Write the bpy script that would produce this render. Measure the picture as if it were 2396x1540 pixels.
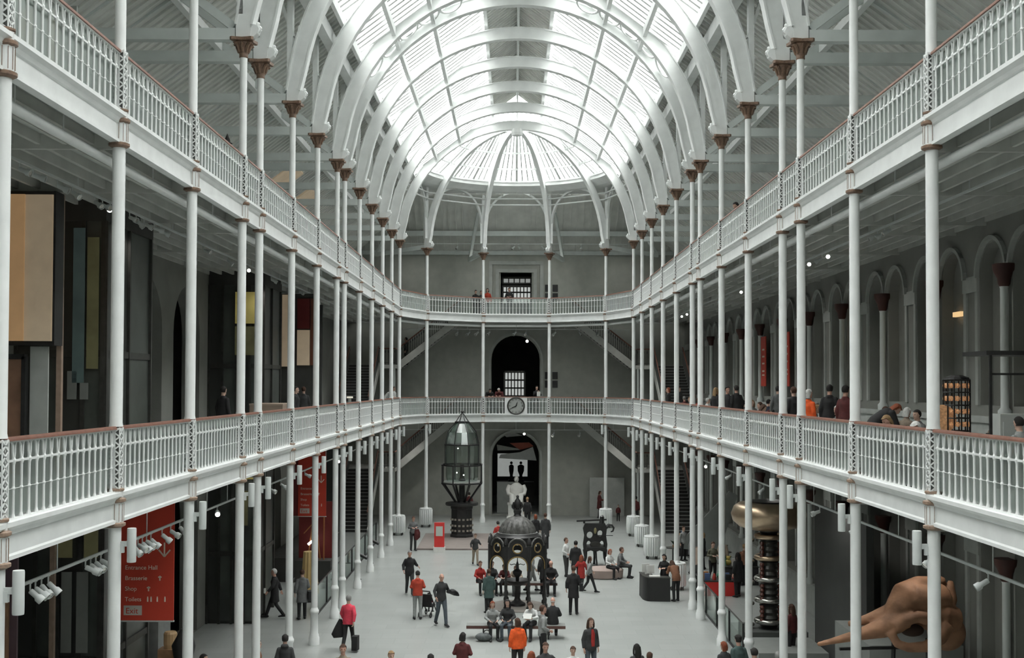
import bpy, bmesh, math, random
from math import sin, cos, pi, radians, sqrt, atan2
from mathutils import Vector, Matrix
from mathutils.geometry import tessellate_polygon

for _o in list(bpy.data.objects):
    bpy.data.objects.remove(_o, do_unlink=True)
SC = bpy.context.scene
COL = SC.collection
random.seed(7)

# ------------------------------------------------------------------ camera, sky, exposure
F_PX = 2777.0
EYE = 8.27
cam_d = bpy.data.cameras.new('camera')
cam_d.sensor_width = 36.0
cam_d.lens = 36.0 * F_PX / 2396.0
cam_d.shift_y = 64.86 / 2396.0
cam_d.clip_start = 0.1
cam_d.clip_end = 400
cam = bpy.data.objects.new('camera', cam_d)
COL.objects.link(cam)
cam.location = (-0.186, 0.0, EYE)
cam.rotation_mode = 'XYZ'
cam.rotation_euler = (pi / 2 + 0.0244, 0.0, 0.0009)
cam.matrix_world = (Matrix.Translation((-0.186, 0.0, EYE)) @ Matrix.Rotation(0.0009, 4, 'Z')
                    @ Matrix.Rotation(pi / 2 + 0.0244, 4, 'X') @ Matrix.Rotation(0.0032, 4, 'Z'))
SC.camera = cam

world = bpy.data.worlds.new('overcast_sky')
SC.world = world
world.use_nodes = True
wn = world.node_tree.nodes
wn.clear()
w_out = wn.new('ShaderNodeOutputWorld')
w_bg = wn.new('ShaderNodeBackground')
w_bg.inputs['Color'].default_value = (1.0, 1.0, 0.985, 1)
# overcast sky, brighter overhead than near the horizon
w_tc = wn.new('ShaderNodeTexCoord')
w_sep = wn.new('ShaderNodeSeparateXYZ')
w_pow = wn.new('ShaderNodeMath')
w_pow.operation = 'POWER'
w_pow.use_clamp = True
w_pow.inputs[1].default_value = 2.2
w_mr = wn.new('ShaderNodeMapRange')
w_mr.inputs['To Min'].default_value = 3.6
w_mr.inputs['To Max'].default_value = 23.5
world.node_tree.links.new(w_tc.outputs['Generated'], w_sep.inputs[0])
world.node_tree.links.new(w_sep.outputs['Z'], w_pow.inputs[0])
world.node_tree.links.new(w_pow.outputs[0], w_mr.inputs['Value'])
world.node_tree.links.new(w_mr.outputs[0], w_bg.inputs['Strength'])
world.node_tree.links.new(w_bg.outputs[0], w_out.inputs[0])

SC.view_settings.view_transform = 'Standard'
SC.view_settings.look = 'None'
SC.view_settings.gamma = 1.0
SC.view_settings.exposure = 0.0
SC.view_settings.use_curve_mapping = False
SC.cycles.max_bounces = 8
SC.cycles.diffuse_bounces = 6
SC.cycles.glossy_bounces = 3
SC.cycles.transmission_bounces = 6
SC.cycles.transparent_max_bounces = 24
SC.cycles.caustics_reflective = False
SC.cycles.caustics_refractive = False
SC.cycles.sample_clamp_indirect = 6.0

# ------------------------------------------------------------------ helpers
def PX(px, py, Y):
    """a photograph pixel and a depth along the hall -> a point of the hall"""
    return Vector(((px - 1201.5) * Y / F_PX - 0.186, Y, EYE + (902.8 - py) * Y / F_PX))

def G(px, py, z0=0.0):
    """a photograph pixel on a level -> x, y"""
    Y = F_PX * (EYE - z0) / (py - 902.8)
    return ((px - 1201.5) * Y / F_PX - 0.186, Y)

ORD = ['first', 'second', 'third', 'fourth', 'fifth', 'sixth', 'seventh', 'eighth', 'ninth', 'tenth', 'eleventh',
       'twelfth', 'thirteenth', 'fourteenth', 'fifteenth', 'sixteenth', 'seventeenth', 'eighteenth', 'nineteenth', 'twentieth']
MATS = {}

def mat(name, col, rough=0.6, metal=0.0, var=0.06, scale=3.0, bump=0.0, bscale=40.0, emit=0.0, ecol=None, spec=0.5, coord='Object'):
    if name in MATS:
        return MATS[name]
    m = bpy.data.materials.new(name)
    m.use_nodes = True
    nt = m.node_tree
    b = nt.nodes['Principled BSDF']
    b.inputs['Roughness'].default_value = rough
    b.inputs['Metallic'].default_value = metal
    b.inputs['Specular IOR Level'].default_value = spec
    tc = nt.nodes.new('ShaderNodeTexCoord')
    n = nt.nodes.new('ShaderNodeTexNoise')
    n.inputs['Scale'].default_value = scale
    n.inputs['Detail'].default_value = 3
    nt.links.new(tc.outputs[coord], n.inputs['Vector'])
    r = nt.nodes.new('ShaderNodeMapRange')
    r.inputs['From Min'].default_value = 0.3
    r.inputs['From Max'].default_value = 0.7
    r.inputs['To Min'].default_value = 1 - var
    r.inputs['To Max'].default_value = 1 + var
    nt.links.new(n.outputs['Fac'], r.inputs['Value'])
    mx = nt.nodes.new('ShaderNodeVectorMath')
    mx.operation = 'SCALE'
    mx.inputs[0].default_value = col[:3]
    nt.links.new(r.outputs['Result'], mx.inputs['Scale'])
    nt.links.new(mx.outputs['Vector'], b.inputs['Base Color'])
    if bump:
        n2 = nt.nodes.new('ShaderNodeTexNoise')
        n2.inputs['Scale'].default_value = bscale
        nt.links.new(tc.outputs[coord], n2.inputs['Vector'])
        bp = nt.nodes.new('ShaderNodeBump')
        bp.inputs['Strength'].default_value = bump
        bp.inputs['Distance'].default_value = 0.02
        nt.links.new(n2.outputs['Fac'], bp.inputs['Height'])
        nt.links.new(bp.outputs['Normal'], b.inputs['Normal'])
    if emit:
        b.inputs['Emission Color'].default_value = (*(ecol or col)[:3], 1)
        b.inputs['Emission Strength'].default_value = emit
    MATS[name] = m
    return m

def glass(name, tint=(0.9, 0.95, 0.93), clear=0.9, rough=0.05):
    if name in MATS:
        return MATS[name]
    m = bpy.data.materials.new(name)
    m.use_nodes = True
    nt = m.node_tree
    nt.nodes.clear()
    o = nt.nodes.new('ShaderNodeOutputMaterial')
    t = nt.nodes.new('ShaderNodeBsdfTransparent')
    t.inputs['Color'].default_value = (*tint, 1)
    g = nt.nodes.new('ShaderNodeBsdfGlossy')
    g.inputs['Roughness'].default_value = rough
    g.inputs['Color'].default_value = (0.9, 0.93, 0.92, 1)
    lw = nt.nodes.new('ShaderNodeLayerWeight')
    lw.inputs['Blend'].default_value = 0.25
    mr = nt.nodes.new('ShaderNodeMapRange')
    mr.inputs['To Min'].default_value = 1 - clear
    mr.inputs['To Max'].default_value = min(1.0, 1 - clear + 0.5)
    nt.links.new(lw.outputs['Fresnel'], mr.inputs['Value'])
    x = nt.nodes.new('ShaderNodeMixShader')
    nt.links.new(mr.outputs['Result'], x.inputs['Fac'])
    nt.links.new(t.outputs[0], x.inputs[1])
    nt.links.new(g.outputs[0], x.inputs[2])
    nt.links.new(x.outputs[0], o.inputs['Surface'])
    MATS[name] = m
    return m

def tiled(name, col, joint, size, rough=0.35, wide=1.0, mortar=0.008, coord='Object', var=0.05):
    """stone or tile paving / panelling from a brick texture"""
    if name in MATS:
        return MATS[name]
    m = mat(name, col, rough=rough, var=var, scale=0.6)
    nt = m.node_tree
    b = nt.nodes['Principled BSDF']
    tc = nt.nodes['Texture Coordinate']
    br = nt.nodes.new('ShaderNodeTexBrick')
    br.inputs['Scale'].default_value = 1.0
    br.inputs['Brick Width'].default_value = size * wide
    br.inputs['Row Height'].default_value = size
    br.inputs['Mortar Size'].default_value = mortar
    br.inputs['Color1'].default_value = (1, 1, 1, 1)
    br.inputs['Color2'].default_value = (0.9, 0.9, 0.9, 1)
    br.inputs['Mortar'].default_value = (joint, joint, joint, 1)
    nt.links.new(tc.outputs[coord], br.inputs['Vector'])
    old = b.inputs['Base Color'].links[0].from_socket
    mu = nt.nodes.new('ShaderNodeVectorMath')
    mu.operation = 'MULTIPLY'
    nt.links.new(old, mu.inputs[0])
    nt.links.new(br.outputs['Color'], mu.inputs[1])
    nt.links.new(mu.outputs['Vector'], b.inputs['Base Color'])
    return m

class MB:
    """collects shapes and links them as one mesh object"""
    def __init__(s):
        s.v, s.f, s.m = [], [], []

    def add(s, vs, fs, mi=0):
        n = len(s.v)
        s.v += [tuple(v) for v in vs]
        for f in fs:
            s.f.append(tuple(n + i for i in f))
            s.m.append(mi)
        return s

    def box(s, x0, x1, y0, y1, z0, z1, mi=0):
        vs = [(x, y, z) for z in (z0, z1) for y in (y0, y1) for x in (x0, x1)]
        return s.add(vs, [(0, 2, 3, 1), (4, 5, 7, 6), (0, 1, 5, 4), (2, 6, 7, 3), (0, 4, 6, 2), (1, 3, 7, 5)], mi)

    def bar(s, p, q, w, h, up=(0, 0, 1), mi=0):
        p, q = Vector(p), Vector(q)
        d = (q - p).normalized()
        sd = d.cross(Vector(up))
        if sd.length < 1e-4:
            sd = d.cross(Vector((0, 1, 0)))
        sd.normalize()
        u = sd.cross(d)
        vs = [a + sd * (i * w / 2) + u * (j * h / 2) for a in (p, q) for j in (-1, 1) for i in (-1, 1)]
        return s.add(vs, [(0, 2, 3, 1), (4, 5, 7, 6), (0, 1, 5, 4), (2, 6, 7, 3), (0, 4, 6, 2), (1, 3, 7, 5)], mi)

    def tube(s, pts, rad, n=8, mi=0, cap=True, flat=1.0, up=None):
        pts = [Vector(p) for p in pts]
        if not isinstance(rad, (list, tuple)):
            rad = [rad] * len(pts)
        vs, fs = [], []
        prev = None
        for i, p in enumerate(pts):
            d = (pts[min(i + 1, len(pts) - 1)] - pts[max(i - 1, 0)])
            if d.length < 1e-9:
                d = Vector((0, 0, 1))
            d.normalize()
            if prev is None:
                a = Vector(up) if up is not None else (Vector((1, 0, 0)) if abs(d.x) < 0.9 else Vector((0, 1, 0)))
            else:
                a = prev
            a = (a - d * a.dot(d))
            if a.length < 1e-6:
                a = d.orthogonal()
            a.normalize()
            prev = a
            c = d.cross(a)
            r = rad[i]
            rx, ry = (r if isinstance(r, (int, float)) else r[0]), (r * flat if isinstance(r, (int, float)) else r[1])
            for k in range(n):
                t = 2 * pi * k / n
                vs.append(p + a * (cos(t) * rx) + c * (sin(t) * ry))
        for i in range(len(pts) - 1):
            for k in range(n):
                fs.append((i * n + k, i * n + (k + 1) % n, (i + 1) * n + (k + 1) % n, (i + 1) * n + k))
        if cap:
            fs.append(tuple(range(n - 1, -1, -1)))
            fs.append(tuple((len(pts) - 1) * n + k for k in range(n)))
        return s.add(vs, fs, mi)

    def lathe(s, prof, c=(0, 0, 0), n=16, mi=0, sx=1.0, sy=1.0, rot=0.0, flute=0.0, axis='z'):
        vs, fs = [], []
        for r, z in prof:
            for k in range(n):
                t = 2 * pi * (k + 0.5 * rot) / n
                rr = r * (1 - flute * (k % 2))
                x, y = cos(t) * rr * sx, sin(t) * rr * sy
                if axis == 'z':
                    vs.append((c[0] + x, c[1] + y, c[2] + z))
                elif axis == 'y':
                    vs.append((c[0] + x, c[1] + z, c[2] - y))
                else:
                    vs.append((c[0] + z, c[1] + x, c[2] + y))
        for i in range(len(prof) - 1):
            for k in range(n):
                fs.append((i * n + k, i * n + (k + 1) % n, (i + 1) * n + (k + 1) % n, (i + 1) * n + k))
        fs.append(tuple(range(n - 1, -1, -1)))
        fs.append(tuple((len(prof) - 1) * n + k for k in range(n)))
        return s.add(vs, fs, mi)

    def ball(s, c, r, n=12, m=8, mi=0, s3=(1, 1, 1)):
        prof = [(max(1e-4, r * sin(pi * i / m)), -r * cos(pi * i / m)) for i in range(m + 1)]
        vs, fs = [], []
        for rr, z in prof:
            for k in range(n):
                t = 2 * pi * k / n
                vs.append((c[0] + cos(t) * rr * s3[0], c[1] + sin(t) * rr * s3[1], c[2] + z * s3[2]))
        for i in range(m):
            for k in range(n):
                fs.append((i * n + k, i * n + (k + 1) % n, (i + 1) * n + (k + 1) % n, (i + 1) * n + k))
        return s.add(vs, fs, mi)

    def slab(s, loops, fn_a, fn_b, mi=0):
        """a 2-D outline with holes, given two depths: fn_a and fn_b map (u, v) to the two faces"""
        lv = [[Vector((u, v, 0)) for u, v in lp] for lp in loops]
        tris = tessellate_polygon(lv)
        flat = [p for lp in loops for p in lp]
        n = len(flat)
        vs = [fn_a(u, v) for u, v in flat] + [fn_b(u, v) for u, v in flat]
        fs = [tuple(t) for t in tris] + [tuple(n + i for i in reversed(t)) for t in tris]
        o = 0
        for lp in loops:
            k = len(lp)
            for i in range(k):
                a, b2 = o + i, o + (i + 1) % k
                fs.append((a, b2, n + b2, n + a))
            o += k
        return s.add(vs, fs, mi)

    def torus(s, c, R, r, nR=20, nr=6, axis='z', mi=0, a0=0, a1=2 * pi):
        pts = []
        full = abs(a1 - a0 - 2 * pi) < 1e-6
        for i in range(nR + 1):
            t = a0 + (a1 - a0) * i / nR
            u, v = cos(t) * R, sin(t) * R
            pts.append({'z': (c[0] + u, c[1] + v, c[2]), 'y': (c[0] + u, c[1], c[2] + v), 'x': (c[0], c[1] + u, c[2] + v)}[axis])
        return s.tube(pts, r, nr, mi, cap=not full)

    def mesh(s, name, smooth=False, mats=()):
        me = bpy.data.meshes.new(name)
        me.from_pydata(s.v, [], s.f)
        me.polygons.foreach_set('material_index', s.m)
        if smooth:
            me.polygons.foreach_set('use_smooth', [True] * len(s.f))
        for m in mats:
            me.materials.append(m)
        me.update()
        if smooth == 'auto' or smooth is True:
            try:
                me.set_sharp_from_angle(angle=radians(42))
            except Exception:
                pass
        bm = bmesh.new()
        bm.from_mesh(me)
        bmesh.ops.recalc_face_normals(bm, faces=bm.faces)
        bm.to_mesh(me)
        bm.free()
        return me

def link(name, me, parent=None, loc=None, rot=None, kind=None, label=None, cat=None, group=None):
    o = bpy.data.objects.new(name, me)
    COL.objects.link(o)
    if parent is not None:
        o.parent = parent
    if loc is not None:
        o.location = loc
    if rot is not None:
        o.rotation_euler = rot
    tag(o, label, cat, group, kind)
    return o

def tag(o, label=None, cat=None, group=None, kind=None):
    if label:
        o['label'] = label
    if cat:
        o['category'] = cat
    if group:
        o['group'] = group
    if kind:
        o['kind'] = kind
    return o

def build(name, mb, mats, parent=None, smooth=False, **k):
    mats = mats if isinstance(mats, (list, tuple)) else [mats]
    return link(name, mb.mesh(name, smooth, mats), parent, **k)

def empty(name, loc=(0, 0, 0), rz=0.0, label=None, cat=None, group=None):
    o = bpy.data.objects.new(name, None)
    COL.objects.link(o)
    o.location = loc
    o.rotation_euler = (0, 0, rz)
    o.empty_display_size = 0.1
    return tag(o, label, cat, group)

KIDS = {}

def copy_tree(o, parent=None):
    c = o.copy()
    COL.objects.link(c)
    c.parent = parent
    for ch in list(o.children):
        copy_tree(ch, c)
    return c

# ------------------------------------------------------------------ materials
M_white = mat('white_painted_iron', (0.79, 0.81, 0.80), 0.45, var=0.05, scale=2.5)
M_white2 = mat('white_painted_timber', (0.60, 0.64, 0.625), 0.6, var=0.07, scale=2.0)
M_board = mat('pale_roof_boards', (0.68, 0.69, 0.66), 0.7, var=0.1, scale=1.5)
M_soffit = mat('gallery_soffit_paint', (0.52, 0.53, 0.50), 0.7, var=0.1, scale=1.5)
M_brown = mat('brown_red_hardwood', (0.20, 0.09, 0.062), 0.5, var=0.18, scale=9)
M_cap = mat('bronze_brown_paint', (0.20, 0.125, 0.085), 0.5, var=0.25, scale=25)
M_ring = mat('faded_gilt_brown_paint', (0.27, 0.19, 0.14), 0.5, var=0.25, scale=30)
M_wall = mat('grey_plaster', (0.26, 0.265, 0.245), 0.85, var=0.08, scale=1.2, bump=0.2)
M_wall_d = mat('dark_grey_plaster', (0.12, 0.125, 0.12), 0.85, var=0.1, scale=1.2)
M_wall_e = mat('end_wall_plaster', (0.38, 0.39, 0.355), 0.85, var=0.08, scale=2.0, bump=0.2)
M_stone = mat('pale_stone_dressing', (0.42, 0.44, 0.42), 0.8, var=0.08, scale=3)
M_black = mat('black_iron', (0.018, 0.018, 0.018), 0.45, var=0.3, scale=8)
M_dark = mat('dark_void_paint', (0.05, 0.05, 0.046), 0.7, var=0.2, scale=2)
M_darkmet = mat('dark_bronze_metal', (0.055, 0.055, 0.05), 0.4, metal=0.3, var=0.2, scale=6)
M_floor = tiled('pale_stone_floor_tiles', (0.325, 0.343, 0.33), 0.80, 0.75, rough=0.35, wide=1.33)
M_deck = mat('gallery_deck_stone', (0.40, 0.42, 0.405), 0.5, var=0.08, scale=1)
M_gold = mat('brushed_pale_bronze', (0.52, 0.40, 0.28), 0.32, metal=0.9, var=0.12, scale=3)
M_steel = mat('polished_steel', (0.55, 0.54, 0.5), 0.25, metal=0.95, var=0.05)
M_red = mat('banner_red', (0.52, 0.045, 0.022), 0.7, var=0.04)
M_red_d = mat('maroon_panel', (0.17, 0.02, 0.018), 0.6, var=0.08)
M_lamp = mat('lit_lamp_lens', (1, 0.97, 0.9), 0.4, emit=7.0)
M_lampoff = mat('white_lamp_housing', (0.62, 0.65, 0.64), 0.45)
M_warm = mat('backlit_paper_and_light_patch', (0.52, 0.43, 0.31), 0.7, var=0.1, scale=2.2, emit=0.17, ecol=(0.72, 0.54, 0.36))
M_warm2 = mat('backlit_orange_panel', (0.45, 0.27, 0.13), 0.7, var=0.1, scale=2.2, emit=0.24, ecol=(0.72, 0.44, 0.22))
M_yellow = mat('lit_yellow_glass', (0.35, 0.30, 0.10), 0.5, var=0.2, scale=1.5, emit=0.16, ecol=(0.62, 0.52, 0.16))
M_wood = mat('oiled_wood', (0.30, 0.17, 0.09), 0.5, var=0.15, scale=7)
M_pinkwood = mat('pale_wood_post', (0.36, 0.26, 0.2), 0.5, var=0.12, scale=7)
M_greyglass = mat('dark_tinted_glass', (0.042, 0.045, 0.041), 0.3, var=0.2, scale=0.8, spec=0.6)
M_greenglass = mat('green_tinted_glass', (0.07, 0.08, 0.072), 0.35, var=0.3, scale=1.2, spec=0.6)
M_glass = glass('roof_glazing', (0.97, 0.985, 0.98), 0.93, 0.3)
M_clear = glass('clear_glass', (0.9, 0.95, 0.93), 0.9, 0.03)
M_lens = glass('lighthouse_lens_glass', (0.82, 0.88, 0.85), 0.86, 0.08)
M_text = mat('cream_lettering', (0.75, 0.62, 0.52), 0.7)
M_marble = mat('white_marble', (0.68, 0.68, 0.65), 0.5, var=0.06, scale=5)

Y_NEAR = -30.0
# ------------------------------------------------------------------ layout
W = 6.5
BAY, PAIR = 4.3168, 1.8696
YA = 18.9
col_y = [YA - BAY - PAIR - BAY, YA - BAY - PAIR, YA - BAY, YA, YA + BAY, YA + 2 * BAY]
col_y += [col_y[-1] + PAIR]
for _i in range(3):
    col_y.append(col_y[-1] + BAY)
col_y.append(col_y[-1] + PAIR)
for _i in range(5):
    col_y.append(col_y[-1] + BAY)
YC = col_y[-1]                      # centre of the apse
APSE = [(-W * sin(radians(54)), YC + W * cos(radians(54))), (-W * sin(radians(18)), YC + W * cos(radians(18))),
        (W * sin(radians(18)), YC + W * cos(radians(18))), (W * sin(radians(54)), YC + W * cos(radians(54)))]
Y_END = 76.0
X_W = 10.8
Z_M, Z_U = 6.5, 12.55               # gallery floors
R_M, R_U = 7.60, 13.61              # handrails
Z_CAP = 16.32
SIDE = {-1: 'banner', 1: 'skull'}
# ------------------------------------------------------------------ setting: floor, decks, walls
def S(name, mb, mats, smooth=False):
    return build(name, mb, mats, smooth=smooth, kind='structure')

S('floor', MB().box(-11.0, 11.0, Y_NEAR, 92.0, -0.2, 0.0), M_floor)

def deck(z, th=0.28):
    """gallery deck: two long strips, the ring round the apse with stair openings, and the near end"""
    mb = MB()
    for sd in (-1, 1):
        a, b = sorted((sd * (W + 0.02), sd * X_W))
        mb.box(a, b, Y_NEAR, YC, z - th, z)
    inner = [(p[0] * 1.004, YC + (p[1] - YC) * 1.004) for p in [(-W, YC)] + APSE + [(W, YC)]]
    outer = [(X_W, YC), (X_W, Y_END), (-X_W, Y_END), (-X_W, YC)]
    holes = []
    for sd in (-1, 1):
        if z > 9:      # openings over both levels of stairs
            a, b = sorted((sd * 4.4, sd * 10.2))
            holes.append([(a, 74.3), (b, 74.3), (b, 75.95), (a, 75.95)])
        else:
            a, b = sorted((sd * 4.4, sd * 10.2))
            holes.append([(a, 74.3), (b, 74.3), (b, 75.95), (a, 75.95)])
    mb.slab([inner + outer] + holes, lambda u, v: (u, v, z), lambda u, v: (u, v, z - th))
    mb.box(-W, W, -5.0, -0.25, z - th, z)
    return mb
S('floor', deck(Z_M), M_deck)
S('floor', deck(Z_U), M_deck)

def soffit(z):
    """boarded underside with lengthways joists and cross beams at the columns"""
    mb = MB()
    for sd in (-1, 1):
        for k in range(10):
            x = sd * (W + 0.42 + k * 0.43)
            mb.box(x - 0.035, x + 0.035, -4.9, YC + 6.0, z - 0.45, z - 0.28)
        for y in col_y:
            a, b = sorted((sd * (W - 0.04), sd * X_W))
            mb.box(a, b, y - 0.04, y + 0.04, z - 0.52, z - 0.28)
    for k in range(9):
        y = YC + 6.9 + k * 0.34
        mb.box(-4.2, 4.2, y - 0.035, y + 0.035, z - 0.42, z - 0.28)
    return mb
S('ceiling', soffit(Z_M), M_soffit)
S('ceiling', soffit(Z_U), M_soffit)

# edge beams: moulded cornice and fascia along each gallery edge
def edge_beam(z, path, closed=False):
    prof = [(-0.04, z + 0.06), (0.12, z + 0.06), (0.12, z + 0.0), (0.07, z - 0.05), (0.04, z - 0.10), (0.01, z - 0.12), (0.01, z - 0.36),
            (0.05, z - 0.38), (0.05, z - 0.43), (-0.10, z - 0.43), (-0.10, z)]
    mb = MB()
    n = len(path)
    nor = []
    for i in range(n):
        a = Vector(path[max(i - 1, 0)])
        b = Vector(path[min(i + 1, n - 1)])
        p = Vector(path[i])
        d1 = (p - a).normalized() if i else (b - p).normalized()
        d2 = (b - p).normalized() if i < n - 1 else d1
        n1, n2 = Vector((d1.y, -d1.x)), Vector((d2.y, -d2.x))
        m = (n1 + n2).normalized()
        nor.append(m / max(0.3, m.dot(n1)))
    vs, fs = [], []
    k = len(prof)
    for p, m in zip(path, nor):
        for o, zz in prof:
            vs.append((p[0] + m.x * o, p[1] + m.y * o, zz))
    for i in range(n - 1):
        for j in range(k):
            fs.append((i * k + j, i * k + (j + 1) % k, (i + 1) * k + (j + 1) % k, (i + 1) * k + j))
    fs.append(tuple(range(k)))
    fs.append(tuple((n - 1) * k + j for j in range(k)))
    return mb.add(vs, fs)

EDGE = [(-W, Y_NEAR), (-W, YC)] + APSE + [(W, YC), (W, Y_NEAR)]
EDGE_I = [(x, y) for x, y in EDGE]
_n = 1
for z in (Z_M, Z_U):
    S('trim_%d' % _n, edge_beam(z, EDGE_I), M_white)
    _n += 1

# ---- end wall with its doorways
def arch_loop(cx, half, z0, zs, n=14):
    pts = [(cx - half, z0), (cx + half, z0)]
    for i in range(n + 1):
        t = pi * i / n
        pts.append((cx + half * cos(t), zs + half * sin(t)))
    return pts
EW_HOLES = [arch_loop(0.0, 1.50, 0.01, 3.75), arch_loop(-0.02, 1.55, Z_M + 0.01, 9.95),
            [(-1.0, Z_U + 0.01), (1.0, Z_U + 0.01), (1.0, 15.55), (-1.0, 15.55)]]
mb = MB().slab([[(-11.1, -0.2), (11.1, -0.2), (11.1, 17.2), (-11.1, 17.2)]] + EW_HOLES,
               lambda u, v: (u, Y_END, v), lambda u, v: (u, Y_END + 0.5, v))
S('wall_end', mb, M_wall_e)
# moulded surrounds
mb = MB()
for half, zs, z0 in ((1.50, 3.75, 0.0), (1.55, 9.95, Z_M)):
    pts = [(-half - 0.12, Y_END - 0.06, z0)] + [((half + 0.12) * cos(pi - pi * i / 16), Y_END - 0.06, zs + (half + 0.12) * sin(pi * i / 16)) for i in range(17)] + [(half + 0.12, Y_END - 0.06, z0)]
    for a, b in zip(pts, pts[1:]):
        mb.bar(a, b, 0.12, 0.26, up=(0, 1, 0) if abs(a[0] - b[0]) < 1e-3 else (0, 1, 0))
for s_, z1 in ((1.32, 15.75), (1.75, 16.25)):
    for sd in (-1, 1):
        mb.box(*sorted((sd * (s_ - 0.22), sd * s_)), Y_END - 0.10, Y_END, Z_U, z1)
    mb.box(-s_, s_, Y_END - 0.12, Y_END, z1 - 0.22, z1)
S('trim_3', mb, M_stone)
# rooms beyond the doorways
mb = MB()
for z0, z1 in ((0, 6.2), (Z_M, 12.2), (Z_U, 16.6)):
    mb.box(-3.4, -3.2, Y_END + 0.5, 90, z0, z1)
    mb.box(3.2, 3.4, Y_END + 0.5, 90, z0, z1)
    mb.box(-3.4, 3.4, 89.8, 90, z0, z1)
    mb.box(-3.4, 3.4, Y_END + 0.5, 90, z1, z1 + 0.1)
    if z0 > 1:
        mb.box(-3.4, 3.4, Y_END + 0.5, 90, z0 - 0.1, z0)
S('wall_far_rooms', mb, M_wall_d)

# ---- side walls
def arcade(mb, sd, z0, zc, y0, y1, mi_stone=1):
    pass

def side_openings():
    left = []
    # two dark arched openings per floor between the lift towers
    for z0, zs in ((Z_M, 9.9), (0.0, 3.7)):
        for y in (34.3, 38.6, 48.9 if z0 > 1 else 53.0):
            left.append(arch_loop(y, 1.55, z0 + 0.01, zs))
    return left
mb = MB().slab([[(Y_NEAR - 0.2, -0.2), (76.2, -0.2), (76.2, 17.2), (Y_NEAR - 0.2, 17.2)]] + side_openings(),
               lambda u, v: (-X_W, u, v), lambda u, v: (-X_W - 0.6, u, v))
S('wall_left', mb, M_wall)
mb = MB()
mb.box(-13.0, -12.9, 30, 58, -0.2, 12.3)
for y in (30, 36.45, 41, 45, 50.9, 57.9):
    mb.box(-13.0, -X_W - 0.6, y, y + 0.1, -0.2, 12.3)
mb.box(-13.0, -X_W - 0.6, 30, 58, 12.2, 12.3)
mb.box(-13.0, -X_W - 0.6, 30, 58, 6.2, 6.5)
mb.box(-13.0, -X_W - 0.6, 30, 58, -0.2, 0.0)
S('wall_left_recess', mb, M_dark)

# right wall: piers with paired round-headed recesses, impost band and dado
REC = []
for _k in range(13):
    yc = 21.9 + 4.3168 * _k - 0.0
    if 74 > yc:
        REC.append(yc)
holes = []
for z0, zs, half in ((Z_M + 1.35, 10.85, 0.76), (1.3, 4.65, 0.76)):
    for yc in REC:
        for s_ in (-0.92, 0.92):
            if yc < 70:
                holes.append(arch_loop(yc + s_, half, z0, zs, 12))
mb = MB().slab([[(Y_NEAR - 0.2, -0.2), (76.2, -0.2), (76.2, 17.2), (Y_NEAR - 0.2, 17.2)]] + holes,
               lambda u, v: (X_W, u, v), lambda u, v: (X_W + 0.3, u, v))
mb.box(X_W + 0.3, X_W + 0.5, Y_NEAR, 76.2, -0.2, 17.2)
S('wall_right', mb, M_wall)
mb = MB()
for z0, zs in ((Z_M, 10.85), (0.0, 4.65)):
    edges = [-5.0] + [v for yc in REC if yc < 70 for v in (yc - 1.72, yc + 1.72)] + [76.0]
    for a, b in zip(edges[::2], edges[1::2]):
        mb.box(X_W - 0.07, X_W, a, b, zs - 0.32, zs)                 # impost band between the pairs
        mb.box(X_W - 0.04, X_W, a + 0.12, b - 0.12, zs + 0.0, zs + 0.06)
        for e, g in ((a, 1), (b, -1)):
            y0, y1 = sorted((e, e + g * 0.16))
            mb.box(X_W - 0.05, X_W, y0, y1, z0 + 1.35, zs - 0.32)     # pilaster strips
    mb.box(X_W - 0.10, X_W, Y_NEAR, 76.0, z0, z0 + 0.95)                # dado
    mb.box(X_W - 0.16, X_W, Y_NEAR, 76.0, z0 + 0.95, z0 + 1.10)
    for yc in REC:
        if yc > 70:
            continue
        for s_ in (-0.92, 0.92):                                      # archivolts
            pts = [(X_W - 0.03, yc + s_ + 0.86 * cos(pi * i / 14), zs + 0.86 * sin(pi * i / 14)) for i in range(15)]
            for a, b in zip(pts, pts[1:]):
                mb.bar(a, b, 0.09, 0.14, up=(1, 0, 0))
S('trim_4', mb, M_stone)
S('wall_near', MB().box(-11.2, 11.2, Y_NEAR - 0.4, Y_NEAR, -0.2, 25), M_wall)

# dark red capitals on slim white columns between the paired recesses
cap_me = MB().lathe([(0.10, 0), (0.13, 0.05), (0.15, 0.18), (0.24, 0.36), (0.25, 0.45), (0.25, 0.50)], n=12).mesh('wall_capital', True, [mat('oxblood_paint', (0.055, 0.018, 0.013), 0.6, var=0.2)])
sh_me = MB().lathe([(0.15, 0), (0.15, 0.15), (0.09, 0.22), (0.085, 2.85), (0.1, 2.9)], n=12).mesh('wall_shaft', True, [M_white2])
_k = 0
for z0 in (Z_M + 1.10, 1.10):
    for i, yc in enumerate(REC):
        if yc > 70 or (z0 < 5 and yc < 22):
            continue
        lvl = 'middle gallery' if z0 > 5 else 'ground floor'
        r = empty('wall_column', (X_W - 0.13, yc, z0), 0,
                  'slim wall column with dark red capital, %s on skull side, %s from camera' % (lvl, ORD[i]), 'wall column', 'wall columns between arched recesses')
        link('shaft', sh_me, r)
        link('capital', cap_me, r, loc=(0, 0, 2.9))

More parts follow.
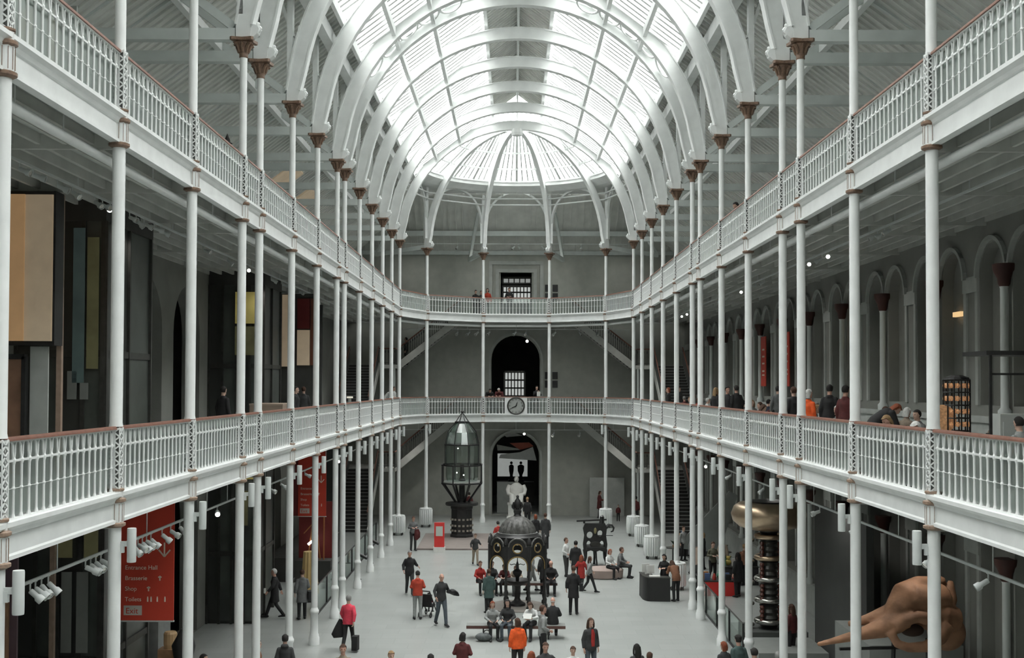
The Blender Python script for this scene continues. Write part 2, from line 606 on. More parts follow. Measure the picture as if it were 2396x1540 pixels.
# ------------------------------------------------------------------ roof
def roof_z(x):
    return 24.5 - 0.75 * abs(x)
XG = 5.7       # glazing from 1.35 to 5.7
mb = MB()
for sd in (-1, 1):
    for a, b in ((0.0, 1.35), (XG, 11.2)):
        mb.add([(sd * a, Y_NEAR, roof_z(a)), (sd * b, Y_NEAR, roof_z(b)), (sd * b, YC if a > 1 else YC, roof_z(b)), (sd * a, YC, roof_z(a))], [(0, 1, 2, 3)])
        y = -4.8
        while y < YC - 0.1:
            mb.bar((sd * a, y, roof_z(a) - 0.05), (sd * b, y, roof_z(b) - 0.03), 0.06, 0.06, up=(0, 0, 1))
            y += 0.36
# hip round the apse: square outside, circular glazed lantern inside
def hip_z(x, y):
    return 24.5 - 0.75 * max(abs(x), y - YC)
Q = 5.95
N = 48
ring = []
for i in range(N + 1):
    t = pi * i / N
    ring.append((cos(t), sin(t)))
for i in range(N):
    (c0, s0), (c1, s1) = ring[i], ring[i + 1]
    def sq(c, s_, q):
        k = q / max(abs(c), s_)
        return c * k, s_ * k
    a0, a1 = sq(c0, s0, Q), sq(c1, s1, Q)
    def outp(c, s_):
        k = min(11.0 / max(abs(c), 1e-6), 10.5 / max(s_, 1e-6))
        return c * k, s_ * k
    b0, b1 = outp(c0, s0), outp(c1, s1)
    mb.add([(a0[0], YC + a0[1], hip_z(a0[0], YC + a0[1])), (b0[0], YC + b0[1], hip_z(b0[0], YC + b0[1])),
            (b1[0], YC + b1[1], hip_z(b1[0], YC + b1[1])), (a1[0], YC + a1[1], hip_z(a1[0], YC + a1[1]))], [(0, 1, 2, 3)])
for k in range(-24, 25):        # battens on the end slope
    x = k * 0.42
    y0 = YC + max(Q, abs(x))
    if y0 < Y_END:
        mb.bar((x, y0, hip_z(x, y0) - 0.05), (x, Y_END, hip_z(x, Y_END) - 0.05), 0.07, 0.1)
for k in range(24):
    y = YC + 0.2 + k * 0.42
    for sd in (-1, 1):
        x0 = max(Q, y - YC)
        mb.bar((sd * x0, y, hip_z(x0, YC) - 0.05), (sd * 11, y, roof_z(11) - 0.05), 0.07, 0.1)
S('ceiling', mb, M_board)

# white band between the lantern and the boarded hip
mb = MB()
zq = hip_z(Q, YC)
vs, fs = [], []
for c, s_ in ring:
    k = Q / max(abs(c), s_)
    vs += [(c * 5.2, YC + s_ * 5.2, roof_z(5.2) + 0.05), (c * 5.2, YC + s_ * 5.2, zq + 0.22), (c * 5.75, YC + s_ * 5.75, zq - 0.04), (c * (k + 0.12), YC + s_ * (k + 0.12), zq - 0.11)]
for i in range(N):
    for j in range(3):
        fs.append((i * 4 + j, (i + 1) * 4 + j, (i + 1) * 4 + j + 1, i * 4 + j + 1))
mb.add(vs, fs)
for sd in (-1, 1):     # valley beams along the nave and purlins
    mb.box(*sorted((sd * 6.05, sd * 6.35)), Y_NEAR, YC, 19.3, 19.75)
    mb.bar((sd * 5.72, Y_NEAR, roof_z(5.72) - 0.12), (sd * 5.72, YC, roof_z(5.72) - 0.12), 0.12, 0.5)
    for x in (1.35, 3.2, 4.5):
        mb.bar((sd * x, Y_NEAR, roof_z(x) - 0.16), (sd * x, YC, roof_z(x) - 0.16), 0.14, 0.34)
    mb.bar((sd * 8.6, Y_NEAR, roof_z(8.6) - 0.15), (sd * 8.6, YC, roof_z(8.6) - 0.15), 0.18, 0.24)
mb.bar((0, Y_NEAR, 24.35), (0, YC, 24.35), 0.12, 0.2)
S('trim_5', mb, M_white)
# eaves beams at the end wall and half way up the end slope
mb = MB()
mb.box(-X_W, X_W, Y_END - 0.18, Y_END, 16.65, 16.9)
mb.box(-8.2, 8.2, YC + 8.3, YC + 8.5, 17.65, 17.95)
S('trim_6', mb, M_white2)

# glazing: panes and glazing bars
def glazing(sd, n):
    p, b = MB(), MB()
    p.add([(sd * 1.35, Y_NEAR, roof_z(1.35) + 0.03), (sd * XG, Y_NEAR, roof_z(XG) + 0.03), (sd * XG, YC, roof_z(XG) + 0.03), (sd * 1.35, YC, roof_z(1.35) + 0.03)], [(0, 1, 2, 3)])
    y = -4.8
    while y < YC - 0.1:
        b.bar((sd * 1.35, y, roof_z(1.35) - 0.03), (sd * XG, y, roof_z(XG) - 0.03), 0.15, 0.10)
        y += 0.46
    w = S('window_%d' % n, b, M_white)
    build('pane', p, M_glass, w)
glazing(-1, 1)
glazing(1, 2)
# apse lantern: cone of panes, glazing bars, two ring beams, boarded cap
p, b = MB(), MB()
for i in range(N):
    (c0, s0), (c1, s1) = ring[i], ring[i + 1]
    p.add([(c0 * 0.7, YC + s0 * 0.7, roof_z(0.7)), (c0 * 5.2, YC + s0 * 5.2, roof_z(5.2)), (c1 * 5.2, YC + s1 * 5.2, roof_z(5.2)), (c1 * 0.7, YC + s1 * 0.7, roof_z(0.7))], [(0, 1, 2, 3)])
for i, (c, s_) in enumerate(ring):
    big = i % 4 == 0
    b.bar((c * (0.7 if big else 1.6), YC + s_ * (0.7 if big else 1.6), roof_z(0.7 if big else 1.6) - 0.03), (c * 5.2, YC + s_ * 5.2, roof_z(5.2) - 0.03), 0.13 if big else 0.07, 0.08 if big else 0.05)
for r in (1.6, 3.4, 4.4, 5.2):
    for i in range(N):
        (c0, s0), (c1, s1) = ring[i], ring[i + 1]
        b.bar((c0 * r, YC + s0 * r, roof_z(r) - 0.06), (c1 * r, YC + s1 * r, roof_z(r) - 0.06), 0.10, 0.16)
w = S('window_3', b, M_white)
build('pane', p, M_glass, w)

# ------------------------------------------------------------------ iron arches over the nave
RI, RO, ZS = 6.20, 6.64, 16.30
def arch_mesh():
    mb = MB()
    n = 40
    # legs and band, front and back faces and edges
    pin = [(-RI - 0.13, Z_CAP + 0.02), (-RI - 0.09, ZS + 0.35)] + [(-RI * cos(pi * i / n), ZS + 0.05 + RI * sin(pi * i / n)) for i in range(2, n - 1)] + [(RI + 0.09, ZS + 0.35), (RI + 0.13, Z_CAP + 0.02)]
    pout = [(-RO - 0.02, Z_CAP + 0.02), (-RO - 0.02, ZS + 0.35)] + [(-RO * cos(pi * i / n), ZS + 0.05 + RO * sin(pi * i / n)) for i in range(2, n - 1)] + [(RO + 0.02, ZS + 0.35), (RO + 0.02, Z_CAP + 0.02)]
    k = len(pin)
    hw = 0.13
    vs = []
    for (a, b), (c, d) in zip(pin, pout):
        vs += [(a, -hw, b), (a, hw, b), (c, hw, d), (c, -hw, d)]
    fs = []
    for i in range(k - 1):
        for j in range(4):
            fs.append((i * 4 + j, i * 4 + (j + 1) % 4, (i + 1) * 4 + (j + 1) % 4, (i + 1) * 4 + j))
    fs += [(0, 1, 2, 3), ((k - 1) * 4, (k - 1) * 4 + 1, (k - 1) * 4 + 2, (k - 1) * 4 + 3)]
    mb.add(vs, fs)
    # flanges on the inner and outer rim
    for off, pts in ((0.0, pin), (0.0, pout)):
        for (a, b), (c, d) in zip(pts[1:-1], pts[2:-1]):
            mb.bar((a, 0, b), (c, 0, d), 0.34, 0.05, up=(-a, 0, ZS - b + 0.01))
    return mb
arch_me = arch_mesh().mesh('rib_band', False, [M_white])
post = MB()
post.box(-0.08, 0.08, -0.13, 0.13, ZS + 0.6 - Z_CAP, 19.55 - Z_CAP)
post_me = post.mesh('post', False, [M_white])
kb = MB()
kb.bar((0.0, 0, 2.0), (-0.55, 0, 3.6), 0.10, 0.18, up=(0, 1, 0))
brace_me = kb.mesh('brace', False, [M_white])
sp = MB()
sp.slab([[(0.0, 0.0), (0.10, 0.03), (0.20, 0.12), (0.24, 0.22), (0.20, 0.30), (0.10, 0.33), (0.0, 0.33)]], lambda u, v: (u, -0.12, v), lambda u, v: (u, 0.12, v))
sp.ball((0.19, 0, 0.36), 0.05, 8, 6)
sp.torus((0.19, 0, 0.24), 0.06, 0.04, 12, 6, axis='y')
scroll_me = sp.mesh('scroll', False, [M_white])
kr = MB()
kr.tube([(0, 0, 22.9), (0, 0, 24.3)], 0.03, 6)
rod_me = kr.mesh('hanger_rod', False, [M_white])

for i, y in enumerate(col_y):
    r = empty('roof_arch', (0, y, 0), 0, 'white iron roof arch spanning the nave, %s from the dome end' % ORD[len(col_y) - 1 - i], 'roof arch', 'white arches spanning the nave')
    link('rib', arch_me, r)
    for sd in (-1, 1):
        link('post', post_me, r, loc=(sd * 6.58, 0, Z_CAP))
        o = link('brace', brace_me, r, loc=(sd * 6.5, 0, Z_CAP - 0.1))
        o.scale.x = -sd
        o = link('scroll', scroll_me, r, loc=(sd * 6.36, 0, Z_CAP + 0.02))
        o.scale.x = -sd
    link('hanger_rod', rod_me, r)

# rings bracing the close pairs of arches
for k, (ia, ib) in enumerate(((5, 6), (9, 10), (1, 2))):
    ym = (col_y[ia] + col_y[ib]) / 2
    for sd in (-1, 1):
        r = empty('arch_bracing', (0, ym, 0), 0, 'white bracing rings between %s pair of arches from the camera, %s side' % (ORD[(1, 2, 0)[k]], SIDE[sd]), 'bracing', 'ring bracing between the paired arches')
        for a in (35, 43, 51, 59, 67):
            t = radians(a)
            c = Vector((sd * 6.45 * cos(t), 0, ZS + 6.45 * sin(t)))
            m = MB()
            u = Vector((-sin(t) * sd, 0, cos(t)))
            pts = [c + u * (0.42 * cos(q)) + Vector((0, 0.72 * sin(q), 0)) for q in [2 * pi * j / 20 for j in range(21)]]
            m.tube(pts, 0.045, 6, cap=False)
            build('ring', m, M_white, r)

# apse ribs meeting at the crown
rib = MB()
n = 26
pin = [(RI + 0.12, Z_CAP), (RI + 0.08, ZS + 0.35)] + [(RI * cos(pi / 2 * i / n), ZS + 0.05 + RI * sin(pi / 2 * i / n)) for i in range(2, n - 1)]
pout = [(RO, Z_CAP), (RO, ZS + 0.35)] + [((RO - 0.12 * sin(pi / 2 * i / n)) * cos(pi / 2 * i / n), ZS + 0.05 + (RO - 0.12 * sin(pi / 2 * i / n)) * sin(pi / 2 * i / n)) for i in range(2, n - 1)]
vs, fs = [], []
for (a, b), (c, d) in zip(pin, pout):
    vs += [(a, -0.11, b), (a, 0.11, b), (c, 0.11, d), (c, -0.11, d)]
for i in range(len(pin) - 1):
    for j in range(4):
        fs.append((i * 4 + j, i * 4 + (j + 1) % 4, (i + 1) * 4 + (j + 1) % 4, (i + 1) * 4 + j))
fs += [(0, 1, 2, 3), tuple((len(pin) - 1) * 4 + j for j in range(4))]
rib.add(vs, fs)
rib_me = rib.mesh('rib', False, [M_white])
apost = MB().box(6.5, 6.7, -0.1, 0.1, ZS + 0.6, 20.0)
apost_me = apost.mesh('post', False, [M_white])
ascr = scroll_me
WHICH = ['outer one on the banner side', 'one beside the clock on the banner side', 'one beside the clock on the skull side', 'outer one on the skull side']
for i, a in enumerate((-54, -18, 18, 54)):
    r = empty('dome_rib', (0, YC, 0), pi / 2 - radians(a), 'curved white rib rising to the dome crown, %s' % WHICH[i], 'dome rib', 'ribs of the apse dome')
    link('rib', rib_me, r)
    link('post', apost_me, r)
    o = link('scroll', ascr, r, loc=(6.30, 0, Z_CAP))
    o.scale.x = -1
b = MB()
b.lathe([(0.0, 0), (0.28, 0.05), (0.34, 0.2), (0.3, 0.42), (0.0, 0.5)], (0, YC, 22.15), 12)
S('trim_7', b, M_white)

# spandrel arches and twin ring rails between the apse ribs
AP = [(-W, YC)] + APSE + [(W, YC)]
for i in range(5):
    p, q = Vector((*AP[i], 0)) , Vector((*AP[i + 1], 0))
    d = q - p
    L = d.length
    m = MB()
    n = 18
    mid = (p + q) / 2
    u = d.normalized()
    rr = L / 2 - 0.16
    last = None
    for k in range(n + 1):
        t = pi * k / n
        pt = mid + u * (-rr * cos(t)) + Vector((0, 0, 18.1 + 1.95 * sin(t)))
        if last is not None:
            m.bar(last, pt, 0.12, 0.14, up=(mid - Vector((0, YC, 0))))
        last = pt
    m.bar(p + u * 0.16 + Vector((0, 0, 16.9)), p + u * 0.16 + Vector((0, 0, 18.15)), 0.12, 0.12)
    m.bar(q - u * 0.16 + Vector((0, 0, 16.9)), q - u * 0.16 + Vector((0, 0, 18.15)), 0.12, 0.12)
    nm = ['beside the banner-side wall', 'behind the lighthouse lamp', 'over the clock', 'over the ornate black machine', 'beside the skull-side wall'][i]
    r = empty('spandrel_arch', (0, 0, 0), 0, 'thin white half-round arch between dome ribs, bay %s' % nm, 'spandrel arch', 'arches between the dome ribs')
    build('arch_band', m, M_white, r)
    m = MB()
    for zz in (19.25, 19.62):
        m.tube([p * 0.985 + Vector((0, YC * 0.015, zz)), q * 0.985 + Vector((0, YC * 0.015, zz))], 0.045, 8)
    build('tie_rail', m, M_white, r)

# aisle roof trusses
for sd in (-1, 1):
    for i, y in enumerate(col_y):
        r = empty('roof_truss', (0, y, 0), 0, 'white timber truss over the top gallery, %s side, %s from the camera' % (SIDE[sd], ORD[i]), 'roof truss', 'roof trusses over the top gallery')
        m = MB().box(*sorted((sd * 6.68, sd * (X_W + 0.02))), -0.13, 0.13, Z_CAP - 0.02, Z_CAP + 0.25)
        build('tie_beam', m, M_white2, r)
        m = MB()
        m.bar((sd * 6.72, 0, 16.62), (sd * 8.55, 0, 18.0), 0.16, 0.2)
        build('strut', m, M_white2, r)
        m = MB()
        m.bar((sd * 10.7, 0, 16.6), (sd * 8.65, 0, 18.0), 0.14, 0.16)
        build('strut', m, M_white2, r)
# trusses radiating behind the apse
for i, a in enumerate((-54, -18, 18, 54)):
    c, s_ = sin(radians(a)), cos(radians(a))
    r = empty('roof_truss', (0, YC, 0), 0, 'white truss behind the dome, %s' % WHICH[i], 'roof truss', 'roof trusses behind the dome')
    k = 9.6 if abs(a) < 30 else 10.6
    m = MB()
    m.bar((c * 6.6, s_ * 6.6, Z_CAP + 0.1), (c * k, s_ * k, Z_CAP - 0.1), 0.2, 0.24)
    build('tie_beam', m, M_white2, r)
    m = MB()
    zt = hip_z(c * 7.6, YC + s_ * 7.6)
    m.bar((c * (k - 0.1), s_ * (k - 0.1), Z_CAP), (c * 7.7, s_ * 7.7, zt - 0.1), 0.16, 0.18)
    build('strut', m, M_white2, r)
# ------------------------------------------------------------------ columns
ped = MB().lathe([(0.17, 0), (0.17, 0.22), (0.15, 0.26), (0.145, 0.32), (0.125, 0.36), (0.12, 0.98), (0.145, 1.01), (0.15, 1.08), (0.125, 1.12), (0.105, 1.18)], n=16)
ped_me = ped.mesh('pedestal', True, [M_white])
sh1_me = MB().lathe([(0.105, 1.16), (0.10, 6.02)], n=16).mesh('lower_shaft', True, [M_white])
sh2_me = MB().lathe([(0.112, R_M + 0.0), (0.10, R_M + 0.06), (0.10, 12.08)], n=16).mesh('middle_shaft', True, [M_white])
sh3_me = MB().lathe([(0.095, R_U), (0.088, R_U + 0.05), (0.085, Z_CAP - 0.42)], n=16).mesh('upper_shaft', True, [M_white])

def neck():
    mb = MB()
    mb.lathe([(0.11, -0.50), (0.165, -0.47), (0.165, -0.43), (0.12, -0.41)], n=16, mi=1)
    mb.lathe([(0.135, -0.42), (0.135, -0.10)], n=16, flute=0.10)
    for k in range(12):
        t = 2 * pi * (k + 0.5) / 12
        mb.bar((cos(t) * 0.134, sin(t) * 0.134, -0.40), (cos(t) * 0.134, sin(t) * 0.134, -0.12), 0.007, 0.007, mi=1)
    mb.lathe([(0.12, -0.11), (0.168, -0.085), (0.168, -0.045), (0.12, -0.02)], n=16, mi=1)
    mb.lathe([(0.128, -0.03), (0.128, 0.08)], n=8)
    mb.lathe([(0.128, 0.075), (0.145, 0.09), (0.145, 0.115), (0.10, 0.125)], n=8, mi=1)
    return mb
neck_me = neck().mesh('collar', True, [M_white, M_ring])
neck2_me = neck().mesh('collar', True, [M_white, M_cap])

def lattice(h):
    mb = MB()
    a = 0.088
    mb.lathe([(0.075, 0), (0.075, h)], n=12, mi=1)
    for sx, sy in ((1, 1), (1, -1), (-1, 1), (-1, -1)):
        mb.box(sx * a - 0.008, sx * a + 0.008, sy * a - 0.008, sy * a + 0.008, 0, h)
    n = 7
    s = h / n
    for k in range(n):
        z0, z1 = k * s, (k + 1) * s
        for (x0, y0), (x1, y1) in (((-a, -a), (a, -a)), ((-a, a), (a, a)), ((-a, -a), (-a, a)), ((a, -a), (a, a))):
            up = (0, 1, 0) if y0 == y1 else (1, 0, 0)
            mb.bar((x0, y0, z0), (x1, y1, z1), 0.022, 0.01, up=up)
            mb.bar((x1, y1, z0), (x0, y0, z1), 0.022, 0.01, up=up)
    mb.box(-a, a, -a, a, h - 0.03, h)
    mb.box(-a, a, -a, a, 0, 0.02)
    return mb
lat_me = lattice(R_M - Z_M - 0.13).mesh('lattice_casing', False, [M_white, mat('casing_core_grey', (0.10, 0.105, 0.10), 0.7)])

def capital():
    mb = MB()
    mb.lathe([(0.095, -0.42), (0.105, -0.40), (0.10, -0.38), (0.11, -0.30), (0.12, -0.20), (0.16, -0.12), (0.21, -0.08), (0.20, -0.05)], n=16)
    for k in range(8):
        t = pi / 4 * k
        r0 = 0.12 if k % 2 else 0.15
        c, s_ = cos(t), sin(t)
        R = 0.24 if k % 2 else 0.20
        mb.tube([(c * 0.11, s_ * 0.11, -0.30), (c * 0.15, s_ * 0.15, -0.17), (c * (R - 0.02), s_ * (R - 0.02), -0.09), (c * (R + 0.02), s_ * (R + 0.02), -0.11), (c * R, s_ * R, -0.14)], [0.03, 0.04, 0.035, 0.03, 0.015], 6)
    pts = []
    for k in range(4):
        t = pi / 4 + pi / 2 * k
        pts += [(0.36 * cos(t - 0.09), 0.36 * sin(t - 0.09)), (0.36 * cos(t + 0.09), 0.36 * sin(t + 0.09)), (0.22 * cos(t + pi / 4), 0.22 * sin(t + pi / 4))]
    mb.slab([pts], lambda u, v: (u, v, -0.05), lambda u, v: (u, v, 0.02))
    return mb
cap_me2 = capital().mesh('capital', True, [M_cap])

up_me = MB().lathe([(0.0, -0.27), (0.068, -0.27), (0.072, -0.25), (0.072, 0.25), (0.068, 0.27), (0.0, 0.27)], n=16).mesh('wall_washer', True, [M_lampoff])
upb = MB()
upb.box(-0.20, 0.0, -0.02, 0.02, -0.02, 0.06)
upb.box(-0.20, -0.12, -0.03, 0.03, -0.12, 0.02)
upb_me = upb.mesh('bracket', False, [M_lampoff])

def side_rail_beam_top(z):
    return z

def iron_column(x, y, rz, label, sconce=True, slabel=None, full=True):
    r = empty('iron_column', (x, y, 0), rz, label, 'column', 'white iron columns of the hall')
    link('pedestal', ped_me, r)
    link('lower_shaft', sh1_me, r)
    link('collar', neck_me, r, loc=(0, 0, Z_M))
    link('lattice_casing', lat_me, r, loc=(0, 0, Z_M + 0.11))
    link('middle_shaft', sh2_me, r)
    link('collar', neck2_me, r, loc=(0, 0, Z_U))
    link('lattice_casing', lat_me, r, loc=(0, 0, Z_U + 0.09))
    link('upper_shaft', sh3_me, r)
    link('capital', cap_me2, r, loc=(0, 0, Z_CAP))
    if sconce:
        s = empty('column_lamp', (x + cos(rz) * 0.27, y + sin(rz) * 0.27, 5.72), rz, slabel, 'lamp', 'white cylinder lamps on the columns')
        link('lamp_housing', up_me, s)
        link('bracket', upb_me, s)
    return r

for sd in (-1, 1):
    for i, y in enumerate(col_y):
        iron_column(sd * W, y, 0 if sd < 0 else pi, 'slender white iron column in the %s-side row, %s from the camera' % (SIDE[sd], ORD[i]), True,
                    'white cylinder lamp bracketed to the %s column from the camera, %s side' % (ORD[i], SIDE[sd]))
for i, (x, y) in enumerate(APSE):
    iron_column(x, y, atan2(YC - y, -x), 'white iron column of the rounded hall end, %s' % WHICH[i], i in (0, 3),
                'white cylinder lamp on the rounded hall end, %s' % WHICH[i])

# ------------------------------------------------------------------ balustrades
def baluster(sp):
    mb = MB()
    h1 = 0.74
    mb.lathe([(0.034, 0.0), (0.034, 0.015), (0.020, 0.07), (0.018, 0.36), (0.028, 0.385), (0.018, 0.41), (0.019, h1 - 0.06), (0.03, h1 - 0.03), (0.034, h1), (0.02, h1 + 0.03)], n=8)
    hw = sp / 2
    # pointed loops springing from the collar
    for s_ in (-1, 1):
        mb.bar((s_ * 0.012, 0, h1), (s_ * 0.035, 0, h1 + 0.09), 0.022, 0.02, up=(0, 1, 0))
        mb.bar((s_ * 0.035, 0, h1 + 0.085), (s_ * 0.038, 0, h1 + 0.17), 0.02, 0.02, up=(0, 1, 0))
        last = None
        for k in range(6):
            t = pi / 2 * k / 5
            p = (s_ * (0.038 + (hw - 0.038) * (1 - cos(t))), 0, h1 + 0.165 + 0.075 * sin(t))
            if last:
                mb.bar(last, p, 0.02, 0.02, up=(0, 1, 0))
            last = p
    # collar ring between neighbours
    mb.bar((-hw, 0, h1 - 0.01), (hw, 0, h1 - 0.01), 0.018, 0.03)
    mb.bar((-hw, 0, 0.385), (hw, 0, 0.385), 0.007, 0.007)
    return mb
BAL = {}
M_safety = glass('safety_glass_pane', (0.86, 0.9, 0.88), 0.86, 0.35)

def balustrade(p, q, zf, zr, label, sp_want=0.246, gap=None):
    p, q = Vector(p), Vector(q)
    d = q - p
    L = d.length - 0.18
    ang = atan2(d.y, d.x)
    mid = (p + q) / 2
    r = empty('balustrade', (mid.x, mid.y, zf + 0.06), ang, label, 'balustrade', 'cast iron balustrades of the galleries')
    n = max(2, round(L / sp_want))
    sp = L / n
    key = round(sp, 3)
    if key not in BAL:
        BAL[key] = baluster(sp).mesh('baluster', False, [M_white])
    h = zr - zf - 0.06
    pane_y = 0.06 if (Vector((mid.x, mid.y)).length > 0 and (mid.x * -sin(ang)) > 0) else -0.06
    if abs(d.x) > 0.5:
        pane_y = 0.06 if d.x > 0 else -0.06
    for k in range(n):
        x = -L / 2 + sp * (k + 0.5)
        if gap and gap[0] < x < gap[1]:
            continue
        o = link('baluster', BAL[key], r, loc=(x, 0, 0.0))
        o.scale.z = (h - 0.045) / 0.98
    m = MB()
    m.slab([[(-0.045, h - 0.02), (-0.05, h - 0.045), (0.05, h - 0.045), (0.045, h - 0.02), (0.035, h + 0.005), (-0.035, h + 0.005)]],
           lambda u, v: (-L / 2 - 0.09, u, v), lambda u, v: (L / 2 + 0.09, u, v))
    build('handrail', m, M_brown, r)
    m = MB().box(-L / 2, L / 2, -0.03, 0.03, h - 0.065, h - 0.04)
    build('top_rail', m, M_white, r)
    m = MB()
    if gap:
        m.box(-L / 2, L / 2, -0.035, 0.035, 0.0, 0.02)
    else:
        m.box(-L / 2, L / 2, -0.035, 0.035, 0.0, 0.02)
    build('base_rail', m, M_white, r)
    build('safety_glass', MB().box(-L / 2 + 0.02, L / 2 - 0.02, pane_y - 0.005, pane_y + 0.005, 0.03, h - 0.07), M_safety, r)
    for s_ in (-1, 1):
        m = MB().box(*sorted((s_ * L / 2, s_ * (L / 2 + 0.03))), -0.02, 0.02, 0, h - 0.05)
        build('end_post', m, M_white, r)
    return r

for zf, zr, lv in ((Z_M, R_M, 'middle'), (Z_U, R_U, 'top')):
    for sd in (-1, 1):
        for i in range(len(col_y) - 1):
            a, b = (sd * W, col_y[i]), (sd * W, col_y[i + 1])
            balustrade(a, b, zf, zr, 'cast iron balustrade of the %s gallery, %s side, %s bay from the camera' % (lv, SIDE[sd], ORD[i]))
    for i in range(5):
        nm = ['corner bay, banner side', 'banner side of the clock bay', 'in the middle clock bay', 'skull side of the clock bay', 'corner bay, skull side'][i]
        balustrade(AP[i], AP[i + 1], zf, zr, 'cast iron balustrade, %s gallery end, %s' % (lv, nm), 0.205, (-0.68, 0.68) if (i == 2 and zf < 9) else None)

# ------------------------------------------------------------------ clock in the middle gallery balustrade
YK = APSE[1][1]
r = empty('gallery_clock', (0.0, YK - 0.08, 7.05), 0, 'round dark rimmed clock on a white square panel in the gallery balustrade', 'clock')
build('back_panel', MB().box(-0.68, 0.68, 0.0, 0.09, -0.50, 0.48), M_white, r)
build('rim', MB().torus((0, -0.03, 0), 0.50, 0.045, 32, 8, axis='y'), M_darkmet, r, smooth=True)
build('dial', MB().lathe([(0.0, 0), (0.48, 0), (0.48, 0.03), (0.0, 0.03)], (0, -0.03, 0), 32, axis='y'), mat('clock_dial_grey', (0.36, 0.38, 0.36), 0.5), r)
m = MB()
for k in range(12):
    t = pi / 6 * k
    for o_ in ((-0.018, 0.018) if k % 3 else (-0.03, 0, 0.03)):
        u, v = Vector((sin(t), 0, cos(t))), Vector((cos(t), 0, -sin(t)))
        m.bar(u * 0.34 + v * o_ + Vector((0, -0.045, 0)), u * 0.43 + v * o_ + Vector((0, -0.045, 0)), 0.012, 0.012, up=(0, 1, 0))
build('numerals', m, M_black, r)
def hand(t, L, w):
    u = Vector((sin(t), 0, cos(t)))
    m = MB()
    m.bar(u * -0.06 + Vector((0, -0.06, 0)), u * L * 0.7 + Vector((0, -0.06, 0)), w, 0.012, up=(0, 1, 0))
    m.bar(u * L * 0.65 + Vector((0, -0.06, 0)), u * L + Vector((0, -0.06, 0)), w * 0.5, 0.012, up=(0, 1, 0))
    return m
build('hour_hand', hand(radians(20), 0.26, 0.06), M_black, r)
build('minute_hand', hand(radians(243), 0.40, 0.045), M_black, r)

# ------------------------------------------------------------------ pipes under the galleries
def pipe(path, rad, label, joints=True):
    m = MB()
    m.tube(path, rad, 12)
    r = empty('pipe', (0, 0, 0), 0, label, 'pipe')
    build('pipe_run', m, M_white, r, smooth=True)
    for k, y in enumerate(col_y):
        x = path[0][0]
        m = MB()
        for dy in (1.0, 2.7):
            m.tube([(x, y + dy, path[0][2] + rad), (x, y + dy, Z_U - 0.29)], 0.012, 6)
        build('hanger', m, M_white, r)
        m = MB().tube([(x, y + 0.62, path[0][2]), (x, y + 0.72, path[0][2])], rad + 0.018, 12)
        build('pipe_joint', m, M_white, r, smooth=True)
    return r
ZP = 11.91
for sd in (-1, 1):
    pts = [(sd * 6.78, -4, ZP), (sd * 6.78, YC + 0.1, ZP)]
    for x, y in (APSE[:2] if sd < 0 else APSE[:1:-1]):
        pts.append((x * 1.045, YC + (y - YC) * 1.045, ZP))
    pts.append((sd * 0.02, APSE[1][1] + 0.26, ZP))
    pipe(pts, 0.075, 'fat white pipe slung under the top gallery edge on the %s side' % SIDE[sd])

# ------------------------------------------------------------------ track lights
def lamp_mesh():
    m = MB()
    m.lathe([(0.0, 0.0), (0.045, 0.0), (0.055, 0.02), (0.055, 0.16), (0.085, 0.20), (0.085, 0.30), (0.075, 0.30), (0.07, 0.27), (0.0, 0.27)], n=12, axis='x')
    return m
housing_me = lamp_mesh().mesh('housing', True, [M_lampoff])
yoke = MB().box(-0.012, 0.012, -0.012, 0.012, 0.0, 0.16)
yoke.box(-0.03, 0.03, -0.03, 0.03, 0.13, 0.18)
yoke_me = yoke.mesh('yoke', False, [M_lampoff])
lensl = MB().lathe([(0.0, 0.272), (0.066, 0.272), (0.066, 0.285), (0.0, 0.285)], n=12, axis='x')
lens_on = lensl.mesh('lens', False, [M_lamp])
lens_off = lensl.mesh('lens', False, [M_steel])

def track(x, z, pxs, sd, lit, label, where, y1=None):
    m = MB()
    m.box(x - 0.02, x + 0.02, 8.0, y1 or YC, z - 0.02, z + 0.02)
    t = empty('lighting_track', (0, 0, 0), 0, label, 'track')
    build('rail', m, M_lampoff, t)
    for k, y in enumerate(col_y):
        m = MB()
        m.tube([(x, y - 1.2, z), (x, y - 1.2, (Z_M if z < 7 else Z_U) - 0.28)], 0.01, 6)
        build('drop_rod', m, M_lampoff, t)
    for k, px in enumerate(pxs):
        y = abs((abs(x + 0.186)) * F_PX / (px - 1201.5))
        s = empty('spotlight', (x, y, z - 0.125), 0, 'small %s spotlight on the %s, %s along' % ('lit' if px in lit else 'white', where, ORD[min(k, 19)]), 'spotlight', 'spotlights on the ' + where)
        s.scale = (0.74, 0.74, 0.74)
        a = random.uniform(-0.5, 0.5) + (pi if sd > 0 else 0)
        tilt = random.uniform(0.3, 0.8)
        if px in lit:
            a = -pi / 2 + sd * -0.3
            tilt = 0.25
        h = link('housing', housing_me, s, rot=(0, tilt, a))
        link('yoke', yoke_me, s)
        link('lens', lens_on if px in lit else lens_off, s, rot=(0, tilt, a))

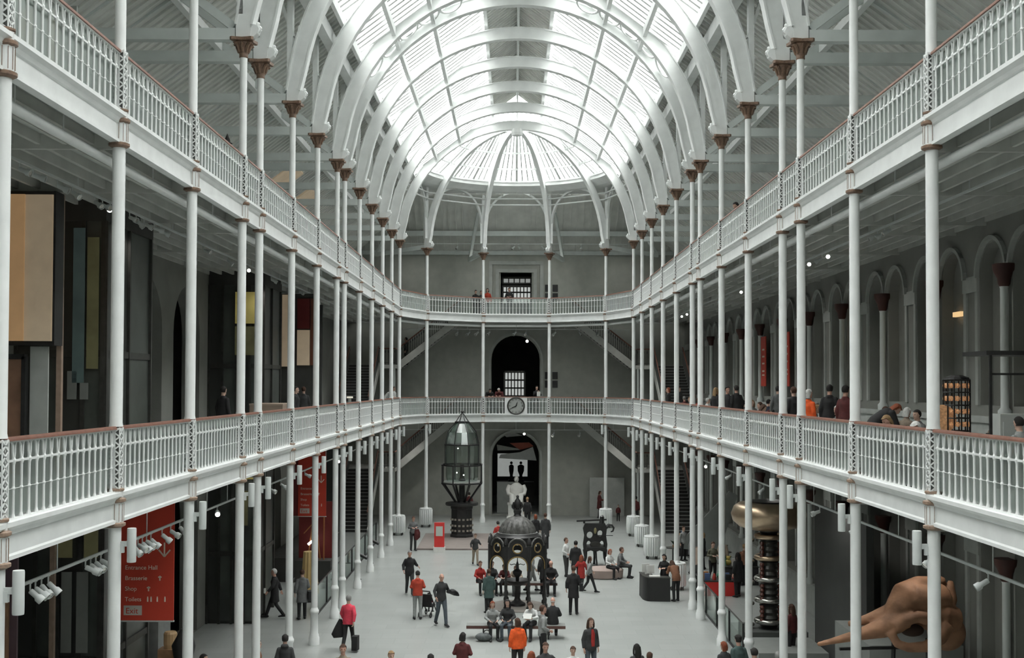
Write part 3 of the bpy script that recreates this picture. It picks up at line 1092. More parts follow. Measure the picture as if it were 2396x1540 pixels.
track(-8.3, 11.93, [40, 72, 130, 165, 218, 236, 254, 300, 316, 334, 358, 374, 476, 531, 580, 634, 660, 700], -1, [254, 580],
      'thin white lighting track under the top gallery, banner side', 'top gallery track on banner side')
track(8.3, 11.93, [2086, 2072, 2055, 1940, 1925, 1896, 1790, 1770, 1737, 1708, 1690, 1622, 1610, 1598, 1590], 1, [1940, 1896, 1737, 1622, 1610, 1598],
      'thin white lighting track under the top gallery, skull side', 'top gallery track on skull side')
track(-6.95, 5.50, [78, 90, 104, 120, 206, 218, 230, 242, 318, 328, 338, 348, 358, 384, 404, 425, 512, 634, 660, 716, 793], -1, [512, 793],
      'thin white lighting track under the middle gallery, banner side', 'middle gallery track on banner side')
track(6.95, 5.50, [2310, 2180, 2010, 1918, 1846, 1788, 1740, 1712, 1672, 1654], 1, [1846, 1672, 1654],
      'thin white lighting track under the middle gallery, skull side', 'middle gallery track on skull side')
GL = {}  # soft fill spots added below the tracks to brighten the dim galleries
def gallery_fill(parent, x, y, z, watts, col=(1.0, 0.965, 0.91)):
    if watts not in GL:
        ld = bpy.data.lights.new('gallery_fill_light', 'SPOT')
        ld.spot_size = radians(168)
        ld.spot_blend = 1.0
        ld.energy = watts
        ld.shadow_soft_size = 0.12
        ld.color = col
        GL[watts] = ld
    link('fill_light', GL[watts], parent, loc=(x, y, z))
for t in [o for o in COL.objects if o.name.startswith('lighting_track')]:
    sd = -1 if 'banner' in t['label'] else 1
    zz = 11.6 if 'top' in t['label'] else 5.2
    for k in range(9):
        gallery_fill(t, sd * 8.8, 12.0 + 7.2 * k, zz, 70 if sd > 0 else 30)
# tracks across the rounded end
for z, yy, px, lit, nm in ((11.75, 73.2, [1072, 1100, 1120, 1147, 1208, 1232, 1301, 1356, 1397], [], 'mid gallery end track'), (5.55, 73.2, [945, 1228, 1298, 1358], [1228], 'ground floor end track'), (17.2, 74.6, [1070, 1204, 1213, 1268, 1360], [], 'track before the upper end wall')):
    t = empty('lighting_track', (0, 0, 0), 0, 'thin white lighting track across the end wall, %s' % nm, 'track')
    build('rail', MB().box(-7, 7, yy - 0.02, yy + 0.02, z - 0.02, z + 0.02), M_lampoff, t)
    for k in range(5):
        build('drop_rod', MB().tube([(-6 + 3 * k, yy, z), (-6 + 3 * k, yy, {11.75: 12.27, 5.55: 6.22, 17.2: 18.6}[z])], 0.012, 6), M_lampoff, t)
    for k in range(4):
        gallery_fill(t, -6.6 + 4.4 * k, yy - 0.4, z - 0.35, {11.75: 30, 5.55: 85, 17.2: 50}[z])
    for k, p_ in enumerate(px):
        s = empty('spotlight', ((p_ - 1201.5) * yy / F_PX - 0.186, yy, z - 0.17), 0, 'small spotlight on the %s, %s along' % (nm, ORD[k]), 'spotlight', 'spotlights on the ' + nm)
        on = p_ in lit
        rot = (0, 0.25, -pi / 2) if on else (0, 0.7, random.uniform(-2.6, -0.6))
        link('housing', housing_me, s, rot=rot)
        link('yoke', yoke_me, s)
        link('lens', lens_on if on else lens_off, s, rot=rot)

# ------------------------------------------------------------------ staircases in the two far corners
M_tread = mat('dark_stair_treads', (0.05, 0.05, 0.048), 0.6)
M_nose = mat('pale_stair_nosing', (0.30, 0.31, 0.30), 0.6)
M_string = mat('painted_stair_stringer', (0.58, 0.59, 0.56), 0.6)

def staircase(sd, z0, label):
    r = empty('staircase', (0, 0, z0), 0, label, 'staircase')
    rise = 6.05 / 2 if z0 > 1 else 6.5 / 2
    x0, x1 = 8.35, 10.1
    ya, yb = 66.9, 72.0
    n = 18
    xa, xb = 7.3, 3.5
    for fl in (0, 1):
        t, nz = MB(), MB()
        for k in range(n):
            if fl == 0:
                y = ya + (yb - ya) * k / n
                z = rise * (k + 1) / n
                t.box(*sorted((sd * x0, sd * x1)), y, y + (yb - ya) / n + 0.02, z - rise / n - 0.05, z - 0.02)
                nz.box(*sorted((sd * x0, sd * x1)), y - 0.03, y + 0.06, z - 0.035, z)
            else:
                x = xa + (xb - xa) * k / n
                z = rise + rise * (k + 1) / n
                t.box(*sorted((sd * x, sd * (x + (xb - xa) / n - 0.02))), 74.35, 75.9, z - rise / n - 0.05, z - 0.02)
                nz.box(*sorted((sd * (x + 0.03), sd * (x - 0.06))), 74.35, 75.9, z - 0.035, z)
        f_ = build('treads', t, M_tread, r)
        build('nosings', nz, M_nose, f_)
    build('landing', MB().box(*sorted((sd * 7.3, sd * 10.5)), 72.0, 75.95, rise - 0.22, rise), M_string, r)
    for xx in (7.4, 10.3):
        build('landing_post', MB().box(*sorted((sd * (xx - 0.06), sd * (xx + 0.06))), 72.05, 72.17, 0, rise - 0.2), M_white2, r)
    for xx in (x0 - 0.04, x1 + 0.04):
        build('stringer', MB().bar((sd * xx, ya - 0.1, 0.0), (sd * xx, yb, rise - 0.05), 0.08, 0.42, up=(0, 0, 1)), M_string, r)
    for yy in (74.3, 75.93):
        build('stringer', MB().bar((sd * xa, yy, rise), (sd * xb, yy, 2 * rise - 0.05), 0.08, 0.42, up=(0, 0, 1)), M_string, r)
    # iron railings
    for (p, q) in (((sd * x0, ya, 0.15), (sd * x0, yb, rise + 0.1)), ((sd * x1, ya, 0.15), (sd * x1, yb, rise + 0.1)), ((sd * xa, 74.3, rise + 0.15), (sd * xb, 74.3, 2 * rise + 0.1)),
                   ((sd * 7.35, 72.05, rise), (sd * 7.35, 74.3, rise)), ((sd * 7.35, 72.05, rise), (sd * x0, 72.05, rise))):
        p, q = Vector(p), Vector(q)
        hr, b = MB(), MB()
        hr.tube([p + Vector((0, 0, 0.98)), q + Vector((0, 0, 0.98))], 0.04, 6)
        b.tube([p + Vector((0, 0, 0.12)), q + Vector((0, 0, 0.12))], 0.02, 6)
        L = (q - p).length
        k = int(L / 0.17)
        for j in range(k + 1):
            c = p.lerp(q, j / k)
            b.tube([c, c + Vector((0, 0, 0.98))], 0.022, 5)
            b.tube([c + Vector((0, 0, 0.72)), c + Vector((0, 0, 0.86))], 0.045, 5)
        g_ = build('railing', b, mat('dark_stair_railing', (0.09, 0.095, 0.09), 0.5), r)
        build('handrail', hr, M_brown, g_)
    return r
for sd in (-1, 1):
    staircase(sd, 0.0, 'staircase rising from ground floor to middle gallery in the %s-side far corner' % SIDE[sd])
    staircase(sd, Z_M, 'staircase rising from middle to top gallery in the %s-side far corner' % SIDE[sd])
# ------------------------------------------------------------------ radiators round the far column feet
def radiator(x, y, label):
    r = empty('radiator', (x, y, 0), 0, label, 'radiator', 'ribbed drum radiators round the column feet')
    m = MB()
    for k in range(20):
        t = 2 * pi * k / 20
        c, s_ = cos(t), sin(t)
        m.tube([(c * 0.32, s_ * 0.32, 0.16), (c * 0.35, s_ * 0.35, 0.2), (c * 0.35, s_ * 0.35, 1.0), (c * 0.31, s_ * 0.31, 1.05)], 0.043, 6)
    build('ribs', m, M_white, r, smooth=True)
    m = MB()
    m.lathe([(0.16, 0.20), (0.30, 0.20), (0.30, 0.98), (0.16, 0.98)], n=24)
    build('drum', m, M_white2, r)
    m = MB()
    m.torus((0, 0, 1.06), 0.33, 0.045, 28, 8)
    build('top_ring', m, M_white, r, smooth=True)
    for k in range(4):
        t = pi / 4 + pi / 2 * k
        build('foot', MB().box(cos(t) * 0.3 - 0.04, cos(t) * 0.3 + 0.04, sin(t) * 0.3 - 0.04, sin(t) * 0.3 + 0.04, 0, 0.17), M_darkmet, r)
radiator(-W, col_y[15], 'white ribbed drum radiator at the foot of the last side column, banner side')
radiator(APSE[0][0], APSE[0][1], 'white ribbed drum radiator near the end wall behind the red information post')
radiator(APSE[3][0], APSE[3][1], 'white ribbed drum radiator behind the ornate black press')
radiator(W, col_y[15], 'white ribbed drum radiator, farthest of those in the skull-side row')
radiator(W, col_y[14], 'white ribbed drum radiator, second farthest in the skull-side row')
radiator(W, col_y[13], 'white ribbed drum radiator, third farthest in the skull-side row')
radiator(W, col_y[11], 'white ribbed drum radiator beside the reception desk in the skull-side row')

# ------------------------------------------------------------------ lighthouse lamp
r = empty('lighthouse_lamp', (-2.94, 64.65, 0.08), 0, 'tall glazed lighthouse lamp with black cage on black iron pedestal', 'lighthouse lamp')
m = MB().lathe([(0.66, 0), (0.66, 0.12), (0.60, 0.16), (0.60, 1.5), (0.64, 1.55), (0.64, 1.68)], n=8, rot=1)
build('pedestal', m, M_black, r)
m = MB()
for k in range(8):
    t = 2 * pi * (k + 0.5) / 8 + pi / 8
    c, s_ = cos(t), sin(t)
    u = Vector((-s_, c, 0))
    for ux in (-0.11, 0.11):
        for z in (0.35, 0.62, 0.95):
            p = Vector((c, s_, 0)) * 0.565 + u * ux + Vector((0, 0, z))
            m.box(p.x - 0.06, p.x + 0.06, p.y - 0.03, p.y + 0.03, p.z - 0.05, p.z + 0.05)
build('brass_fittings', m, mat('dull_brass', (0.35, 0.33, 0.28), 0.35, metal=0.6), r)
build('table_rim', MB().lathe([(0.5, 1.66), (0.88, 1.70), (0.9, 1.76), (0.88, 1.84), (0.4, 1.88)], n=24), M_black, r, smooth=True)
build('centre_pillar', MB().lathe([(0.2, 1.8), (0.17, 2.0), (0.15, 3.0), (0.22, 3.05), (0.12, 3.2), (0.1, 3.9)], n=12), M_black, r, smooth=True)
m = MB()
for k in range(8):
    t = 2 * pi * k / 8 + pi / 8
    c, s_ = cos(t), sin(t)
    m.bar((c * 0.36, s_ * 0.36, 1.85), (c * 1.14, s_ * 1.14, 2.9), 0.09, 0.07)
    m.bar((c * 1.14, s_ * 1.14, 2.88), (c * 1.14, s_ * 1.14, 3.9), 0.07, 0.07)
    m.bar((c * 0.98, s_ * 0.98, 3.85), (c * 0.98, s_ * 0.98, 5.0), 0.05, 0.05)
    m.bar((c * 0.98, s_ * 0.98, 5.0), (c * 0.80, s_ * 0.80, 5.7), 0.035, 0.035)
    m.bar((c * 0.80, s_ * 0.80, 5.7), (c * 0.38, s_ * 0.38, 6.2), 0.035, 0.035)
    m.bar((c * 0.42, s_ * 0.42, 6.15), (0, 0, 6.75), 0.03, 0.03)
for rr, z in ((1.16, 2.9), (1.16, 3.88), (0.99, 4.98), (0.40, 6.2), (0.99, 3.86)):
    p8 = [(rr * cos(2 * pi * k / 8 + pi / 8), rr * sin(2 * pi * k / 8 + pi / 8), z) for k in range(9)]
    for a_, b_ in zip(p8, p8[1:]):
        m.bar(a_, b_, 0.06, 0.07)
m.ball((0, 0, 6.75), 0.09, 10, 8)
build('cage', m, M_black, r)
for nm, prof in (('lower_lens', [(0.84, 2.98), (0.9, 3.2), (0.9, 3.85)]), ('middle_lens', [(0.93, 3.92), (0.95, 4.4), (0.94, 4.94)]), ('dome_lens', [(0.94, 5.0), (0.78, 5.65), (0.37, 6.16)])):
    m = MB()
    vs, fs = [], []
    n = 16
    for rr, z in prof:
        for k in range(n):
            t = 2 * pi * k / n + pi / 8
            q = rr * (0.97 if k % 2 else 1.0)
            vs.append((cos(t) * q, sin(t) * q, z))
    for i in range(len(prof) - 1):
        for k in range(n):
            fs.append((i * n + k, i * n + (k + 1) % n, (i + 1) * n + (k + 1) % n, (i + 1) * n + k))
    m.add(vs, fs)
    build(nm, m, M_lens if nm != 'dome_lens' else glass('dome_lens_glass', (0.55, 0.68, 0.62), 0.62, 0.12), r)
build('lamp_deck', MB().lathe([(0.2, 2.94), (1.05, 2.94), (1.05, 3.0), (0.2, 3.0)], n=8, rot=1), M_stone, r)
for x_, y_, z_ in ((-0.25, -0.7, 3.5), (0.12, -0.75, 3.38), (-0.2, -0.6, 4.8)):
    build('lamp_bulb', MB().ball((x_, y_, z_), 0.035, 8, 6), M_lamp, r)

tag(build('display_platform', MB().box(-5.0, -1.15, 59.8, 66.0, 0.0, 0.08), mat('brown_felt_platform', (0.21, 0.18, 0.165), 0.8)), 'low brown floor platform under the lighthouse lamp', 'platform')

r = empty('information_post', G(1031, 1291) + (0,), 0, 'red information post with white panel and white foot before the lighthouse lamp', 'information post')
build('post', MB().box(-0.25, 0.25, -0.09, 0.09, 0.25, 1.45), mat('signal_red', (0.62, 0.035, 0.03), 0.5), r)
build('screen', MB().box(-0.17, 0.17, -0.105, -0.09, 0.80, 1.28), mat('pale_screen', (0.5, 0.55, 0.5), 0.4), r)
build('foot', MB().box(-0.29, 0.29, -0.16, 0.16, 0.0, 0.25), M_marble, r)

# ------------------------------------------------------------------ cast iron drinking fountain
FX, FY = 0.0, 44.6
r = empty('drinking_fountain', (FX, FY, 0), 0, 'ornate black and gold cast iron fountain with domed canopy on slender columns', 'fountain')
M_fdome = mat('weathered_iron_dome', (0.075, 0.075, 0.07), 0.5, var=0.5, scale=9, bump=0.8, bscale=14)
M_gilt = mat('dulled_gilding', (0.26, 0.18, 0.07), 0.5, metal=0.3, var=0.3, scale=20)
build('plinth', MB().lathe([(1.25, 0), (1.25, 0.04), (1.2, 0.06)], n=8, rot=1), mat('fountain_plinth', (0.22, 0.2, 0.18), 0.7), r)
oc = [Vector((1.1 * cos(2 * pi * (k + 0.5) / 8), 1.1 * sin(2 * pi * (k + 0.5) / 8), 0)) for k in range(8)]
cm = MB().lathe([(0.10, 0.05), (0.10, 0.16), (0.06, 0.22), (0.085, 0.36), (0.05, 0.46), (0.042, 0.9), (0.06, 0.95), (0.042, 1.0), (0.04, 1.42), (0.075, 1.5), (0.08, 1.56)], n=10).mesh('column', True, [M_black])
for p in oc:
    link('column', cm, r, loc=p)
for k in range(8):
    a_, b_ = oc[k], oc[(k + 1) % 8]
    mid = (a_ + b_) / 2
    u = (b_ - a_).normalized()
    nrm = Vector((mid.x, mid.y, 0)).normalized()
    L = (b_ - a_).length
    hf = L / 2
    def P3(s_, z, off=0.0):
        return mid + u * s_ + nrm * off + Vector((0, 0, z))
    m = MB()
    opening = [(-hf + 0.08, 1.5)] + [((hf - 0.08) * -cos(pi * i / 12), 1.66 + (hf - 0.10) * sin(pi * i / 12)) for i in range(13)] + [(hf - 0.08, 1.5)]
    circ = [(0.15 * cos(2 * pi * i / 16), 2.30 + 0.15 * sin(2 * pi * i / 16)) for i in range(16)]
    outer = [(-hf, 1.5), (-hf, 2.3)] + [(-(hf - 0.08) * cos(pi * i / 10), 2.34 + 0.30 * sin(pi * i / 10)) for i in range(11)] + [(hf, 2.3), (hf, 1.5)]
    m.slab([outer + opening[::-1], circ], lambda s_, z: P3(s_, z, -0.03), lambda s_, z: P3(s_, z, 0.03))
    pn = build('arch_panel', m, M_black, r)
    m = MB()
    for off in (hf - 0.055, ):
        pts = [P3(-off, 1.5, 0.04)] + [P3(-off * cos(pi * i / 12), 1.66 + (off - 0.02) * sin(pi * i / 12), 0.04) for i in range(13)] + [P3(off, 1.5, 0.04)]
        m.tube(pts, 0.022, 6)
    pts = [P3(0.17 * cos(2 * pi * i / 16), 2.30 + 0.17 * sin(2 * pi * i / 16), 0.04) for i in range(17)]
    m.tube(pts, 0.022, 6)
    build('gilt_moulding', m, M_gilt, pn)
    m = MB()
    pts = [P3(-(hf - 0.1) * cos(pi * i / 10), 2.36 + 0.30 * sin(pi * i / 10), 0.03) for i in range(11)]
    m.tube(pts, 0.035, 6)
    build('hood_moulding', m, M_fdome, pn)
    m = MB().tube([P3(-hf, 2.45), P3(-hf, 2.62), P3(-hf, 2.7)], [0.09, 0.07, 0.01], 8)
    m.tube([P3(-hf, 1.5), P3(-hf, 2.4)], 0.075, 8)
    build('corner_pinnacle', m, M_black, r, smooth=True)
build('cornice', MB().lathe([(0.85, 2.45), (0.86, 2.66), (0.80, 2.70), (0.76, 2.78), (0.6, 2.8)], n=24), M_black, r, smooth=True)
m = MB().lathe([(0.72, 2.76), (0.70, 2.86), (0.66, 2.98), (0.56, 3.14), (0.42, 3.27), (0.26, 3.36), (0.14, 3.40)], n=40, flute=0.09)
build('dome', m, M_fdome, r, smooth=True)
build('dome_rim', MB().torus((0, 0, 2.77), 0.73, 0.025, 32, 6), mat('worn_silver_edge', (0.3, 0.31, 0.3), 0.5, metal=0.5), r)
build('finial_base', MB().lathe([(0.16, 3.38), (0.12, 3.46), (0.15, 3.54), (0.15, 3.60), (0.08, 3.64)], n=12), M_black, r, smooth=True)
m = MB()     # a bird with folded wings on the finial
m.tube([(0, 0, 3.62), (0, 0.0, 3.72), (0.0, 0.0, 3.86), (0.0, -0.01, 3.98), (0.0, -0.02, 4.04), (0, -0.03, 4.10)], [0.05, 0.11, 0.145, 0.10, 0.05, 0.045], 10)
m.ball((0, -0.03, 4.12), 0.055, 10, 8)
m.tube([(0, -0.06, 4.12), (0, -0.13, 4.10)], [0.02, 0.005], 6)
m.tube([(-0.12, 0, 3.9), (-0.16, 0.02, 3.75), (-0.10, 0.06, 3.62)], [0.05, 0.06, 0.02], 8)
m.tube([(0.12, 0, 3.9), (0.16, 0.02, 3.75), (0.10, 0.06, 3.62)], [0.05, 0.06, 0.02], 8)
m.tube([(-0.10, -0.02, 3.62), (-0.20, -0.02, 3.72), (-0.22, -0.02, 3.80)], [0.03, 0.03, 0.01], 6)
build('bird_finial', m, M_black, r, smooth=True)
m = MB().lathe([(0.32, 0.05), (0.30, 0.15), (0.14, 0.24), (0.10, 0.34), (0.12, 0.5), (0.09, 0.62), (0.12, 0.80)], n=12)
build('pedestal', m, M_black, r, smooth=True)
m = MB().lathe([(0.10, 0.78), (0.30, 0.84), (0.48, 0.95), (0.52, 1.02), (0.48, 1.02), (0.30, 0.92), (0.1, 0.9)], n=24)
build('basin', m, M_black, r, smooth=True)
m = MB().lathe([(0.06, 0.9), (0.07, 1.1), (0.17, 1.25), (0.18, 1.33), (0.06, 1.42), (0.05, 1.6), (0.02, 1.7), (0.005, 1.95)], n=12)
for s_ in (-1, 1):
    m.tube([(0, 0, 1.55), (s_ * 0.12, 0, 1.6), (s_ * 0.24, 0, 1.56), (s_ * 0.28, 0, 1.6)], 0.015, 6)
build('urn', m, M_black, r, smooth=True)

# ------------------------------------------------------------------ black ornate hand press
x_, y_ = G(1394, 1322)
r = empty('printing_press', (x_, y_, 0), 0, 'ornate black iron hand press with scrollwork and eagle-like top bar', 'printing press')
m = MB()
for k in range(3):
    t = pi / 2 + 2 * pi * k / 3
    pass
build('leg', MB().tube([(-0.5, -0.2, 0), (-0.52, -0.15, 0.12), (-0.44, -0.1, 0.4), (-0.46, 0, 0.75)], [0.07, 0.06, 0.07, 0.11], 8), M_black, r, smooth=True)
build('leg', MB().tube([(0.5, -0.2, 0), (0.52, -0.15, 0.12), (0.44, -0.1, 0.4), (0.46, 0, 0.75)], [0.07, 0.06, 0.07, 0.11], 8), M_black, r, smooth=True)
build('leg', MB().tube([(0.05, -0.55, 0), (0.05, -0.5, 0.12), (0.03, -0.4, 0.4), (0.0, -0.3, 0.7)], [0.05, 0.04, 0.04, 0.06], 8), M_black, r, smooth=True)
build('leg', MB().tube([(0.0, 0.6, 0), (0.0, 0.55, 0.12), (0.0, 0.4, 0.4), (0.0, 0.3, 0.7)], [0.06, 0.05, 0.05, 0.08], 8), M_black, r, smooth=True)
oval = lambda cx, cz, a_, b_: [(cx + a_ * cos(2 * pi * i / 20), cz + b_ * sin(2 * pi * i / 20)) for i in range(20)]
m = MB()
m.slab([[(-0.52, 0.62), (-0.2, 0.72), (0.0, 0.64), (0.2, 0.72), (0.52, 0.62), (0.56, 1.0), (0.50, 1.4), (0.54, 1.75), (0.46, 1.95), (-0.46, 1.95), (-0.56, 1.72), (-0.50, 1.4), (-0.56, 1.0)],
        oval(-0.30, 0.98, 0.10, 0.18), oval(0.30, 0.98, 0.10, 0.18), oval(-0.25, 1.42, 0.14, 0.16), oval(0.22, 1.50, 0.12, 0.14)],
       lambda u, v: (u, -0.12, v), lambda u, v: (u, 0.12, v))
build('frame', m, M_black, r)
build('bed', MB().box(-0.42, 0.42, -0.5, 0.7, 0.78, 0.9), M_black, r)
m = MB().lathe([(0.0, -0.02), (0.24, -0.02), (0.26, 0.02), (0.0, 0.02)], (0, -0.15, 1.0), 20, sx=1.0, sy=0.5, axis='y')
build('oval_plate', m, M_darkmet, r)
m = MB()
m.bar((-0.85, 0, 2.05), (0.52, 0, 2.12), 0.08, 0.07)
m.tube([(-0.5, 0, 1.95), (-0.5, 0, 2.1)], 0.05, 8)
m.tube([(0.3, 0, 1.95), (0.32, 0, 2.25), (0.36, 0, 2.32)], [0.12, 0.1, 0.02], 8)
build('counter_lever', m, M_black, r)
m = MB()
m.tube([(0.5, 0, 1.75), (0.62, 0, 1.88), (0.78, 0, 1.86), (0.86, 0, 1.74), (0.82, 0, 1.60), (0.72, 0, 1.56)], [0.09, 0.06, 0.05, 0.045, 0.04, 0.03], 8)
build('scroll_arm', m, M_black, r, smooth=True)
build('pull_bar', MB().bar((0.0, -0.2, 1.42), (0.80, -0.25, 1.42), 0.03, 0.03), M_black, r)
build('brass_emblem', MB().ball((0.0, -0.14, 1.62), 0.09, 10, 8, s3=(0.8, 0.4, 1.6)), mat('worn_brass', (0.22, 0.19, 0.10), 0.45, metal=0.5), r)

# ------------------------------------------------------------------ marble statue and things seen through the end doorways
M_st = M_marble
r = empty('marble_statue', (0.05, 74.6, 0), 0, 'large white marble statue of a seated robed figure before the end doorway', 'statue')
build('pedestal', MB().lathe([(0.85, 0), (0.85, 0.12), (0.72, 0.18), (0.72, 0.8), (0.8, 0.9)], n=4, rot=1), M_st, r)
m = MB()
m.tube([(0, 0.15, 0.9), (0, 0.15, 1.3), (0, 0.12, 1.6), (0, 0.08, 1.9), (0, 0.05, 2.1), (0, 0.04, 2.2)], [(0.46, 0.4), (0.42, 0.34), (0.42, 0.3), (0.5, 0.28), (0.26, 0.2), (0.12, 0.12)], 16)
m.ball((0, 0.0, 2.4), 0.17, 14, 10, s3=(0.85, 1, 1.2))
m.tube([(0, -0.17, 2.38), (0, -0.21, 2.35)], [0.02, 0.03], 6)
for s_ in (-1, 1):
    m.tube([(s_ * 0.40, 0.08, 2.0), (s_ * 0.52, 0, 1.75), (s_ * 0.48, -0.15, 1.5), (s_ * 0.2, -0.42, 1.42)], [0.16, 0.15, 0.13, 0.09], 10)
    m.tube([(s_ * 0.22, 0.1, 1.3), (s_ * 0.25, -0.45, 1.35), (s_ * 0.24, -0.55, 1.15), (s_ * 0.24, -0.55, 0.92)], [0.22, 0.2, 0.17, 0.18], 12)
m.tube([(0, -0.3, 1.25), (0, -0.5, 1.1), (0, -0.52, 0.9)], [(0.3, 0.16), (0.34, 0.16), (0.4, 0.16)], 12)
build('seated_figure', m, M_st, r, smooth=True)
for x0, y0, nm, hh in ((-0.28, 82.6, 'slimmer', 1.3), (0.38, 82.6, 'broader', 1.15)):
    r = empty('dark_statuette', (x0, y0, 1.75), 0, 'dark standing figure against the pale panel above the marble statue, %s one' % nm, 'statuette')
    m = MB()
    w_ = 1.0 if nm == 'slimmer' else 1.35
    m.tube([(0, 0, 0), (0, 0, 0.3), (0, 0, 0.6), (0, 0, 0.95), (0, 0, 1.05)], [(0.14, 0.1), (0.10, 0.1), (0.16 * w_, 0.12), (0.17 * w_, 0.11), (0.06, 0.06)], 10)
    m.ball((0, 0, 1.16), 0.10, 10, 8)
    build('figure', m, M_black, r, smooth=True)
    build('base', MB().lathe([(0.2, -0.15), (0.25, -0.12), (0.2, 0)], n=12), M_black, r)
tag(build('display_ledge', MB().box(-1.3, 1.3, 82.2, 83.4, 0.0, 1.6), M_dark), 'dark block carrying two dark figures beyond the ground doorway', 'plinth')
tag(build('light_panel', MB().box(-1.25, 0.85, 83.5, 83.6, 1.9, 3.5), mat('lit_white_board', (0.4, 0.42, 0.4), 0.6, emit=0.28, ecol=(0.85, 0.9, 0.86))), 'pale lit panel beyond the ground doorway behind dark figures', 'panel')
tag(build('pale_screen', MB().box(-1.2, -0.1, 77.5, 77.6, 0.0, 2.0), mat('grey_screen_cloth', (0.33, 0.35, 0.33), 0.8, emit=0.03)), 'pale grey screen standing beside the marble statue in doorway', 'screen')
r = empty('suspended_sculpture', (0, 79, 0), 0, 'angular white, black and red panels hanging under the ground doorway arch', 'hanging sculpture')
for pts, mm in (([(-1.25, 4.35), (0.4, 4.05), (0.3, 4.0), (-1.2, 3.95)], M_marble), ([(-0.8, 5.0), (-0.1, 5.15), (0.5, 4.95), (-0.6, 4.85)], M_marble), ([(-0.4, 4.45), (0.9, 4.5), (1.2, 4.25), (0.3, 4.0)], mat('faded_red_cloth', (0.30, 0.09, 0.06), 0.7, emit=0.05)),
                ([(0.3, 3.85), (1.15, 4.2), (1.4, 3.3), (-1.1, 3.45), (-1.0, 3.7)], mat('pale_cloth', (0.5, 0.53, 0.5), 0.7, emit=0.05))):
    build('panel', MB().slab([pts], lambda u, v: (u, 0, v), lambda u, v: (u, 0.04, v)), mm, r)
for x0 in (-0.7, 0.0, 0.9):
    build('wire', MB().tube([(x0, 0.02, 3.9), (x0, 0.02, 6.19)], 0.01, 5), M_black, r)

def lattice_window(n, x0, x1, z0, z1, y, cols, rows, e):
    w = S('window_%d' % n, MB().box(x0 - 0.08, x0, y - 0.05, y + 0.05, z0, z1).box(x1, x1 + 0.08, y - 0.05, y + 0.05, z0, z1).box(x0, x1, y - 0.05, y + 0.05, z1, z1 + 0.08), M_darkmet)
    build('lit_pane', MB().box(x0, x1, y + 0.03, y + 0.05, z0, z1), mat('bright_window_%d' % n, (0.5, 0.52, 0.5), 0.5, emit=e, ecol=(0.85, 0.88, 0.85)), w)
    m = MB()
    for k in range(cols + 1):
        x = x0 + (x1 - x0) * k / cols
        m.box(x - 0.035, x + 0.035, y - 0.03, y + 0.03, z0, z1)
    for k in range(rows + 1):
        z = z0 + (z1 - z0) * k / rows
        m.box(x0, x1, y - 0.03, y + 0.03, z - 0.05, z + 0.05)
    build('glazing_bars', m, M_darkmet, w)
lattice_window(4, -0.72, 0.55, 7.6, 9.15, 77.2, 6, 3, 0.45)
lattice_window(5, -0.85, 0.95, 13.6, 14.75, 77.4, 8, 3, 0.5)
lattice_window(6, -0.85, 0.95, 14.95, 15.3, 77.4, 5, 1, 0.25)
s = empty('spotlight', (0.72, 76.9, 11.15), 0, 'bright lit spotlight under the crown of the middle end doorway', 'spotlight')
build('housing', MB().lathe([(0.05, -0.1), (0.10, 0.0), (0.10, 0.06)], n=12, axis='y'), M_lampoff, s)
build('lens', MB().ball((0, -0.1, 0), 0.09, 10, 8), M_lamp, s)
build('stem', MB().tube([(0, 0, 0.05), (0, 0, 1.1)], 0.02, 6), M_lampoff, s)

for i, (z, nm) in enumerate(((8.65, 'middle gallery'), (14.25, 'top gallery'))):
    for j, (x, nx) in enumerate(((2.02, 'nearer the doorway'), (2.50, 'farther from the doorway'))):
        for k, (dz, nz) in enumerate(((0, 'lower'), (0.55, 'upper'))):
            tag(build('sign_board', MB().box(x - 0.17, x + 0.17, Y_END - 0.05, Y_END, z - 0.5 + dz, z - 0.05 + dz), M_black), 'small black sign on the end wall, %s, %s one %s' % (nm, nz, nx), 'sign', 'black signs on the end wall')
tag(build('white_board', MB().box(4.7, 6.9, 75.5, 75.56, 0.0, 2.45), M_stone), 'pale display board on the ground before the end wall, skull side', 'board')

# ------------------------------------------------------------------ benches, stone seat
def bench(x0, x1, y, label):
    r = empty('bench', ((x0 + x1) / 2, y, 0), 0, label, 'bench')
    h = (x1 - x0) / 2
    build('seat', MB().box(-h, h, -0.24, 0.24, 0.38, 0.45), mat('grey_bench_top', (0.20, 0.21, 0.20), 0.5), r)
    build('edge_board', MB().box(-h, h, -0.26, -0.24, 0.35, 0.44), mat('bench_edge_wood', (0.10, 0.045, 0.035), 0.5), r)
    for x in (-h + 0.55, 0.0, h - 0.55):
        build('leg', MB().box(x - 0.02, x + 0.02, -0.2, 0.2, 0, 0.38), M_black, r)
bench(-1.68, 1.55, 39.1, 'long grey bench in the middle of the floor in front of the fountain')
bench(-1.35, 1.6, 47.5, 'long grey bench behind the iron fountain')
x_, y_ = G(1412, 1350)
r = empty('stone_seat', (x_ + 0.1, y_ + 0.1, 0), 0, 'low round pinkish stone seat beside the ornate black press', 'seat')
build('block', MB().lathe([(0.55, 0), (0.62, 0.04), (0.64, 0.36), (0.56, 0.43), (0.4, 0.44)], n=20, sx=1.25), mat('pink_sandstone', (0.30, 0.235, 0.21), 0.8), r, smooth=True)
x_, y_ = G(1136, 1493)
r = empty('backpack', (x_, y_ - 0.3, 0), 0, 'grey and black backpack lying on the floor under the front bench', 'bag')
build('bag_body', MB().ball((0, 0, 0.14), 0.2, 12, 8, s3=(1.4, 0.8, 0.7)), mat('grey_nylon', (0.09, 0.1, 0.1), 0.7, var=0.5, scale=9), r, smooth=True)
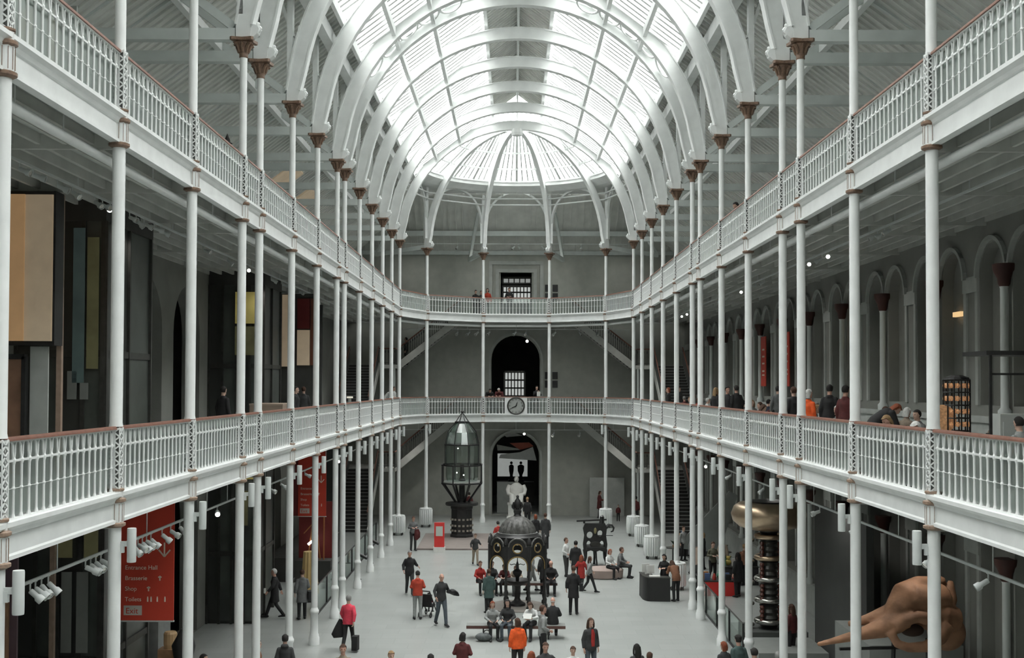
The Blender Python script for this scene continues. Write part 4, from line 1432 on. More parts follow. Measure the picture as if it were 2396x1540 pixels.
build('strap', MB().torus((0.1, -0.05, 0.26), 0.11, 0.018, 16, 6, axis='y'), M_black, r)

# ------------------------------------------------------------------ reception desk
x_, y_ = G(1543, 1404)
r = empty('reception_desk', (x_, y_ + 0.45, 0), 0, 'curved black reception desk beside the white radiator row', 'desk')
m = MB()
out = [(-0.55 + 0.0 * i, 0) for i in range(1)]
arc = [(-0.52 + 0.18 * (1 - cos(pi / 2 * i / 8)) - 0.05, -0.45 * sin(pi / 2 * i / 8) - 0.0) for i in range(9)]
outer = [(-0.60, 0.9), (-0.58, 0.2)] + [(-0.58 + 0.25 * (1 - cos(pi / 2 * i / 6)), 0.2 - 0.65 * sin(pi / 2 * i / 6)) for i in range(1, 7)] + [(0.42, -0.52), (0.42, -0.1), (-0.15, 0.0), (-0.2, 0.9)]
m.slab([outer], lambda u, v: (u * 1.02, v * 1.02, 0.0), lambda u, v: (u, v, 0.88))
build('counter_body', m, mat('satin_black_panel', (0.012, 0.012, 0.012), 0.5), r)
m = MB().slab([[(a_ * 1.03, b_ * 1.03) for a_, b_ in outer]], lambda u, v: (u, v, 0.88), lambda u, v: (u, v, 0.92))
build('counter_top', m, M_darkmet, r)
for k, (dx, dy) in enumerate(((-0.42, 0.35), (-0.28, 0.0))):
    s = empty('monitor', (x_ + dx, y_ + 0.45 + dy, 0.92), 0.3, 'white backed screen on the black reception desk, %s one' % ('farther', 'nearer')[k], 'screen')
    build('screen', MB().box(-0.16, 0.16, -0.02, 0.02, 0.08, 0.40), M_marble, s)
    build('stand', MB().box(-0.03, 0.03, -0.02, 0.03, 0, 0.2), M_marble, s)
tag(build('paper_pile', MB().box(x_ - 0.35, x_ + 0.05, y_ + 0.05, y_ + 0.3, 0.92, 0.96), M_marble), 'white papers lying on the black reception desk', 'paper')

# ------------------------------------------------------------------ big bronze capped generator
x_ = 8.12
y_ = 38.6
r = empty('particle_generator', (x_, y_, 0), 0, 'giant generator with pale bronze capsule on a stack of polished rings', 'generator')
m = MB()
prof = [(0.62, 0.42), (0.95, 0.40), (1.12, 0.28), (1.21, 0.05), (1.15, -0.18), (0.95, -0.36), (0.6, -0.46), (0.3, -0.5)]
m.lathe([(a_, 4.10 + b_) for a_, b_ in prof[::-1]], n=40)
build('bronze_cap', m, M_gold, r, smooth=True)
build('cap_opening', MB().lathe([(0.0, 4.50), (0.62, 4.50), (0.64, 4.56), (0.0, 4.60)], n=32), M_black, r)
build('insulator_column', MB().lathe([(0.30, 0.45)] + [(0.26 + 0.05 * (k % 2), 0.5 + k * 0.1) for k in range(32)] + [(0.3, 3.65)], n=20), M_darkmet, r, smooth=True)
for k, z in enumerate((3.42, 2.74, 2.06, 1.38, 0.70)):
    build('ring', MB().torus((0, 0, z), 0.40, 0.085, 32, 10), M_gold if k < 2 else M_steel, r, smooth=True)
    build('side_ring', MB().torus((-0.62, 0.0, z - 0.12), 0.10, 0.06, 16, 8), M_steel, r, smooth=True)
    if k < 4:
        build('porcelain_insulator', MB().lathe([(0.05 + 0.03 * (j % 2), z - 0.14 - j * 0.07) for j in range(8)][::-1], (-0.28, -0.28, 0), 10), mat('brown_porcelain', (0.10, 0.035, 0.025), 0.25), r, smooth=True)
        build('porcelain_insulator', MB().lathe([(0.05 + 0.03 * (j % 2), z - 0.14 - j * 0.07) for j in range(8)][::-1], (0.28, -0.28, 0), 10), MATS['brown_porcelain'], r, smooth=True)
build('side_column', MB().lathe([(0.05, 0.45), (0.05, 3.5)], (-0.62, 0, 0), 10), M_darkmet, r)
build('base_block', MB().box(-1.1, 1.1, -0.7, 0.9, 0, 0.46), mat('dark_grey_base', (0.07, 0.075, 0.07), 0.6), r)
tag(build('display_plinth', MB().box(7.05, 9.1, 35.0, 37.2, 0, 0.45), mat('mid_grey_plinth', (0.20, 0.21, 0.20), 0.7)), 'long low grey plinth in front of the bronze generator', 'plinth')

# ------------------------------------------------------------------ whale skull
def remesh(mb, vox, name, mats, smooth=True):
    me = mb.mesh('tmp', False)
    o = bpy.data.objects.new('tmp', me)
    COL.objects.link(o)
    md = o.modifiers.new('r', 'REMESH')
    md.mode = 'VOXEL'
    md.voxel_size = vox
    if smooth:
        sm = o.modifiers.new('s', 'SMOOTH')
        sm.factor = 0.5
        sm.iterations = 3
    dg = bpy.context.evaluated_depsgraph_get()
    dg.update()
    out = bpy.data.meshes.new_from_object(o.evaluated_get(dg))
    out.name = name
    out.materials.clear()
    for m in mats:
        out.materials.append(m)
    out.polygons.foreach_set('use_smooth', [True] * len(out.polygons))
    bpy.data.objects.remove(o, do_unlink=True)
    bpy.data.meshes.remove(me)
    return out

M_bone = mat('weathered_orange_bone', (0.30, 0.155, 0.085), 0.7, var=0.3, scale=2.6, bump=0.5, bscale=9)
YS = 26.5
def SK(px, py, dy=0.0):
    p = PX(px, py, YS)
    return Vector((p.x, YS + dy, p.z))
m = MB()
# long tapering snout with two joined bars
m.tube([SK(1903, 1496, -0.3), SK(1940, 1488, -0.28), SK(2000, 1476, -0.2), SK(2060, 1462, -0.1), SK(2110, 1440, 0.0)], [(0.05, 0.05), (0.09, 0.07), (0.16, 0.12), (0.22, 0.22), (0.34, 0.30)], 14)
m.tube([SK(1990, 1460, 0.25), SK(2040, 1448, 0.2), SK(2090, 1430, 0.2)], [0.06, 0.14, 0.2], 10)
# braincase rising to a crest
m.tube([SK(2078, 1462, 0.0), SK(2105, 1420, 0.05), SK(2125, 1390, 0.15), SK(2160, 1368, 0.3), SK(2225, 1362, 0.5)], [0.20, 0.32, 0.34, 0.20, 0.10], 16)
m.tube([SK(2130, 1395, 0.1), SK(2165, 1405, 0.1), SK(2215, 1400, 0.3)], [0.36, 0.40, 0.34], 16)
m.tube([SK(2150, 1430, 0.0), SK(2200, 1440, 0.1), SK(2240, 1450, 0.2)], [0.32, 0.36, 0.30], 16)
# cheek arch round a deep socket
m.tube([SK(2072, 1468, -0.30), SK(2085, 1492, -0.38), SK(2110, 1500, -0.40), SK(2150, 1498, -0.40), SK(2185, 1480, -0.3), SK(2205, 1455, -0.15)], [0.10, 0.10, 0.11, 0.13, 0.16, 0.2], 12)
m.tube([SK(2082, 1455, -0.28), SK(2105, 1440, -0.32), SK(2135, 1432, -0.3), SK(2170, 1440, -0.25)], [0.14, 0.12, 0.13, 0.16], 12)
m.ball(tuple(SK(2225, 1480, 0.35)), 0.42, 16, 12)
m.tube([SK(2205, 1440, 0.3), SK(2235, 1400, 0.45), SK(2242, 1362, 0.5)], [0.3, 0.2, 0.06], 10)
rs = empty('whale_skull', (0, 0, 0), 0, 'huge orange-brown whale skull with long pointed snout on a raised mount', 'skull')
sk = remesh(m, 0.035, 'skull_bone', [M_bone])
link('skull_bone', sk, rs)
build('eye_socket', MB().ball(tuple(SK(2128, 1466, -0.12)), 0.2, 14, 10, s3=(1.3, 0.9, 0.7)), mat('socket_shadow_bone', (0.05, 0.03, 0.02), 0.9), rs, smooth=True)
zb = SK(2150, 1505).z
for dx in (-0.9, 0.6):
    build('mount_leg', MB().tube([(SK(2140, 1500).x + dx * 0.6, YS + 0.1, 0), (SK(2140, 1500).x + dx * 0.5, YS + 0.1, zb + 0.15)], 0.05, 8), M_black, rs)
build('mount_bar', MB().bar((SK(1960, 1500).x, YS - 0.1, zb - 0.05), (SK(2230, 1500).x, YS + 0.2, zb - 0.05), 0.06, 0.06), M_black, rs)
tag(build('grey_plinth', MB().box(8.2, 10.4, 28.0, 31.0, 0, 2.2), mat('mid_grey_plinth', (0.20, 0.21, 0.20), 0.7)), 'tall grey display block behind the whale skull', 'plinth')
tag(build('dark_display_wall', MB().box(9.2, 9.4, 31.6, 37.0, 0, 4.6), mat('charcoal_panel', (0.06, 0.062, 0.06), 0.7)), 'tall charcoal display wall between whale skull and generator', 'partition panel')

# ------------------------------------------------------------------ shop counter and clutter in the skull-side aisle
xr, yr = 7.95, 47.5
r = empty('shop_counter', (xr, yr, 0), 0, 'bright red display counter in the aisle behind the reception desk', 'counter')
build('counter_body', MB().box(-0.85, 0.85, -0.5, 0.5, 0, 0.55), MATS['signal_red'], r)
build('counter_top', MB().box(-0.85, 0.85, -0.5, 0.5, 0.55, 0.60), M_darkmet, r)
TOYC = {'green': (0.05, 0.22, 0.13), 'orange': (0.45, 0.19, 0.05), 'yellow': (0.42, 0.33, 0.08), 'blue': (0.07, 0.12, 0.25), 'white': (0.5, 0.5, 0.48), 'black': (0.02, 0.02, 0.02), 'red': (0.4, 0.04, 0.03)}
k = 0
for row, yy in ((0, -0.3), (1, 0.1)):
    for j in range(6):
        cn = list(TOYC)[(k * 3 + row) % 7]
        x = -0.7 + j * 0.28
        z0 = 0.60
        m = MB()
        if k % 3 == 0:
            m.ball((0, 0, 0.12), 0.12, 10, 8, s3=(1, 1, 1))
            m.ball((0, 0, 0.27), 0.07, 10, 8)
            nm, lb = 'soft_toy', 'rounded soft toy'
        elif k % 3 == 1:
            m.box(-0.1, 0.1, -0.06, 0.06, 0, 0.22 + 0.05 * (j % 2))
            m.box(-0.102, 0.102, -0.062, 0.062, 0.08, 0.13)
            nm, lb = 'boxed_toy', 'boxed toy'
        else:
            m.lathe([(0.07, 0), (0.08, 0.1), (0.05, 0.2), (0.03, 0.26)], n=10)
            nm, lb = 'souvenir_bottle', 'bottle shaped souvenir'
        tag(build(nm, m, mat('toy_' + cn, TOYC[cn], 0.6), smooth=(k % 3 != 1)), '%s %s on the red counter, %s in the %s row' % (cn, lb, ORD[j], ('near', 'far')[row]), 'souvenir', 'souvenirs on the red counter')
        bpy.context.scene.objects[-1].location = (xr + x, yr + yy, z0)
        k += 1
for i, (x, y, c) in enumerate(((8.9, 50.6, 'dark'), (7.9, 52.5, 'dark'), (9.4, 54.2, 'dark'), (7.3, 55.6, 'dark'))):
    r = empty('cafe_table', (x, y, 0), 0, 'small dark cafe table in the skull-side aisle, %s from the counter' % ORD[i], 'table', 'cafe tables in the aisle')
    build('table_top', MB().lathe([(0.0, 0.72), (0.38, 0.72), (0.38, 0.75), (0.0, 0.75)], n=20), M_darkmet, r)
    build('pillar', MB().lathe([(0.03, 0.03), (0.03, 0.72)], n=8), M_black, r)
    build('foot', MB().lathe([(0.22, 0), (0.22, 0.02), (0.04, 0.04)], n=16), M_black, r)
    p_ = empty('potted_plant', (x + 0.05, y, 0.75), 0, 'small dark green plant in a pot on the %s cafe table from the counter' % ORD[i], 'plant', 'plants on the aisle tables')
    build('pot', MB().lathe([(0.06, 0), (0.08, 0.12)], n=12), M_wood, p_)
    m = MB()
    for q in range(14):
        t = q * 2.4
        m.tube([(0, 0, 0.1), (cos(t) * 0.08, sin(t) * 0.08, 0.25), (cos(t) * 0.17, sin(t) * 0.17, 0.28 + 0.01 * (q % 5))], [0.008, 0.03, 0.004], 5, flat=0.3)
    build('foliage', m, mat('dark_leaf', (0.03, 0.06, 0.03), 0.6), p_)
# grey wing-like sheet of an aircraft exhibit
r = empty('aircraft_wing', (8.6, 56.5, 0), 0, 'large slanting grey aircraft wing exhibit beyond the generator', 'aircraft exhibit')
build('wing', MB().slab([[(-1.1, 0.6), (1.5, 3.3), (1.9, 3.1), (1.0, 0.4)]], lambda u, v: (u, -0.05, v), lambda u, v: (u, 0.1, v)), mat('dull_aluminium', (0.24, 0.26, 0.25), 0.45, metal=0.3), r)
build('stand', MB().tube([(0.2, 0, 0), (0.2, 0, 0.8)], 0.05, 8), M_black, r)
build('stand', MB().tube([(1.2, 0, 0), (1.2, 0, 1.4)], 0.05, 8), M_black, r)

# ------------------------------------------------------------------ glass balustrades on the ground floor
def glass_rail(p, q, n, label):
    p, q = Vector((*p, 0)), Vector((*q, 0))
    d = q - p
    r = empty('glass_balustrade', p, atan2(d.y, d.x), label, 'balustrade')
    L = d.length / n
    for k in range(n):
        build('glass_pane', MB().box(k * L + 0.03, (k + 1) * L - 0.03, -0.006, 0.006, 0.05, 1.05), M_clear, r)
    for k in range(n + 1):
        build('post', MB().box(k * L - 0.03, k * L + 0.03, -0.03, 0.03, 0, 1.08), M_black, r)
    build('kerb', MB().box(0, n * L, -0.03, 0.03, 0, 0.05), M_black, r)
    build('handrail', MB().box(0, n * L, -0.02, 0.02, 1.05, 1.08), M_darkmet, r)
glass_rail((-7.2, 42.7), (-7.35, 62.5), 8, 'glass balustrade with black kerb on the ground floor, banner side')
glass_rail((6.82, 36.2), (6.85, 45.6), 4, 'glass balustrade with black kerb beside the bronze generator')

# telescope-like viewing posts
for (px, py), nm in (((848, 1356), 'nearer'), ((876, 1318), 'farther')):
    x_, y_ = G(px, py)
    r = empty('viewing_post', (x_ - 0.1, y_, 0), 0, 'black viewing post with tilted tube by the glass balustrade, %s one' % nm, 'viewing post')
    build('post', MB().tube([(0, 0, 0.03), (0, 0, 1.05)], 0.05, 10), M_black, r)
    build('foot', MB().lathe([(0.13, 0), (0.13, 0.03), (0.06, 0.05)], n=14), M_black, r)
    build('tilted_tube', MB().tube([(-0.05, 0, 1.12), (0.38, -0.1, 0.92)], 0.07, 12), M_black, r)
    build('lit_strip', MB().box(-0.06, -0.045, -0.02, 0.02, 0.2, 0.95), M_warm2, r)
    build('marker_ball', MB().ball((-0.12, 0, 1.28), 0.05, 10, 8), M_marble, r)

# ------------------------------------------------------------------ banner-side glazed lobbies (lift towers), light boxes, panels
def lobby(y0, y1, z0, z1, label, lit, x1=-8.86):
    """dark glazed box standing out from the wall: panes on the camera face and the nave face"""
    x0 = -X_W + 0.03
    r = empty('glazed_lobby', (0, 0, 0), 0, label, 'glazed lobby')
    build('core', MB().box(x0, x1 - 0.12, y0 + 0.12, y1, z0, z1 - 0.02), mat('lobby_interior', (0.05, 0.052, 0.048), 0.7, var=0.5, scale=0.9), r)
    n = 4
    w = (x1 - x0) / n
    for k in range(n):
        mm = M_greyglass if k % 2 == 0 else M_greenglass
        build('front_pane', MB().box(x0 + k * w + 0.04, x0 + (k + 1) * w - 0.04, y0 + 0.06, y0 + 0.08, z0 + 0.1, z1 - 0.5), mm, r)
    build('side_pane', MB().box(x1 - 0.08, x1 - 0.06, y0 + 0.1, (y0 + y1) / 2 - 0.05, z0 + 0.1, z1 - 0.5), M_greyglass, r)
    build('side_pane', MB().box(x1 - 0.08, x1 - 0.06, (y0 + y1) / 2 + 0.05, y1 - 0.1, z0 + 0.1, z1 - 0.5), M_greenglass, r)
    build('fascia', MB().box(x0, x1, y0, y1, z1 - 0.5, z1 - 0.02), M_dark, r)
    f = MB()
    for k in range(n + 1):
        f.box(x0 + k * w - 0.04, x0 + k * w + 0.04, y0 + 0.0, y0 + 0.1, z0, z1 - 0.5)
    for yy in (y0 + 0.02, (y0 + y1) / 2, y1 - 0.06):
        f.box(x1 - 0.1, x1, yy - 0.03, yy + 0.05, z0, z1 - 0.5)
    f.box(x0, x1, y0 + 0.02, y0 + 0.1, z0 + 2.35, z0 + 2.5)
    f.box(x1 - 0.1, x1 - 0.02, y0, y1, z0 + 2.35, z0 + 2.5)
    build('frame', f, M_darkmet, r)
    for (a0, a1, b0, b1, mm) in lit:
        build('lit_panel', MB().box(a0, a1, y0 - 0.015, y0 + 0.0, b0, b1), mm, r)
    return r
LG = mat('dim_olive_lit_glass', (0.10, 0.10, 0.05), 0.5, var=0.5, scale=1.2, emit=0.05, ecol=(0.45, 0.42, 0.2))
LT = mat('dim_teal_lit_glass', (0.05, 0.08, 0.075), 0.4, var=0.5, scale=1.2, emit=0.04, ecol=(0.35, 0.5, 0.48))
LN = mat('notice_paper', (0.2, 0.21, 0.2), 0.7)
lobby(25.2, 28.5, Z_M, Z_U - 0.3, 'tall dark glazed lobby on the middle gallery beside the lit panel, banner side',
      [(-9.25, -9.0, 8.6, 11.4, LG), (-9.55, -9.3, 8.3, 11.6, LT), (-9.65, -9.45, 7.95, 8.55, LN), (-9.38, -9.2, 7.95, 8.3, LN)])
lobby(25.2, 28.5, 0, Z_M - 0.3, 'tall dark glazed entrance lobby on the ground floor, first from the camera',
      [(-9.85, -9.5, 4.6, 5.2, LG), (-9.25, -8.95, 4.6, 5.2, LG), (-9.72, -9.5, 2.6, 4.3, LN), (-9.4, -9.15, 2.6, 4.3, LN)])
lobby(41.2, 44.4, Z_M, Z_U - 0.3, 'tall dark glazed lobby with yellow glass on the middle gallery, banner side',
      [(-9.85, -9.0, 10.4, 11.5, M_yellow), (-9.85, -9.0, 9.3, 10.3, LG)])
lobby(41.2, 44.4, 0, Z_M - 0.3, 'tall dark glazed lobby on the ground floor beside the second red banner',
      [(-9.6, -9.15, 5.0, 5.6, M_yellow), (-9.5, -9.35, 3.4, 4.6, LG)], x1=-9.05)

r = empty('backlit_panel_screen', (0, 0, 0), 0, 'glowing cream paper light box with black edge beside the near glazed lobby', 'light box')
build('front_sheet', MB().box(-9.60, -9.08, 22.8, 22.84, 9.1, 11.93), M_warm, r)
build('side_sheet', MB().box(-10.1, -9.60, 22.76, 22.80, 9.1, 11.93), M_warm2, r)
build('return_sheet', MB().box(-9.10, -9.06, 22.82, 23.2, 9.1, 11.93), M_warm, r)
build('frame', MB().box(-10.1, -9.03, 22.84, 23.25, 9.02, 9.1).box(-9.06, -9.02, 22.82, 23.25, 9.02, 12.0).box(-10.1, -9.03, 22.84, 23.25, 11.93, 12.0), M_black, r)
build('post', MB().box(-9.16, -9.06, 23.3, 23.4, Z_M, 12.0), M_pinkwood, r)
r = empty('display_case', (0, 0, 0), 0, 'brown backed display case with black frame under the glowing light box', 'display case')
build('back_board', MB().box(-10.3, -9.65, 22.9, 22.95, Z_M + 0.02, 8.75), mat('brown_display_board', (0.22, 0.12, 0.075), 0.7, emit=0.03, var=0.3, scale=2), r)
build('frame', MB().box(-10.4, -9.6, 22.85, 23.0, 8.75, 8.85).box(-9.66, -9.58, 22.85, 23.0, Z_M, 8.8), M_black, r)
build('grey_panel', MB().box(-9.55, -9.2, 23.0, 23.05, Z_M, 9.0), M_stone, r)

r = empty('backlit_panel_screen', (0, 0, 0), 0, 'glowing cream light box with maroon panel beyond the second glazed lobby', 'light box')
build('tall_sheet', MB().box(-9.35, -9.12, 47.0, 47.05, 9.0, 11.85), M_warm, r)
build('maroon_panel', MB().box(-8.75, -8.25, 47.0, 47.05, 10.5, 11.7), M_red_d, r)
build('lower_sheet', MB().box(-8.75, -8.25, 47.0, 47.05, 9.05, 10.45), M_warm, r)
build('brown_post', MB().box(-8.22, -8.05, 47.0, 47.1, 9.05, 11.7), mat('rust_post', (0.16, 0.05, 0.025), 0.6), r)
build('stand', MB().box(-9.4, -8.0, 47.08, 47.15, Z_M, 11.9), M_dark, r)

# hanging red banners with wording
def banner(cx, y, z0, z1, w, label, side_panel=False):
    r = empty('hanging_banner', (cx, y, z0), 0, label, 'banner', 'red hanging direction banners')
    h = z1 - z0
    build('cloth', MB().box(-w / 2, w / 2, 0, 0.03, 0, h), M_red, r)
    build('bottom_bar', MB().box(-w / 2 - 0.01, w / 2 + 0.01, -0.01, 0.04, -0.03, 0.0), M_stone, r)
    if side_panel:
        build('side_panel', MB().box(-w / 2 - 0.42, -w / 2, 0.05, 0.09, 0.0, h), M_red_d, r)
    def line(txt, x, z, size, mm=M_text):
        c = bpy.data.curves.new('lettering', 'FONT')
        c.body = txt
        c.size = size
        c.extrude = 0.002
        c.materials.append(mm)
        o = bpy.data.objects.new('lettering_tmp', c)
        COL.objects.link(o)
        me = bpy.data.meshes.new_from_object(o)
        bpy.data.objects.remove(o, do_unlink=True)
        o = bpy.data.objects.new('lettering', me)
        COL.objects.link(o)
        o.parent = r
        o.location = (x, -0.006, z)
        o.rotation_euler = (pi / 2, 0, 0)
    s = w / 1.12
    for txt, z in (('Entrance Hall', 1.06), ('Brasserie', 0.84), ('Shop', 0.62), ('Toilets', 0.40)):
        line(txt, -w / 2 + 0.10 * s, z * s, 0.125 * s)
    build('exit_panel', MB().box(-w / 2 + 0.08 * s, -w / 2 + 0.46 * s, -0.006, 0.0, 0.11 * s, 0.31 * s), mat('pale_exit_panel', (0.5, 0.46, 0.42), 0.7), r)
    line('Exit', -w / 2 + 0.12 * s, 0.145 * s, 0.17 * s, M_red)
    bpy.context.scene.objects[-1].location.y = -0.010
    m = MB()
    ax, az = w / 2 - 0.20 * s, 1.42 * s
    m.bar((ax, -0.008, az + 0.20 * s), (ax, -0.008, az - 0.08 * s), 0.03 * s, 0.008, up=(0, 1, 0))
    for q in (-1, 1):
        m.bar((ax, -0.008, az - 0.09 * s), (ax + q * 0.12 * s, -0.008, az + 0.05 * s), 0.03 * s, 0.008, up=(0, 1, 0))
    build('arrow', m, M_text, r)
    m = MB()
    for (ix, iz) in ((0.30, 0.88), (0.04, 0.66)):      # cutlery and basket icons
        x, z = ix * s * 0.9, iz * s
        m.box(x - 0.012 * s, x + 0.012 * s, -0.01, 0, z - 0.05 * s, z + 0.05 * s)
        m.box(x - 0.035 * s, x + 0.035 * s, -0.01, 0, z + 0.01 * s, z + 0.035 * s)
    for ix in (0.02, 0.09, 0.22, 0.38):                 # small people icons
        x, z = ix * s, 0.44 * s
        m.box(x - 0.014 * s, x + 0.014 * s, -0.01, 0, z - 0.05 * s, z + 0.03 * s)
        m.lathe([(0.0, -0.004), (0.014 * s, -0.004), (0.014 * s, 0.0)], (x, -0.004, z + 0.045 * s), 8, axis='y')
    build('icons', m, M_text, r)
    for q in (-1, 1):
        build('cord', MB().tube([(q * w * 0.42, 0.015, h), (q * w * 0.42, 0.015, 6.22 - z0)], 0.008, 5), M_black, r)
pb = PX(353.5, 1450, 25.0)
banner(pb.x, 25.0 - 0.1, pb.z, 6.0, 1.12, 'large red hanging banner with an arrow and place names, nearest the camera')
pb = PX(716, 1220, 43.0)
banner(pb.x, 43.0 + 1.6, pb.z, 6.0, 1.05, 'red hanging direction banner with maroon side panel, farther one', True)

# ground floor behind and below the banners
tag(build('concrete_display_wall', MB().box(-10.7, -8.85, 29.2, 30.2, 0, 2.55), mat('pale_concrete', (0.24, 0.25, 0.245), 0.7, var=0.15)), 'pale concrete display block under the near red banner', 'display block')
r = empty('carved_figure', (-7.95, 28.2, 0), 0, 'dark carved standing figure under the near red banner', 'sculpture')
build('base', MB().lathe([(0.4, 0), (0.4, 0.3), (0.34, 0.34)], n=8), M_darkmet, r)
build('figure', MB().tube([(0, 0, 0.3), (0.03, 0, 0.9), (-0.02, 0, 1.4), (0.0, 0, 1.8), (0, 0, 2.1), (0.03, 0, 2.3), (0.03, 0, 2.5)], [0.32, 0.26, 0.3, 0.22, 0.28, 0.2, 0.1], 14), M_black, r, smooth=True)
r = empty('wooden_chest', (-8.45, 28.85, 0), 0, 'orange-brown lit wooden case beside the dark carved figure', 'case')
build('body', MB().box(-0.25, 0.25, -0.2, 0.2, 0, 1.9), M_wood, r)
build('lit_drum', MB().lathe([(0.14, 1.9), (0.16, 2.0), (0.16, 2.25), (0.13, 2.3)], n=14), mat('warm_ceramic', (0.4, 0.27, 0.14), 0.5, emit=0.05), r)

# shop corner at the lower edge of the picture
r = empty('shop_shelf_unit', (-10.2, 22.0, 0), 0, 'tall shop shelving with purple back wall and pale wood doors near the camera', 'shelving')
build('back_panel', MB().box(-0.55, 0.75, 0.3, 0.36, 0, 6.0), mat('muted_purple_panel', (0.13, 0.085, 0.10), 0.7), r)
build('wood_door', MB().box(-0.1, 0.62, 0.15, 0.28, 0.0, 4.45), M_wood, r)
build('door_glass', MB().box(0.08, 0.42, 0.12, 0.15, 0.3, 4.2), M_stone, r)
build('counter', MB().box(-0.5, 0.75, -0.6, 0.1, 0, 2.1), mat('counter_wood', (0.28, 0.19, 0.12), 0.5), r)
r = empty('woven_basket', (-9.95, 21.72, 2.1), 0, 'pile of dark brown woven goods on the shop counter near the camera', 'basket')
build('basket_body', MB().lathe([(0.22, 0.0), (0.36, 0.12), (0.40, 0.38), (0.34, 0.45), (0.28, 0.5), (0.26, 0.7), (0.15, 0.8)], n=18), mat('dark_wicker', (0.085, 0.035, 0.025), 0.8, var=0.5, scale=14, bump=0.8), r, smooth=True)
r = empty('pendant_lamp', (-9.55, 20.6, 4.7), 0, 'grey bell shaped pendant lamp hanging in the shop corner', 'pendant lamp')
build('shade', MB().lathe([(0.16, 0.0), (0.13, 0.1), (0.06, 0.17), (0.03, 0.25)], n=16), M_stone, r, smooth=True)
build('cord', MB().tube([(0, 0, 0.2), (0, 0, 1.5)], 0.012, 6), M_stone, r)
tag(build('wood_post', MB().box(-9.86, -9.76, 24.9, 25.0, 0, 6.2), M_pinkwood), 'pale wooden post before the near ground floor glazed lobby', 'post')

# warm exhibits between the second lobby and the glass balustrade
r = empty('exhibit_case', (-8.3, 50.3, 0), 0, 'red backed exhibit with golden struts under the farther red banner', 'exhibit')
build('back_board', MB().box(-1.0, 0.55, 0.5, 0.56, 0, 3.3), M_red_d, r)
m = MB()
m.bar((-0.5, 0, 1.1), (-0.25, 0, 3.0), 0.05, 0.05)
m.bar((0.0, 0, 0.9), (-0.25, 0, 3.0), 0.05, 0.05)
m.bar((0.15, 0, 0.9), (0.15, 0, 3.0), 0.05, 0.05)
m.bar((-0.7, 0, 2.0), (0.2, 0, 3.0), 0.04, 0.04)
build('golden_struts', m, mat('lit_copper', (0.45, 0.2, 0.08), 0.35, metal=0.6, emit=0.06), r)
build('lamp', MB().tube([(-0.5, -0.1, 1.55), (-0.25, -0.1, 1.75)], 0.05, 8), M_lamp, r)
build('plinth', MB().box(-1.0, 0.5, -0.4, 0.5, 0, 0.9), M_dark, r)
r = empty('draped_exhibit', (-7.95, 45.6, 0), 0, 'tall draped golden yellow cloth exhibit behind the walking visitors', 'exhibit')
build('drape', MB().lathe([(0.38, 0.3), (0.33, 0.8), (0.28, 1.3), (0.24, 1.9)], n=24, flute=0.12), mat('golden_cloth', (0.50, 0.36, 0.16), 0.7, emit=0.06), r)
build('base', MB().lathe([(0.3, 0), (0.3, 0.3)], n=16), M_dark, r)
for k, (px, py) in enumerate(((742, 1335), (770, 1320), (812, 1310))):
    x_, y_ = -8.3 - 0.3 * k, 51.5 + 3 * k
    r = empty('golden_figurine', (x_, y_, 0), 0, 'small warm-lit golden figurine on a dark stand behind the glass balustrade, %s from the camera' % ORD[k], 'figurine', 'golden figurines behind the glass balustrade')
    build('stand', MB().box(-0.35, 0.35, -0.3, 0.3, 0, 1.15), M_dark, r)
    build('figure', MB().tube([(0, 0, 1.15), (0.02, 0, 1.35), (-0.03, 0, 1.5), (0, 0, 1.62), (0.02, 0, 1.7)], [0.12, 0.09, 0.14, 0.06, 0.07], 10), mat('lit_gold', (0.6, 0.33, 0.12), 0.35, metal=0.5, emit=0.25, ecol=(0.9, 0.5, 0.2)), r, smooth=True)  # emission puts the warm display light into the gold colour
tag(build('long_display_case', MB().box(-10.6, -9.55, 50, 60, 0, 1.0), M_dark), 'long low black display case behind the glass balustrade', 'display case')

# far banner-side wall, dark
tag(build('dark_exhibition_wall', MB().box(-10.75, -9.0, 60.6, 60.8, 0, 6.1), mat('charcoal_panel', (0.06, 0.062, 0.06), 0.7)), 'tall dark partition before the far banner-side staircase, ground floor', 'partition panel')
tag(build('dark_exhibition_wall', MB().box(-10.75, -9.3, 56.6, 56.8, Z_M, 12.1), mat('charcoal_panel', (0.06, 0.062, 0.06), 0.7)), 'tall dark partition beyond the second light box, middle gallery', 'partition panel')

# glowing panels painting warm light onto the roof slope over the top gallery
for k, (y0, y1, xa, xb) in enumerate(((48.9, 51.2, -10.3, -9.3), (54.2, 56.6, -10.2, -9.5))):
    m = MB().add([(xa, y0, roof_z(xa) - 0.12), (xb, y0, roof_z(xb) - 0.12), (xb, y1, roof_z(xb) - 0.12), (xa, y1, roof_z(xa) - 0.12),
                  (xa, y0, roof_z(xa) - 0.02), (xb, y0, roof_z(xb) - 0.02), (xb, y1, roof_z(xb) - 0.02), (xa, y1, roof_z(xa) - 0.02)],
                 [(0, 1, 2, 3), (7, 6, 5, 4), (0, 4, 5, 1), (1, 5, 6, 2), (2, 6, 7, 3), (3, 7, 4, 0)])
    tag(build('roof_light_patch', m, M_warm), 'painted patch of light on the sloping roof over the top gallery, %s from the camera' % ORD[k], 'light patch', 'warm light patches on the roof')

